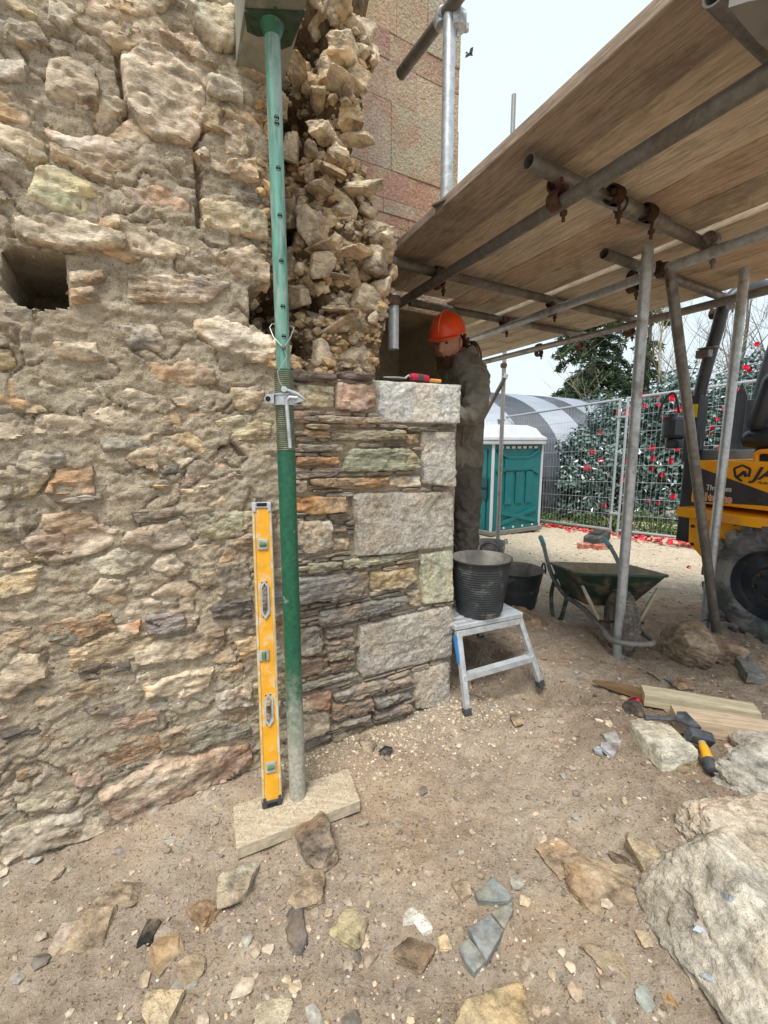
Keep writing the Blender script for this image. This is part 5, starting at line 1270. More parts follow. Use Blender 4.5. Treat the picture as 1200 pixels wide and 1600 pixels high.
for px, py in ((1083, 822), (1082, 850), (1124, 812), (1150, 819)):
    x, z = Dp(px, py, .07); b = MB(); b.lathe([(0, 0), (.011, 0), (.011, -.008), (0, -.010)], (x, .07, z), (0, 1, 0), 8); b.build('bolt', M['rust'], ch)
bx0, bz0 = Dp(1069, 702, .16); bx1, bz1 = Dp(1084, 850, .16)
b = MB(); b.box(((bx0 + bx1) / 2, .16 + .30, (bz0 + bz1) / 2), (bx1 - bx0, .6, bz0 - bz1), bev=.012); b.build('front_upright', M['blackm'], dm)
dec = [Dp(*p, cB - .002) for p in ((1093, 731), (1205, 772), (1205, 791), (1097, 784))]
b = MB(); b.prism([(x, cB - .0025, z) for x, z in dec], (0, .002, 0)); b.build('decal', M['decal'], dm)
def text(s, px0, py0, hpx, mat, name, shear=0.0, c=cB - .006, wpx=None, bold=.0, off=None, d=0.0):
    cu = bpy.data.curves.new(name, 'FONT'); cu.body = s; cu.extrude = .0012; cu.shear = shear; cu.offset = bold
    to = bpy.data.objects.new(name, cu); COL.objects.link(to); bpy.context.view_layer.update()
    me = bpy.data.meshes.new_from_object(to.evaluated_get(bpy.context.evaluated_depsgraph_get())); bpy.data.objects.remove(to)
    co = np.empty(len(me.vertices) * 3); me.vertices.foreach_get('co', co); co = co.reshape(-1, 3)
    x, z = Dp(px0, py0, c); z2 = Dp(px0, py0 - hpx, c)[1]; k = (z2 - z) / .70; kx = k
    if wpx: x2 = Dp(px0 + wpx, py0, c)[0]; kx = (x2 - x) / (co[:, 0].max() - co[:, 0].min())
    out = np.stack([x + (co[:, 0] - co[:, 0].min()) * kx, c - co[:, 2] - d, z + co[:, 1] * k], 1)
    me.vertices.foreach_set('co', out.ravel()); me.materials.clear(); me.materials.append(mat); me.update()
    o = bpy.data.objects.new(name, me); COL.objects.link(o); o.parent = dm; return o
M['print_white'] = simple_mat('white_print', (.75, .75, .73), .5, 0, .05); M['print_dark'] = simple_mat('dark_print', (.035, .032, .035), .5, 0, .05); M['print_orange'] = simple_mat('orange_print', (.80, .27, .01), .5, 0, .05)
text('Thwaites', 1103, 765, 8, M['print_white'], 'lettering', wpx=40, bold=.012)
text('1tonne', 1101, 781, 11, M['print_white'], 'lettering', wpx=43, bold=.06); text('1tonne', 1101.5, 781, 11, M['print_orange'], 'lettering', wpx=42, bold=.008, c=cB - .0085)
text('JA', 1170, 748, 19, M['print_dark'], 'lettering', .35, wpx=40, bold=.02); text('PLANT', 1184, 756, 4, M['print_dark'], 'lettering', .25, wpx=26)
hx = [Dp(*p, cB - .004) for p in ((1147, 732), (1160, 727), (1172, 733), (1170, 745), (1159, 752), (1149, 745))]
hc = (sum(p[0] for p in hx) / 6, sum(p[1] for p in hx) / 6)
b = MB()
for i in range(6):
    if i == 3: continue
    p, q = Vector((hx[i][0], 0, hx[i][1])), Vector((hx[(i + 1) % 6][0], 0, hx[(i + 1) % 6][1])); d = (q - p).normalized(); nrm = Vector((-d.z, 0, d.x)) * .006
    b.prism([p + nrm + Vector((0, cB - .004, 0)), q + nrm + Vector((0, cB - .004, 0)), q - nrm + Vector((0, cB - .004, 0)), p - nrm + Vector((0, cB - .004, 0))], (0, .003, 0))
for pp in (((1150, 744), (1162, 735), (1163, 740), (1152, 748)), ((1160, 736), (1165, 736), (1168, 744), (1163, 746))):
    b.prism([D3(*q, cB - .0045) for q in pp], (0, .003, 0))
b.build('badge', M['print_dark'], dm)
# roll bar: two bent posts joined over the top
cn = .17; wR = .66
pth = [D3(*p, cn) for p in ((1085, 722), (1087, 660), (1093, 618), (1106, 566), (1121, 515), (1131, 478))]
top_ = pth[-1]
b = MB(); far_ = [p + Vector((0, wR, 0)) for p in pth]
arch = [top_ + Vector((.03, .02, .05)), top_ + Vector((.05, .09, .10)), top_ + Vector((.06, .22, .13)), top_ + Vector((.06, wR - .22, .13)), top_ + Vector((.05, wR - .09, .10)), top_ + Vector((.03, wR - .02, .05))]
b.tube(sub(pth + arch + far_[::-1], 4), .037, 14); rb = b.build('roll_bar', M['blackm'], dm, smooth=60)
for dy_ in (0, wR):
    b = MB(); b.box((pth[1].x, cn + dy_, (pth[0].z + pth[2].z) / 2), (.085, .095, (pth[2].z - pth[0].z)), bev=.008); b.build('post_socket', M['blackm'], rb)
q = D3(1083, 642, cn - .05); b = MB(); b.box(q + Vector((.012, 0, 0)), (.03, .004, .085)); b.build('warning_sticker', simple_mat('yellow_sticker', (.80, .58, .02), .5), rb)
q = D3(1100, 553, cn - .05); b = MB(); b.box(q, (.08, .05, .05), bev=.005); b.box(q + Vector((.03, -.01, .03)), (.10, .06, .008)); b.build('lamp_bracket', M['galv_old'], rb)
q = D3(1055, 668, .35); b = MB(); b.box(q, (.09, .2, .17), bev=.03); b.box(q + Vector((.03, .02, -.12)), (.10, .2, .07), bev=.02); b.box(q + Vector((.01, -.06, .07)), (.05, .05, .06), bev=.015); b.build('console', M['blackm'], dm)
b = MB(); b.tube(sub([q + Vector((.05, -.05, .10)), q + Vector((.02, -.08, .24)), q + Vector((-.04, -.1, .18)), q + Vector((-.07, -.1, .05))]), .009, 8); b.build('control_lever', M['blackm'], dm, smooth=60)
gs = [D3(*p, cn + wR - .01) for p in ((1136, 705), (1138, 640), (1160, 598), (1168, 620), (1160, 705))]
b = MB(); b.prism(gs, (0, .02, 0)); b.build('gusset_plate', M['blackm'], dm)
# seat
sx_, sz_ = Dp(1174, 684, .42)
def cushion(b, c, s, rot=None, bev=.035): b.box(c, s, rot, bev)
b = MB(); cushion(b, (sx_ + .20, .47, sz_ - .01), (.40, .40, .12), None, .05); b.build('seat', M['vinyl'], dm, smooth=70)
b = MB(); cushion(b, (sx_ + .10, .47, sz_ + .21), (.11, .40, .36), Matrix.Rotation(.20, 3, 'Y'), .05); b.build('backrest', M['vinyl'], dm, smooth=70)
b = MB(); b.box((sx_ + .2, .47, sz_ - .12), (.28, .28, .14), bev=.03); b.build('seat_pedestal', M['blackm'], dm)
g0 = [D3(*p, .28) for p in ((1182, 722), (1182, 712), (1188, 706), (1212, 706), (1220, 712), (1220, 722))]
b = MB(); b.tube(sub(g0, 4), .016, 10); b.build('grab_rail', M['orange'], dm, smooth=60)
# wheel
cx_, cz_ = Dp(1203, 916, .03); rW = cz_ + .01
b = MB(); wv_ = .27; y0_ = .0
prof = [(rW * .56, .03), (rW * .62, .004), (rW * .74, -.006), (rW * .86, .004), (rW * .935, .028), (rW * .955, .06), (rW * .955, wv_ - .06), (rW * .93, wv_ - .02), (rW * .8, wv_), (rW * .56, wv_ - .03)]
b.lathe(prof, (cx_, y0_, cz_), (0, 1, 0), 56)
for k in range(22):
    for s_ in (0, 1):
        a = 2 * math.pi * (k + .5 * s_) / 22
        for j, (t0, r_, yy, hw_) in enumerate(((0, rW * .972, .035, .030), (.5, rW * .975, .085, .026), (1, rW * .978, .13, .022))):
            aa = a + j * .055; yl = yy if s_ == 0 else wv_ - yy
            m = Matrix.Rotation(-aa, 3, 'Y'); b.box((cx_ + math.cos(aa) * r_, y0_ + yl, cz_ + math.sin(aa) * r_), (rW * .085, .055, hw_ * 2.0), m, .006)
        aa = a - .02; m = Matrix.Rotation(-aa, 3, 'Y')
        if s_ == 0: b.box((cx_ + math.cos(aa) * rW * .905, y0_ + .008, cz_ + math.sin(aa) * rW * .905), (rW * .11, .028, .045), m, .006)
ty = b.build('tyre', simple_mat('dried_mud_tyre', (.10, .10, .10), .75, 0, .4, 9, (.34, .31, .27), .7, .47, .62, bump=.4), dm, smooth=30)
b = MB(); b.lathe([(rW * .57, .03), (rW * .54, .02), (rW * .52, .05), (rW * .47, .07), (rW * .30, .06), (rW * .26, .035), (rW * .14, .03), (rW * .13, .0), (0, -.004)], (cx_, y0_, cz_), (0, 1, 0), 40); rim = b.build('wheel_rim', M['blackm'], dm, smooth=40)
for k in range(6):
    a = 2 * math.pi * k / 6 + .3; b = MB(); b.lathe([(0, -.02), (.011, -.018), (.012, .01)], (cx_ + math.cos(a) * rW * .21, y0_ + .03, cz_ + math.sin(a) * rW * .21), (0, 1, 0), 6); b.build('wheel_nut', M['rust'], rim)

# ================================================================== planting beyond the fence
def leaf_mat(name, c1, c2, rough, spec=.5, trans=0.0):
    t = NT(name); v = t.vec((1, 1, 1), False); a = t.n('ShaderNodeAttribute', attribute_name='tint')
    c = t.mix(a.outputs['Fac'], c1, c2); return t.done(c, rough, 0, None, spec)
M['camellia'] = leaf_mat('glossy_camellia_leaf', (.022, .060, .044), (.19, .285, .25), .28, 1.0)  # pale end of the tint paints sky sheen into the leaves
M['conifer'] = leaf_mat('conifer_needles', (.022, .05, .026), (.14, .19, .095), .7, .2)
M['herb'] = leaf_mat('low_green_leaves', (.05, .10, .02), (.15, .22, .06), .6, .3)
M['bark'] = simple_mat('grey_brown_bark', (.13, .105, .085), .9, 0, .4, 14, (.20, .20, .15), .5, bump=.6)
M['bark_pale'] = simple_mat('pale_lichened_bark', (.30, .27, .17), .9, 0, .3, 14, (.16, .13, .1), .4, bump=.5)
M['flower'] = simple_mat('red_camellia_petal', (.66, .012, .045), .45, 0, .25, 8, spec=.3, use_obj=False)
def leaves(name, P, N, size, mat, parent, rg, asp=.5, fold=.25, clump=None):
    """P points, N outward directions; small folded leaf faces"""
    n = len(P); r = rg.normal(size=(n, 3)) * .75 + N; r /= np.linalg.norm(r, axis=1)[:, None]
    t = np.cross(r, rg.normal(size=(n, 3))); t /= np.linalg.norm(t, axis=1)[:, None] + 1e-9; s = np.cross(r, t)
    L = (size * rg.uniform(.65, 1.25, n))[:, None]
    V = np.stack([P - t * L * .5, P + s * L * asp * .5 + r * L * fold * .3, P + t * L * .5, P - s * L * asp * .5 + r * L * fold * .3], 1).reshape(-1, 3)
    idx = np.arange(n) * 4; Fs = np.concatenate([np.stack([idx, idx + 1, idx + 2], 1), np.stack([idx, idx + 2, idx + 3], 1)], 0)
    me = bpy.data.meshes.new(name); me.from_pydata(V.tolist(), [], Fs.tolist()); me.materials.append(mat)
    at = me.attributes.new('tint', 'FLOAT', 'POINT'); at.data.foreach_set('value', np.repeat(rg.uniform(0, 1, n) ** 1.4, 4).astype(np.float32)); me.update()
    o = bpy.data.objects.new(name, me); COL.objects.link(o); o.parent = parent; return o
def flower_mesh():
    b = MB(); rg = random.Random(3)
    for ringk, (n, r, h, t) in enumerate(((7, .042, .0, .35), (6, .030, .010, .7), (4, .016, .018, 1.1))):
        for k in range(n):
            a = 2 * math.pi * (k + .5 * ringk) / n; c = Vector((math.cos(a), math.sin(a), 0)); s = Vector((-c.y, c.x, 0)); w = r * .62
            p1 = c * r + Vector((0, 0, h + r * t)); b.add([Vector((0, 0, h)), c * r * .55 + s * w + Vector((0, 0, h + r * t * .35)), p1 + s * w * .5, p1 - s * w * .5, c * r * .55 - s * w + Vector((0, 0, h + r * t * .35))], [(0, 1, 2, 3, 4)])
    return b.mesh('flower', M['flower'], fix=False)
FL = flower_mesh()
def bush(label, px, pyt, yy, rx, n, seed, flowers=(), ry=None, group='camellia bushes behind the fence'):
    rg = np.random.RandomState(seed); c = on_y(px, 700, yy); zb_ = gz(c.x, yy); zt2 = on_y(px, pyt, yy).z; h = zt2 - zb_
    t = thing('camellia_bush', label, 'bush', (c.x, yy, zb_), 0, group); ry = ry or rx
    d = rg.normal(size=(n, 3)); d /= np.linalg.norm(d, axis=1)[:, None]; d[:, 2] = np.abs(d[:, 2]) * 1.0 - .25 * rg.uniform(size=n)
    lob = np.array([1 + .30 * noise.fractal(Vector((q[0] * 1.7 + seed, q[1] * 1.7, q[2] * 1.7)), .8, 2, 4) for q in d]); rad = lob * rg.uniform(.35, 1.0, n) ** .33
    P = np.stack([d[:, 0] * rad * rx, d[:, 1] * rad * ry, h * .42 + d[:, 2] * rad * h * .58], 1); P[:, 2] = np.maximum(P[:, 2], .05 + rg.uniform(0, .4, n))
    low = rg.uniform(size=n) < .22; P[low, 2] *= rg.uniform(.15, .6, low.sum())
    N = d.copy(); N[:, 2] += .6
    leaves('foliage', P, N, .105, M['camellia'], t, rg)
    b = MB(); r2 = random.Random(seed)
    for k in range(6):
        a = r2.uniform(0, 6.28); b.tube(sub([(0, 0, -.1), (math.cos(a) * .12, math.sin(a) * .12, h * .25), (math.cos(a) * rx * .5, math.sin(a) * ry * .5, h * .7)], 3), [.03, .028, .026, .022, .018, .012, .008][:7], 6)
    b.build('stems', M['bark'], t)
    for fx, fy in flowers:
        dep_ = on_y(fx, fy, yy - ry * .92); q = dep_ - t.location
        lim = 1 - (q.x / rx) ** 2; yq = -ry * math.sqrt(max(.05, min(1, lim))) * 1.0; q = on_y(fx, fy, yy + yq) - t.location
        f = bpy.data.objects.new('flower', FL); COL.objects.link(f); f.parent = t; f.location = q; s = r2.uniform(.55, 1.5); f.scale = (s, s, s)
        f.rotation_euler = (R_(90) + r2.uniform(-.5, .35), r2.uniform(-.4, .4), r2.uniform(-.5, .5))
    return t
bush('low rounded camellia bush at the shed end of the fence with few red flowers', 903, 672, 8.95, .58, 5600, 1, [(925, 705), (940, 720), (938, 675), (918, 732), (950, 742)])
bush('broad camellia bush with red flowers behind the double fence post', 966, 606, 9.0, .92, 11000, 2, [(966, 645), (979, 646), (976, 720), (972, 750), (944, 790), (985, 640), (938, 678), (1006, 635), (1005, 618), (1018, 700), (1019, 716)], .8)
bush('dense camellia bush full of red flowers between the two near uprights', 1045, 575, 8.7, .92, 11000, 3, [(1027, 620), (1050, 622), (1028, 634), (1046, 667), (1019, 700), (1046, 720), (1017, 732), (1035, 742), (1013, 783), (1051, 776), (1027, 786), (1071, 692), (1036, 655), (1060, 640), (1058, 700)], .8)
bush('camellia bush with large red flowers behind the dumper roll bar', 1130, 580, 8.2, .80, 9000, 4, [(1101, 656), (1113, 668), (1097, 680), (1109, 678), (1104, 694), (1106, 717), (1150, 611), (1131, 640), (1090, 650), (1125, 700), (1187, 606), (1120, 655)], .7)
bush('tall camellia bush at the right behind the black seat', 1185, 535, 9.3, .95, 11000, 5, [(1167, 578), (1165, 575), (1182, 538), (1171, 579), (1150, 608), (1198, 607), (1190, 575), (1210, 590)], .8)

def needle_tree(label, px, yy, h, rmax, seed, dens=1.0, pyb=None):
    rg = np.random.RandomState(seed); c = on_y(px, 690, yy); zb_ = gz(c.x, yy); t = thing('conifer_tree', label, 'tree', (c.x, yy, zb_), 0, 'evergreens behind the shed')
    b = MB(); b.tube([(0, 0, -.2), (.05, 0, h * .5), (0, .05, h)], [.20, .12, .02], 9); b.build('trunk', M['bark'], t, smooth=60)
    P = []; N = []; lb = MB(); nb = int(95 * dens)
    for k in range(nb):
        f = rg.uniform(.12, .98); z = h * f; L = rmax * (1 - f) ** .75 * rg.uniform(.6, 1.1); a = rg.uniform(0, 6.28); dr = Vector((math.cos(a), math.sin(a), 0)); sd = Vector((-dr.y, dr.x, 0))
        pts = [Vector((0, 0, z)) + dr * L * q + Vector((0, 0, .10 * L * q - .42 * L * q * q)) for q in np.linspace(0, 1, 7)]; lb.tube(pts, [.03, .026, .022, .018, .013, .009, .004], 5, False)
        m = int(70 * L / rmax * dens) + 12
        for j in range(m):
            q = rg.uniform(.18, 1); i = min(5, int(q * 6)); p = pts[i].lerp(pts[i + 1], q * 6 - i); wv = L * .30 * (1 - q * .6)
            o = sd * rg.normal() * wv * .6 - Vector((0, 0, abs(rg.normal()) * .14)); P.append(p + o); N.append((0, 0, 1))
            P.append(p + o * .5); N.append(tuple(dr * .4 + Vector((0, 0, .8))))
    lb.build('limbs', M['bark'], t); P = np.array([tuple(p) for p in P]); N = np.array(N)
    leaves('needles', P, N, .30, M['conifer'], t, rg, .20, .5); return t
needle_tree('tall dark drooping conifer rising behind the curved shed', 915, 17.5, 9.5, 3.0, 11, 1.5)
needle_tree('thinner conifer between the dark conifer and the bare trees', 1000, 19, 8.5, 2.2, 12, .8)
needle_tree('dark conifer at the right edge beyond the tall camellia', 1240, 17, 7.5, 2.4, 13, .8)
def bare_tree(label, px, yy, h, seed, mat='bark', r0=.11, lean=0.0, spread=1.0):
    rg = random.Random(seed); c = on_y(px, 690, yy); t = thing('bare_tree', label, 'tree', (c.x, yy, gz(c.x, yy)), 0, 'bare winter trees behind the bushes')
    tr = MB(); tw = MB()
    def grow(p, d, L, r, lev):
        pts = [p]; n = 4
        for i in range(n):
            d = (d + Vector((rg.gauss(0, .10), rg.gauss(0, .10), .04))).normalized(); pts.append(pts[-1] + d * L / n)
        (tr if lev < 1 else tw).tube(pts, [r * (1 - .55 * i / n) for i in range(n + 1)], 7 if lev < 2 else 4, False)
        if lev >= 4 or r < .0035: return
        for k in range(4 if lev == 0 else 3):
            i = rg.randint(1, n); dd = (d * .75 + Vector((rg.gauss(0, .55) * spread, rg.gauss(0, .55) * spread, rg.uniform(-.1, .5)))).normalized(); grow(pts[i], dd, L * rg.uniform(.5, .72), r * .48 * (1 - .1 * i) + .002, lev + 1)
        if lev < 4: grow(pts[-1], (d + Vector((rg.gauss(0, .2), rg.gauss(0, .2), .1))).normalized(), L * .7, r * .45, lev + 1)
    grow(Vector((0, 0, -.2)), Vector((lean, 0, 1)).normalized(), h * .5, r0, 0)
    tr.build('trunk', M[mat], t, smooth=60); tw.build('crown', M[mat], t, fix=False)
bare_tree('pale barked bare sapling seen beside the near upright tube', 1023, 12.5, 6.5, 21, 'bark_pale', .085)
bare_tree('bare spreading tree seen between brace and roll bar', 1075, 14, 7.5, 22, 'bark', .11, .1)
bare_tree('bare twiggy tree seen above the black roll bar', 1125, 13, 7, 23, 'bark', .10, .15, 1.2)
bare_tree('bare tree at the right edge beyond the dumper seat', 1195, 14.5, 7.5, 24, 'bark', .11, -.1, 1.2)
bare_tree('slender bare tree behind the dark conifer', 958, 20, 8.5, 25, 'bark', .10, 0, .9)
# low greenery, fallen petals
rg = np.random.RandomState(8); n = 5200; tt = rg.uniform(0, 1, n); P = []
for i in range(n):
    p = fA.lerp(fD, tt[i] * .92 + .10); nrm_ = Vector((-(fD - fA).y, (fD - fA).x, 0)).normalized(); q = p + nrm_ * (abs(rg.normal()) * .35 + .05); hgt = max(.02, .42 * (noise.noise(Vector((q.x * 1.2, q.y * 1.2, 0))) + .45)) 
    P.append((q.x, q.y, gz(q.x, q.y) + rg.uniform(0, 1) ** 1.5 * hgt))
o = leaves('ground_cover', np.array(P), np.tile([0, 0, .8], (n, 1)), .10, M['herb'], None, rg, .28, .4); tag(o, 'low green weeds growing under the camellias along the fence', kind='stuff')
n = 900; P = []; rg = np.random.RandomState(9); N = []
for i in range(n):
    s = rg.uniform(0, 1) ** .8; p = fA.lerp(fD, .15 + .85 * s); nrm_ = Vector((-(fD - fA).y, (fD - fA).x, 0)).normalized(); q = p + nrm_ * (rg.normal() * .13 * (.5 + s) - .16 * s)
    P.append((q.x, q.y, gz(q.x, q.y) + rg.uniform(.004, .05) * (s > .5) + .012)); N.append((0, 0, 1.4))
o = leaves('fallen_petals', np.array(P), np.array(N), .085, M['petals'], None, rg, .8, .5); tag(o, 'red and pink fallen camellia petals along the foot of the fence', kind='stuff')
at = o.data.attributes; at.remove(at['tint']); ca = at.new('tint', 'FLOAT_COLOR', 'POINT'); cc = []
for i in range(n): c = random.choice([(.66, .03, .07), (.75, .16, .17), (.75, .34, .25), (.62, .03, .05), (.70, .42, .32)]); cc += [(*c, 1)] * 4
ca.data.foreach_set('color', np.array(cc, dtype=np.float32).ravel())
pm = leaves('x', np.array([(0, 0, 0.004)] * 5) + np.array([(math.cos(a) * .012, math.sin(a) * .012, .004) for a in range(5)]), np.tile([0, 0, 2.0], (5, 1)), .045, M['flower'], None, np.random.RandomState(1), .8, .5)
pme = pm.data; bpy.data.objects.remove(pm)
for px, py, lb in ((993, 1101, 'bright pink fallen flower beside the sawn timber'), (1077, 889, 'single red fallen flower on the pale ground near the crossed tubes')):
    q = G(px, py); o = bpy.data.objects.new('fallen_flower', pme); COL.objects.link(o); o.location = q + Vector((0, 0, .012)); tag(o, lb, 'flower')

# ================================================================== boulders and loose stones
def ground_stone(label, px, py, w, h, col, mat='fieldstone', seed=0, zs=.6, sink=.35, rz=0.0, sub_=3, planes=9, rough=.055, dep=None, sharp=45, name='stone', group=None, cat='stone', tilt=(0, 0), emb=None):
    """w, h: size in the photograph's pixels; h is how tall the stone reads seen from above"""
    q = G(px, py); k = (q - CAM).dot(FW) / F
    r = (q - CAM).normalized(); fs = max(.35, -r.z)
    W_ = w * k; D_ = dep * k if dep else h * k / fs * .85; H_ = min(W_, D_) * zs
    b = rock((W_ * 1.2, D_ * 1.2, H_ * 1.15), sub_, planes, rough * 1.5, seed=seed, sharp=sharp, blocky=(seed % 3 != 0), chips=9)
    o = b.build(name, M[mat], loc=(q.x, q.y, gz(q.x, q.y) + H_ * (.34 - sink)), rot=(tilt[0], tilt[1], rz), smooth=28, col=tuple(c * .95 for c in col)); return tag(o, label, cat, group)
bg = 'big pale boulders at the right'
def boulder(label, px, py, dim, rz, seed, col, z, tilt=(0, 0), pl=8, z0=None):
    q = on_z(px, py, z); b = rock(dim, 6, pl, .08, seed=seed, sharp=40, chips=10)
    o = b.build('boulder', M['boulder'], loc=q, rot=(tilt[0], tilt[1], rz), smooth=60, col=col); return tag(o, label, 'boulder', bg)
BOULD = (.47, .435, .365)
boulder('largest pale boulder in front with blue grey slate chips on its face', 1190, 1480, (.46, .52, .36), .35, 41, BOULD, .10, (-.05, -.10))
boulder('pale boulder wedged behind the largest one', 1200, 1338, (.50, .26, .28), -.30, 42, (.40, .35, .285), .10, (.1, .0))
boulder('broad rough boulder below the yellow handled hammer', 1255, 1246, (.56, .38, .33), -.25, 47, (.42, .40, .35), .09, (.1, .05))
ground_stone('small crusty pale rock between the sawn timber and the broad boulder', 1182, 1172, 66, 36, (.47, .44, .39), 'boulder', 44, .8, .2, .1, 4)
ground_stone('thin slab leaning on the left side of the largest boulder', 1026, 1362, 46, 84, (.36, .30, .20), 'boulder', 45, 1.0, .25, .5, 3)
def flake(label, pts, z, th, col, mat='darkslate', name='slate', cat='slate', tilt=None, group=None, ground_=True):
    """flat split stone from its outline in the photograph"""
    P = [G(x, y, z) if ground_ else on_z(x, y, z) for x, y in pts]; c = sum(P, Vector()) / len(P)
    Q = []
    rg = random.Random(int(pts[0][0] * 7 + pts[0][1]))
    for i in range(len(P)):
        a, e = P[i], P[(i + 1) % len(P)]; Q.append(a)
        for k in (1, 2, 3): Q.append(a.lerp(e, k / 4) + Vector((rg.uniform(-1, 1), rg.uniform(-1, 1), 0)) * (e - a).length * .025)
    c0 = c.copy(); n = len(Q); b = MB(); vs = []
    for s, zz in ((1.0, -th), (1.02, -th * .35), (.985, -th * .05), (.93, 0), (.5, th * .03)):
        for p in Q: vs.append(((p.x - c.x) * s, (p.y - c.y) * s, zz + noise.noise(Vector((p.x * 30, p.y * 30, s * 9))) * th * .10))
    fs = [(l * n + k, l * n + (k + 1) % n, (l + 1) * n + (k + 1) % n, (l + 1) * n + k) for l in range(4) for k in range(n)]
    vs.append((0, 0, th * .02)); fs += [(4 * n + k, 4 * n + (k + 1) % n, len(vs) - 1) for k in range(n)]
    b.add(vs, fs); o = b.build(name, M[mat], loc=c, smooth=35, col=col)
    if tilt: o.rotation_euler = (tilt[0], tilt[1], 0)
    return tag(o, label, cat, group)
SL = (.155, .17, .17)
sg = 'broken grey slates on the earth'
flake('upper kite shaped grey slate of the broken slates in the foreground', [(742,1395),(772,1368),(800,1400),(796,1408),(748,1406)], .018, .02, (.15, .165, .16), group=sg)
flake('right triangular grey slate of the broken slates in the foreground', [(768,1425),(800,1408),(802,1420),(788,1452)], .020, .02, SL, group=sg)
flake('largest grey slate in the middle of the broken foreground slates', [(731,1448),(766,1428),(786,1453),(760,1500),(738,1462)], .026, .02, (.165, .175, .175), group=sg)
flake('lowest grey slate of the broken foreground slates', [(718,1478),(732,1462),(760,1500),(741,1520),(730,1505)], .018, .02, (.17, .185, .18), group=sg)
flake('tan flat chip beside the kite shaped slate', [(705,1378),(733,1372),(738,1395),(722,1405)], .014, .016, (.34, .27, .18), 'fieldstone', 'stone', 'stone')
flake('upper pale grey slate of the little pair near the hammer stone', [(942,1148),(962,1140),(975,1148),(970,1161),(948,1160)], .012, .014, (.25, .26, .27), group=sg)
flake('lower pale grey slate of the little pair near the hammer stone', [(938,1160),(950,1158),(963,1172),(958,1182),(938,1168)], .012, .014, (.26, .265, .285), group=sg)
flake('grey slate flake left of the little slate pair', [(926,1168),(938,1164),(942,1178),(930,1174)], .008, .012, (.24, .25, .27), group=sg)
flake('pale flat building stone carrying the bolster chisel', [(983,1124),(1012,1121),(1050,1133),(1091,1172),(1056,1180),(1035,1181),(1000,1146)], .06, .06, (.50, .47, .38), 'boulder', 'building_stone', 'stone')
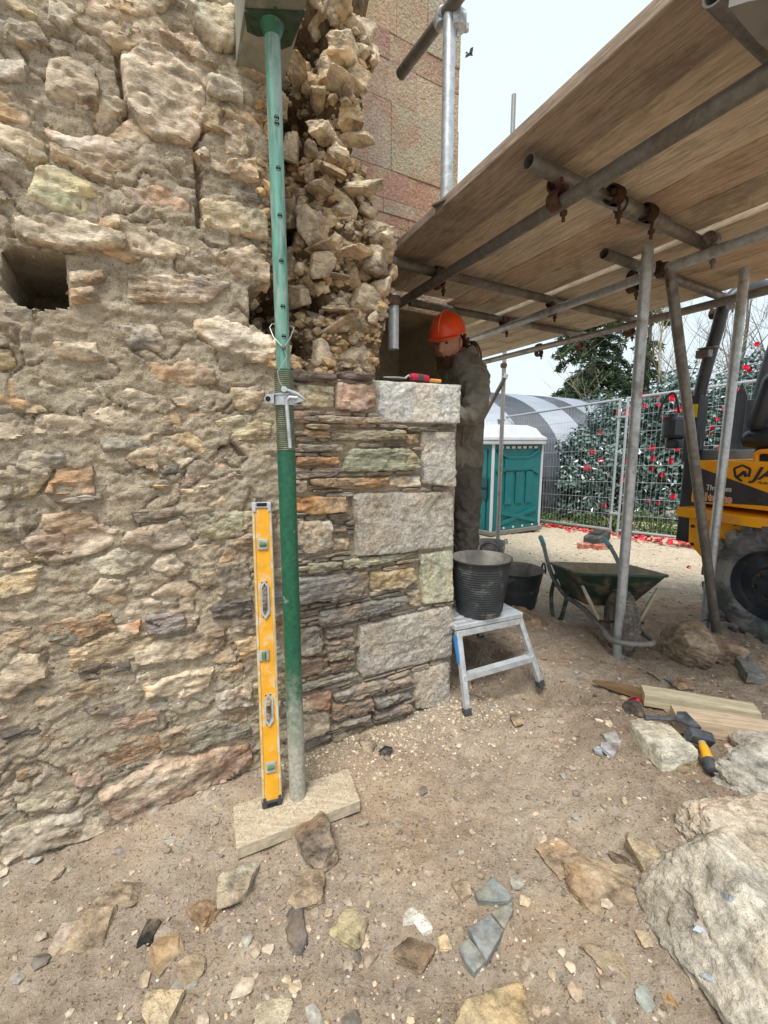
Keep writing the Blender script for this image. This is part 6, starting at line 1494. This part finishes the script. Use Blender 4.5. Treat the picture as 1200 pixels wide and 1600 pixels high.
fl = [ # label, px, py, w, h, colour, material, squash, sink, turn
 ('dark angular stone lying against the front edge of the gritty board', 494,1318,58,72,(.20,.16,.125),'fieldstone',.9,.1,.6),
 ('pale greenish quartz stone left of the dark stone by the board', 367,1390,54,60,(.36,.37,.31),'fieldstone',.6,.2,.3),
 ('flat brown stone sunk in the earth below the dark board stone', 478,1397,58,52,(.26,.20,.14),'fieldstone',.35,.3,.2),
 ('dark slate wedge set upright in the foreground earth', 459,1452,38,82,(.11,.10,.09),'darkslate',.8,.4,.25),
 ('olive stone with a white lime edge in the foreground', 548,1452,52,48,(.33,.28,.17),'fieldstone',.4,.35,-.4),
 ('left white lump of mortar in the foreground', 640,1434,22,26,(.58,.55,.48),'boulder',.7,.3,0),
 ('right white lump of mortar in the foreground', 661,1445,22,30,(.60,.57,.50),'boulder',.7,.3,.5),
 ('dark brown stone with an ochre side below the white lumps', 644,1496,60,40,(.17,.12,.08),'fieldstone',.6,.3,-.3),
 ('small tan stone right of the white lumps', 694,1475,20,24,(.46,.38,.25),'fieldstone',.6,.3,.2),
 ('large half buried stone with a grey slaty face by the largest boulder', 955,1388,120,74,(.30,.23,.155),'fieldstone',.55,.42,-.25),
 ('big ochre and charcoal rock at the bottom edge', 762,1585,130,60,(.34,.27,.165),'fieldstone',.7,.4,.1),
 ('rounded pale ochre rock at the bottom edge', 258,1580,52,62,(.50,.40,.26),'boulder',.7,.3,.3),
 ('broad pale flat rock cut by the bottom edge', 425,1588,64,40,(.42,.36,.25),'boulder',.5,.35,.2),
 ('black charred lump in the left foreground', 234,1461,30,36,(.025,.024,.023),'fieldstone',.7,.3,.2),
 ('three cornered brown stone next to the black lump', 262,1490,46,50,(.27,.21,.14),'darkslate',.5,.3,.6),
 ('oval brown flat stone right of the three cornered stone', 293,1523,48,46,(.27,.21,.14),'fieldstone',.4,.3,.3),
 ('large flush brown stone in the left foreground', 143,1455,72,64,(.24,.19,.13),'fieldstone',.28,.32,.1),
 ('pinkish crumbly stone beside the large flush stone', 102,1462,34,36,(.46,.37,.30),'boulder',.5,.35,0),
 ('brown stone with one dark face near the pale quartz stone', 312,1424,56,44,(.25,.18,.12),'fieldstone',.5,.35,-.3),
 ('grey brown stone sunk in the path left of the quartz stone', 190,1400,56,34,(.25,.2,.14),'fieldstone',.3,.3,.1),
 ('small pink stone in the earth below the wall foot', 292,1345,20,12,(.48,.37,.30),'boulder',.6,.3,.3),
 ('long brown building stone near the crossed upright tubes', 1080,1033,84,34,(.27,.21,.145),'fieldstone',.8,.0,-.45),
 ('reddish stone between the long brown stone and the slate slab', 1118,1025,52,26,(.22,.155,.12),'fieldstone',.8,.0,-.2),
 ('small brown stone behind the step stool near the second tub', 826,968,34,28,(.27,.19,.13),'fieldstone',.8,.3,.2),
 ('low brown stone in the earth before the long building stone', 1066,1072,32,16,(.24,.18,.13),'fieldstone',.5,.3,.1),
 ('flat grey stone in the earth left of the long building stone', 1028,1055,30,16,(.20,.18,.155),'darkslate',.3,.3,.2),
 ('tiny blue pebble on the earth in front of the long building stone', 1047,1066,10,10,(.12,.14,.17),'darkslate',.7,.2,.2),
 ('dark chipped stone at the end of the flat building stone', 993,1113,26,22,(.09,.08,.07),'fieldstone',.9,.25,.2),
 ('crumbled tan stone below the flat building stone', 1064,1198,38,24,(.40,.32,.21),'fieldstone',.5,.3,.2),
 ('brown stone at the lip of the shallow dig', 808,1128,18,16,(.26,.19,.12),'fieldstone',.7,.3,.1),
 ('brown flush stone in the middle of the foreground', 882,1338,70,46,(.25,.185,.12),'fieldstone',.22,.30,.2),
 ('narrow dark stone beside the largest boulder', 972,1345,40,14,(.10,.08,.06),'fieldstone',.6,.3,-.6),
 ('grey green chips of slate near the bottom right corner', 1012,1562,34,30,(.20,.22,.20),'darkslate',.35,.25,.3),
 ('orange flat stone near the bottom right corner', 1040,1555,22,34,(.48,.33,.18),'fieldstone',.35,.25,.6),
 ('pale pebble lying left of the largest boulder', 1008,1468,24,20,(.36,.33,.27),'fieldstone',.5,.3,.2),
 ('long brown stone left of the bottom right chips', 965,1510,46,66,(.24,.19,.13),'fieldstone',.35,.35,.7),
]
for k, (lb, px, py, w, h, col, mt, zs, sk, rz) in enumerate(fl): ground_stone(lb, px, py, w, h, col, mt, 300 + k, zs, sk, rz, 5 if w > 60 else 4)
flake('slanting grey slate slab with a rusty edge near the dumper tyre', [(1143,1015),(1158,1013),(1190,1042),(1197,1056),(1168,1057),(1158,1040)], .05, .045, (.15, .15, .14), 'darkslate', 'slate', 'slate', (.0, .12))
for k, (px, py, w, h, lb) in enumerate(((572, 1168, 24, 22, 'black clinker lump by the foot of the corner pier'), (601, 1176, 20, 12, 'smaller black clinker lump right of the other by the corner pier'))): ground_stone(lb, px, py, w, h, (.03, .032, .038), 'fieldstone', 380 + k, .8, .2, .3, 3, rough=.2)
for k, pts in enumerate(([(1121,1401),(1128,1388),(1140,1402),(1142,1418),(1130,1412)], [(1086,1452),(1108,1445),(1110,1456),(1092,1466)], [(1100,1530),(1118,1520),(1132,1518),(1112,1540),(1102,1545)])):
    o = flake(['upper blue grey slate chip on the largest boulder', 'middle blue grey slate chip on the largest boulder', 'lower blue grey slate chip on the largest boulder'][k], pts, .30, .012, (.26, .29, .33), group='slate chips on the largest boulder', ground_=False)
    CH = globals().setdefault('CHIPS', []); CH.append((o, pts))

# ================================================================== timber, chisel, hammer, trowel
def baulk(label, a, b_, w, h, col, z, roll=0.0, name='timber_offcut', taper=0.0):
    d = b_ - a; L = d.length; o = MB(); n = 10
    vs = []; 
    for i in range(n + 1):
        t = i / n; k = 1 - taper * (1 - t) ** 2; x = -L / 2 + L * t
        for y, zz in ((-w / 2, -h / 2), (w / 2, -h / 2), (w / 2, h / 2), (-w / 2, h / 2)): vs.append((x, y * k + .002 * math.sin(t * 5), zz * k))
    fs = [(i * 4 + k, i * 4 + (k + 1) % 4, (i + 1) * 4 + (k + 1) % 4, (i + 1) * 4 + k) for i in range(n) for k in range(4)] + [(3, 2, 1, 0), (n * 4, n * 4 + 1, n * 4 + 2, n * 4 + 3)]
    o.add(vs, fs); c = (a + b_) / 2
    ob = o.build(name, M['timber'], loc=c, rot=(roll, -math.atan2(d.z, math.hypot(d.x, d.y)), math.atan2(d.y, d.x)), col=col); return tag(ob, label, 'timber')
a, b_ = G(1004, 1086, .03), G(1182, 1116, .03)
baulk('clean pale sawn timber lying behind the second pale timber', a, b_, .085, .052, (.60, .52, .36), 0)
a, b_ = G(1052, 1122, .035), G(1300, 1164, .035)
baulk('pale sawn timber with a pinkish top running off to the right', a, b_, .095, .062, (.60, .47, .33), 0)
a, b_ = G(926, 1064, .018), G(1004, 1084, .02)
baulk('short wet brown stake at the end of the pale timber', a, b_, .045, .03, (.22, .14, .07), 0, taper=.7)
zc_ = .064
M['tool'] = simple_mat('dull_tool_steel', (.10, .11, .125), .45, .5, .3, 18, (.25, .23, .2), .5)
def Gz(px, py, z): return on_z(px, py, gz(1.1, 1.6) + z)
bc0, bc1, bc2, bc3 = Gz(1009, 1124, zc_), Gz(1056, 1130, zc_), Gz(1066, 1131, zc_), Gz(1083, 1128, zc_)
ch = thing('bolster_chisel', 'grey steel bolster chisel with a flared blade lying on the flat stone', 'chisel', bc0)
dB = (bc3 - bc0).normalized(); sB = Vector((-dB.y, dB.x, 0)).normalized(); Lb = (bc3 - bc0).length
b = MB(); b.tube([(0, 0, .008), dB * Lb * .60 + Vector((0, 0, .008))], .0085, 8); b.tube([dB * -.004 + Vector((0, 0, .008)), dB * .010 + Vector((0, 0, .008))], .0105, 8); b.build('shank', M['tool'], ch, smooth=40)
b = MB(); kk = Lb; pr_ = [dB * kk * .58 + sB * .010, dB * kk * .70 + sB * .018, dB * kk * .80 + sB * .048, dB * kk * 1.0 + sB * .050, dB * kk * 1.0 - sB * .050, dB * kk * .80 - sB * .048, dB * kk * .70 - sB * .018, dB * kk * .58 - sB * .010]
b.prism([p + Vector((0, 0, .003)) for p in pr_], (0, 0, .009)); b.build('blade', M['tool'], ch)
h0, h1 = Gz(1074, 1146, .085), Gz(1112, 1157, .06); e1 = Gz(1113, 1203, .03); hm = (h0 + h1) / 2
hmr = thing('club_hammer', 'club hammer with a yellow and black handle resting between stones', 'hammer', hm)
dH = (h1 - h0).normalized(); dE = (e1 - hm); nE = dE.normalized(); up_ = dH.cross(nE)
b = MB()
Rm = Matrix((dH, nE, up_)).transposed()
b.box((0, 0, 0), ((h1 - h0).length, .042, .042), Rm, .007); b.build('head', M['tool'], hmr)
b = MB(); b.tube([nE * .0, dE * .32], [.012, .0135], 10); b.build('neck', simple_mat('pale_neck', (.38, .36, .28), .6), hmr, smooth=50)
b = MB(); b.tube([dE * .24, dE * .34, dE * .70], [.013, .016, .0165], 12); b.build('yellow_sleeve', simple_mat('yellow_handle', (.75, .38, .02), .45, 0, .12, 16, (.45, .32, .15), .4), hmr, smooth=50)
b = MB(); b.tube([dE * .69, dE * .78, dE * 1.0, dE * 1.04], [.018, .0195, .020, .015], 12); b.build('black_grip', M['lblk'], hmr, smooth=50)
# on the top quoin
zq = 1.497
def Q(px, py, dz=0.0, d=-.04): u, v = W(px, py, d); return CORNER + DV * u + NR * d + Vector((0, 0, zq + dz))
tw0, tw1, tw2 = Q(604, 590), Q(632, 590), Q(668, 590)
tr = thing('pointing_trowel', 'pointing trowel with a red and black grip lying on the top granite quoin', 'trowel', tw1)
d_ = (tw2 - tw0).normalized(); s_ = NR
b = MB(); b.prism([d_ * -.10 + Vector((0, 0, .006)), d_ * -.04 + s_ * .028 + Vector((0, 0, .006)), d_ * .0 + Vector((0, 0, .006)) + s_ * .018, d_ * .0 + Vector((0, 0, .006)) - s_ * .018, d_ * -.04 - s_ * .028 + Vector((0, 0, .006))], (0, 0, .003)); b.tube([Vector((0, 0, .008)), d_ * .02 + Vector((0, 0, .022)), d_ * .035 + Vector((0, 0, .016))], .004, 6); b.build('blade', M['galv'], tr)
b = MB(); b.tube(sub([d_ * .03 + Vector((0, 0, .014)), d_ * .045 + Vector((0, 0, .018)), d_ * .09 + Vector((0, 0, .017)), d_ * .115 + Vector((0, 0, .015))], 3), .014, 10); b.build('grip', simple_mat('red_grip', (.42, .018, .05), .55), tr, smooth=60)
b = MB(); b.tube([d_ * .062 + Vector((0, 0, .017)), d_ * .088 + Vector((0, 0, .017))], .0155, 10); b.build('grip_band', M['lblk'], tr, smooth=60)
o = MB(); p_, q_ = Q(672, 596), Q(688, 598); o.tube([(0, 0, .009), q_ - p_ + Vector((0, 0, .009))], .008, 8); o = o.build('line_pin', simple_mat('orange_wood', (.70, .30, .08), .6), loc=p_, smooth=50); tag(o, 'small orange wooden peg lying at the right end of the top quoin', 'peg')

# ================================================================== the worker
M['skin'] = simple_mat('weathered_skin', (.44, .23, .155), .55, 0, .12, 20, (.30, .13, .09), .3, spec=.35)
def cloth(name, col, sc=60):
    t = NT(name); v = t.vec((1, 1, 1), False); n = t.noise(v, 11, 8, .6, .8); n2 = t.noise(v, 300, 2, .5)
    c = t.mix(1.0, (*col, 1), gray(t, t.rng(n, .3, .7, .7, 1.3)), 'MULTIPLY'); c = t.mix(t.math('MULTIPLY', t.rng(t.noise(v, 6, 8, .65), .55, .68), .4), c, (.22, .18, .13))
    nr = t.bump(n, .8, .035); nr = t.bump(n2, .3, .002, nr); return t.done(c, .92, 0, nr, .1)
M['jacket'] = cloth('worn_charcoal_jacket', (.22, .20, .165)); M['trouser'] = cloth('dusty_work_trousers', (.13, .115, .10)); M['boot'] = simple_mat('muddy_boot', (.09, .06, .04), .8, 0, .3, 14)
M['hair'] = simple_mat('brown_hair', (.085, .042, .022), .6, 0, .35, 60, stretch=(1, 1, .2)); M['eye'] = simple_mat('eye', (.03, .02, .015), .2)
yw = 2.78
def J(px, py, y): return on_y(px, py, y)
wk_base = J(722, 935, yw); wz = wk_base.z
wk = thing('worker', 'bearded person in orange helmet and dark work jacket leaning over the corner stones', 'person', (wk_base.x, yw, wz))
O = wk.location
def build_body():
    hips = J(722, 712, 2.80)
    jn = [hips, J(724, 660, 2.79), J(727, 610, 2.78), J(722, 572, 2.77), J(712, 548, 2.75)]           # 0..4 pelvis to neck
    rad = [.105, .128, .155, .118, .060]
    ed = [(0, 1), (1, 2), (2, 3), (3, 4)]
    def chain(start, pts, rs):
        prev = start
        for p, r in zip(pts, rs): jn.append(p); rad.append(r); ed.append((prev, len(jn) - 1)); prev = len(jn) - 1
        return prev
    # camera-side arm, then the far arm; both forearms reach to the wall top
    chain(3, [J(740, 584, 2.60), J(744, 622, 2.46), J(737, 655, 2.38), J(712, 650, 2.36), J(690, 634, 2.35), J(680, 630, 2.35)], [.088, .074, .064, .054, .044, .034])
    chain(3, [J(700, 578, 2.90), J(690, 612, 2.88), J(684, 640, 2.82), J(668, 632, 2.72), J(655, 622, 2.64), J(648, 618, 2.62)], [.085, .070, .060, .050, .040, .032])
    chain(0, [J(729, 745, 2.73), J(731, 806, 2.72), J(731, 865, 2.76), Vector((J(731, 905, 2.77).x, 2.77, wz + .10)), Vector((J(731, 905, 2.77).x, 2.77, wz + .055)), Vector((J(720, 915, 2.70).x - .06, 2.70, wz + .045))], [.095, .078, .066, .058, .055, .045])
    chain(0, [J(714, 745, 2.88), J(713, 806, 2.90), J(712, 860, 2.93), Vector((J(712, 900, 2.95).x, 2.95, wz + .10)), Vector((J(712, 900, 2.95).x, 2.95, wz + .055)), Vector((J(706, 905, 2.90).x - .10, 2.90, wz + .045))], [.092, .076, .065, .058, .055, .045])
    me = bpy.data.meshes.new('body'); me.from_pydata([tuple(p - O) for p in jn], ed, []); ob = bpy.data.objects.new('body', me); COL.objects.link(ob)
    ob.modifiers.new('s', 'SKIN'); sv = me.skin_vertices[0].data
    for i, r in enumerate(rad): sv[i].radius = (r, r * (.80 if i in (1, 2) else .95 if i < 4 else 1)); sv[i].use_root = (i == 0)
    sm = ob.modifiers.new('u', 'SUBSURF'); sm.levels = 3; sm.render_levels = 3
    bpy.context.view_layer.update(); dg = bpy.context.evaluated_depsgraph_get(); m2 = bpy.data.meshes.new_from_object(ob.evaluated_get(dg)); bpy.data.objects.remove(ob); return m2, [p - O for p in jn]
bm_, JN = build_body()
b = MB(); b.add([tuple(v.co) for v in bm_.vertices], [tuple(p.vertices) for p in bm_.polygons])
for i, vv in enumerate(bm_.vertices):                            # creases of the cloth
    q = Vector(b.v[i]); nz = 1 - abs(noise.fractal(Vector((q.x * 9, q.y * 9, q.z * 14)), .8, 2.1, 4)); nz2 = 1 - abs(noise.noise(Vector((q.x * 6 + 3, q.y * 6, q.z * 24 + q.x * 20))))
    if (q - JN[4]).length > .09 and (q - JN[10]).length > .07 and (q - JN[16]).length > .07: b.v[i] = tuple(q + vv.normal * ((nz ** 3) * .012 + nz2 ** 4 * .008 - .008))
jl = JN[0].z - .055
for i, f in enumerate(b.f):                                      # trousers, boots
    c = sum((Vector(b.v[k]) for k in f), Vector()) / len(f); b.mi[i] = 2 if c.z < .12 else 1 if c.z < jl else 0
    if (c - JN[10]).length < .05 or (c - JN[16]).length < .05: b.mi[i] = 3
    if (c - JN[4]).length < .062 and c.z > JN[3].z + .05: b.mi[i] = 3
# hands: palm and five fingers each
def hand(wrist, d, nrm):
    b.cm = 3; d = d.normalized(); s = d.cross(nrm).normalized(); n_ = s.cross(d)
    b.sphere(wrist + d * .05, .042, 10, 8, (1, 1, .62))
    for k in range(4):
        L_ = (.070, .080, .074, .058)[k]; q = wrist + d * .078 + s * (.027 - .018 * k); b.tube([q - d * .02, q + d * L_ * .45 - n_ * .010, q + d * L_ * .75 - n_ * .030, q + d * L_ * .85 - n_ * .05], [.0095, .0092, .0085, .006], 8)
    q = wrist + d * .035 + s * .030; b.tube([q - s * .012, q + s * .02 + d * .022 - n_ * .012, q + s * .022 + d * .055 - n_ * .026], [.012, .0105, .0075], 8)
f_ = Vector((-.88, -.38, -.28)).normalized()
hand(JN[10], (JN[10] - JN[9]), Vector((0, 0, 1))); hand(JN[16], (JN[16] - JN[15]), Vector((0, 0, 1)))
# head
hc = J(700, 537, 2.70) - O; HR = .115
fw = Vector((-.50, -.78, -.30)).normalized(); rtv = fw.cross(Vector((0, 0, 1))).normalized(); upv = rtv.cross(fw)
b.cm = 3
n0 = len(b.v); hb_ = MB(); hb_.sphere((0, 0, 0), 1, 40, 30)
vs = []
for p in hb_.v:
    x, y, z = p                                                    # x right, y forward, z up
    sx, sy, sz = .074, .094, .118
    g = lambda cx, cz, wx, wz_: math.exp(-((x - cx) / wx) ** 2 - ((z - cz) / wz_) ** 2) if y > 0 else 0
    fy = 1 + .22 * g(0, -.12, .16, .22) + .12 * g(0, -.26, .2, .10) - .10 * g(.38, .10, .2, .13) - .10 * g(-.38, .10, .2, .13) + .05 * g(0, .32, .6, .12) + .04 * g(0, -.52, .3, .10) - .04 * g(0, -.42, .3, .05) + .10 * g(0, -.82, .35, .18)
    nx_ = x * (1 - .22 * max(0, -z - .2)); vs.append(hc + (rtv * nx_ * sx + fw * (y * sy * fy) + upv * z * sz))
b.add(vs, hb_.f)
b.cm = 3; b.tube([hc + fw * .088 + upv * .022, hc + fw * .104 - upv * .006, hc + fw * .112 - upv * .020, hc + fw * .092 - upv * .030], [.008, .011, .0145, .009], 8)
b.tube([hc + fw * .083 + rtv * .040 + upv * .026, hc + fw * .094 + upv * .026, hc + fw * .083 - rtv * .040 + upv * .026], [.006, .009, .006], 6)
for s_ in (-1, 1):
    b.cm = 3; b.sphere(hc + rtv * s_ * .074 - fw * .005 - upv * .005, .026, 8, 8, (.45, .8, 1.2))
    b.cm = 4; b.sphere(hc + rtv * s_ * .028 + fw * .0795 + upv * .012, .0075, 8, 6, (1.3, 1, .6))
b.cm = 0
# collar, jacket hem and cuffs thicken the coat
cc_ = JN[4] * .55 + JN[3] * .45
b.lathe([(.070, -.03), (.098, -.045), (.100, .02), (.088, .045), (.076, .03)], cc_ + Vector((.02, .02, 0)), (JN[4] - JN[3]), 20, close=True)
hp = JN[0]; b.lathe([(.085, .09), (.118, .06), (.124, -.05), (.119, -.075), (.085, -.05)], hp + Vector((.0, 0, 0)), (.12, 0, 1), 24)
body = b.build('body', [M['jacket'], M['trouser'], M['boot'], M['skin'], M['eye']], wk, smooth=70, fix=False)
hr = MB()
M['helmet'] = simple_mat('orange_helmet_shell', (.80, .075, .012), .32, 0, .06, 8, (.45, .10, .04), .25, .58, .7, spec=.5)
hcen = hc + upv * .050 - fw * .012
hb_ = MB(); hb_.sphere((0, 0, 0), 1, 36, 24); vs = []; 
for x, y, z in hb_.v:
    zz = max(z, -.12); rdg = 1 + .045 * math.exp(-(x / .13) ** 2) * (1 if z > 0 else 0); br_k = 1
    vs.append(hcen + rtv * x * .098 * (1 + .06 * (z < -.05)) + fw * y * .120 * (1 + .04 * (z < -.05)) + upv * (zz * .112 * rdg + .010))
hr.add(vs, hb_.f)
pk = []
for k in range(13):
    a = R_(-62 + 124 * k / 12); r0 = Vector((math.sin(a) * .098, math.cos(a) * .118)); r1 = Vector((math.sin(a) * .106, math.cos(a) * .120 + .035 * math.cos(a) ** .8)); pk.append((r0, r1))
vs = []
for (r0, r1) in pk:
    for q, z in ((r0, .0), (r1, -.012), (r1, -.016), (r0, -.005)): vs.append(hcen + rtv * q.x + fw * q.y + upv * z)
fs = [(i * 4 + k, i * 4 + (k + 1) % 4, (i + 1) * 4 + (k + 1) % 4, (i + 1) * 4 + k) for i in range(12) for k in range(4)] + [(0, 1, 2, 3), (48, 49, 50, 51)]
hr.add(vs, fs); hel = hr.build('helmet', M['helmet'], wk, smooth=50)
b = MB(); pts = [hcen + fw * math.cos(t) * .121 + upv * (math.sin(t) * .118 + .010) for t in np.linspace(.15, 2.6, 14)]; b.tube(pts, .0035, 6); b.build('crest_ridge', simple_mat('pale_orange', (.85, .22, .08), .4), hel, smooth=60)
b = MB(); rg = random.Random(2)                                    # tied-back long hair and beard
for k in range(46):
    a = rg.uniform(-1.5, 1.5); st_p = hcen - fw * (.085 + .02 * math.cos(a)) + rtv * math.sin(a) * .085 - upv * rg.uniform(.02, .09); tie = hc - fw * .125 - upv * .035 + Vector((.02, .01, 0))
    b.tube(sub([st_p, (st_p + tie) / 2 - fw * .02 + Vector((rg.uniform(-.01, .01), 0, rg.uniform(-.01, .015))), tie, tie + Vector((rg.uniform(.0, .05), rg.uniform(-.02, .02), rg.uniform(-.07, -.02)))], 3), [.011, .011, .010, .010, .010, .009, .009, .007, .006, .004][:10], 5)
for k in range(9):
    tie = hc - fw * .125 - upv * .03 + Vector((.02, .01, 0)); q = Vector((rg.uniform(.02, .09), rg.uniform(-.03, .03), 0))
    b.tube(sub([tie, tie + q + Vector((0, 0, rg.uniform(-.02, .03))), tie + q * 1.5 + Vector((0, 0, rg.uniform(-.12, -.06))), tie + q * 1.3 + Vector((0, 0, rg.uniform(-.22, -.15)))], 4), [.006] * 10 + [.005, .004, .002], 5)
b.build('hair', M['hair'], wk, smooth=70)
b = MB()
for k in range(120):
    a = rg.uniform(-1.05, 1.05); zz = rg.uniform(-.105, -.055); q = hc + fw * (.082 * math.cos(a)) + rtv * math.sin(a) * .068 + upv * zz
    b.tube([q, q - upv * .012 + fw * .010, q - upv * .028 + fw * .006], [.005, .004, .002], 4, False)
b.build('beard', M['hair'], wk)
b = MB(); q = J(716, 573, 2.60) - O; b.box(q, (.03, .004, .012)); b.build('chest_badge', simple_mat('grey_thread', (.20, .19, .17), .8), wk)
b = MB(); b.tube([J(742, 600, 2.58) - O, J(727, 640, 2.60) - O, J(722, 700, 2.66) - O], [.006, .006, .006], 6); b.build('jacket_seam', M['jacket'], wk, smooth=60)
fx = MB(); fx.box((0, 0, -.06), (.62, .42, .12), bev=.01)
pz = wz - gz(wk_base.x, yw)
st2 = bpy.data.objects.new('standing_block', None)
bpy.data.objects.remove(st2)
if pz > .02:
    fx = MB(); fx.box((0, 0, 0), (.52, .46, pz + .02), bev=.02); o = fx.build('stone_block', M['boulder'], loc=(wk_base.x - .05, yw + .06, wz - (pz + .02) / 2 + .004), col=(.30, .24, .17)); tag(o, 'low stone block hidden behind the tub under the feet of the worker', 'stone')

# ================================================================== grit and pebbles
rg = np.random.RandomState(77); V = []; Fc = []; Cc = []; d1_, f1_ = ICO[1]; cnt = 0
cols = np.array([(.36, .28, .19), (.27, .20, .135), (.48, .40, .29), (.20, .155, .11), (.58, .50, .40), (.36, .32, .27), (.20, .17, .14), (.44, .32, .20), (.46, .36, .27), (.38, .29, .2), (.33, .24, .165), (.3, .22, .15)]) * 1.1
def sprinkle(n, fn, smin, smax, pow_=2.6, flat=.55, colf=None):
    global cnt
    for i in range(n):
        p = fn()
        if p is None: continue
        x, y, zz = p; s = smin + (smax - smin) * rg.uniform() ** pow_; a = rg.uniform(0, 6.28); ca, sa = math.cos(a), math.sin(a)
        sc_ = np.array([rg.uniform(.7, 1.4), rg.uniform(.6, 1.1), rg.uniform(.3, .8) * flat * 1.5]) * s; q = d1_ * (1 + rg.uniform(-.28, .28, (len(d1_), 1))) * sc_
        q = np.stack([q[:, 0] * ca - q[:, 1] * sa + x, q[:, 0] * sa + q[:, 1] * ca + y, q[:, 2] + zz + s * .1], 1); o = len(V); V.extend(q.tolist()); Fc.extend([(a_ + o, b__ + o, c_ + o) for a_, b__, c_ in f1_])
        c = (colf() if colf else cols[rg.randint(len(cols))]) * rg.uniform(.75, 1.2); Cc.extend([(*c, 1)] * len(d1_))
def onearth(x, y):
    z = gz(x, y) + gdetail(x, y)
    return (x, y, z)
def p_near():
    r = .35 + 2.1 * rg.uniform() ** 1.1; a = rg.uniform(-.95, .95); x, y = r * math.sin(a), .25 + r * math.cos(a)
    if (Vector((x, y, 0)) - CORNER).dot(NR) < .02 and x < CORNER.x: return None
    return onearth(x, y)
sprinkle(11000, p_near, .0009, .0070, 4.5)
def p_chip():
    q = p_near()
    return None if q is None or q[1] < .42 else q
dk = lambda: np.array([(.36, .28, .20), (.30, .24, .18), (.42, .34, .25), (.22, .19, .16), (.46, .38, .29), (.32, .30, .26), (.48, .38, .26)])[rg.randint(7)]
sprinkle(1000, p_chip, .006, .021, 2.4, .5, dk)
def p_mid():
    x, y = rg.uniform(.2, 4.2), 1.6 + 4.5 * rg.uniform() ** 1.5
    if (Vector((x, y, 0)) - CORNER).dot(NR) < 0 and x < CORNER.x: return None
    return onearth(x, y)
sprinkle(4200, p_mid, .003, .016, 3.2)
pale = lambda: np.array([(.60, .52, .41), (.50, .42, .32), (.46, .37, .27)])[rg.randint(3)]
def p_foot():
    t = rg.uniform(-.85, .20); w = abs(rg.normal()) * .13 + .01; q = CORNER + DV * t + NR * w
    return onearth(q.x, q.y)
sprinkle(2600, p_foot, .0012, .008, 3.0, .8, pale)
def p_board():
    a, c = rg.uniform(), rg.uniform() ** .8; q = tl.lerp(br_, a).lerp(fl_.lerp(fr, a), 1 - c); return (q.x, q.y, BZ + .001)
fl_ = Vector(P4[1])
sprinkle(4200, p_board, .0007, .0030, 3.0, .8, pale)
me = bpy.data.meshes.new('gravel'); me.from_pydata(V, [], Fc); me.materials.append(M['gravel']); ca = me.attributes.new('tint', 'FLOAT_COLOR', 'POINT'); ca.data.foreach_set('color', np.array(Cc, dtype=np.float32).ravel()); me.update()
o = bpy.data.objects.new('gravel', me); COL.objects.link(o); tag(o, 'grit and small pebbles strewn over the earth', kind='stuff')
# settle the slate chips on the boulder
bpy.context.view_layer.update(); dg = bpy.context.evaluated_depsgraph_get(); big = [x for x in bpy.data.objects if x.name == 'boulder'][0]
for o, pts in CHIPS:
    cx = sum(p[0] for p in pts) / len(pts); cy = sum(p[1] for p in pts) / len(pts); d = ray(cx, cy).normalized()
    imw = big.matrix_world.inverted(); hit, loc, nor, ix = big.ray_cast(imw @ CAM, (imw.to_3x3() @ d).normalized())
    if hit: o.location = big.matrix_world @ loc; o.rotation_euler = (big.matrix_world.to_3x3() @ nor).to_track_quat('Z', 'Y').to_euler()
# a bird far off in the sky
bp = on_y(735, 85, 30); bd = thing('bird', 'tiny dark bird flying in the pale sky beside the rendered wall', 'bird', bp, .4)
b = MB(); b.sphere((0, 0, 0), .07, 8, 6, (2.6, .8, .8)); b.prism([(-.15, -.02, 0), (-.32, -.07, 0), (-.32, .07, 0), (-.15, .02, 0)], (0, 0, .012)); b.build('body', M['blackm'], bd)
for s_ in (-1, 1):
    b = MB(); b.prism([(.10, .03 * s_, .02), (-.10, .03 * s_, .02), (-.16, .22 * s_, .10), (-.10, .42 * s_, .06), (.04, .22 * s_, .11)], (0, 0, .012)); b.build('wing', M['blackm'], bd)
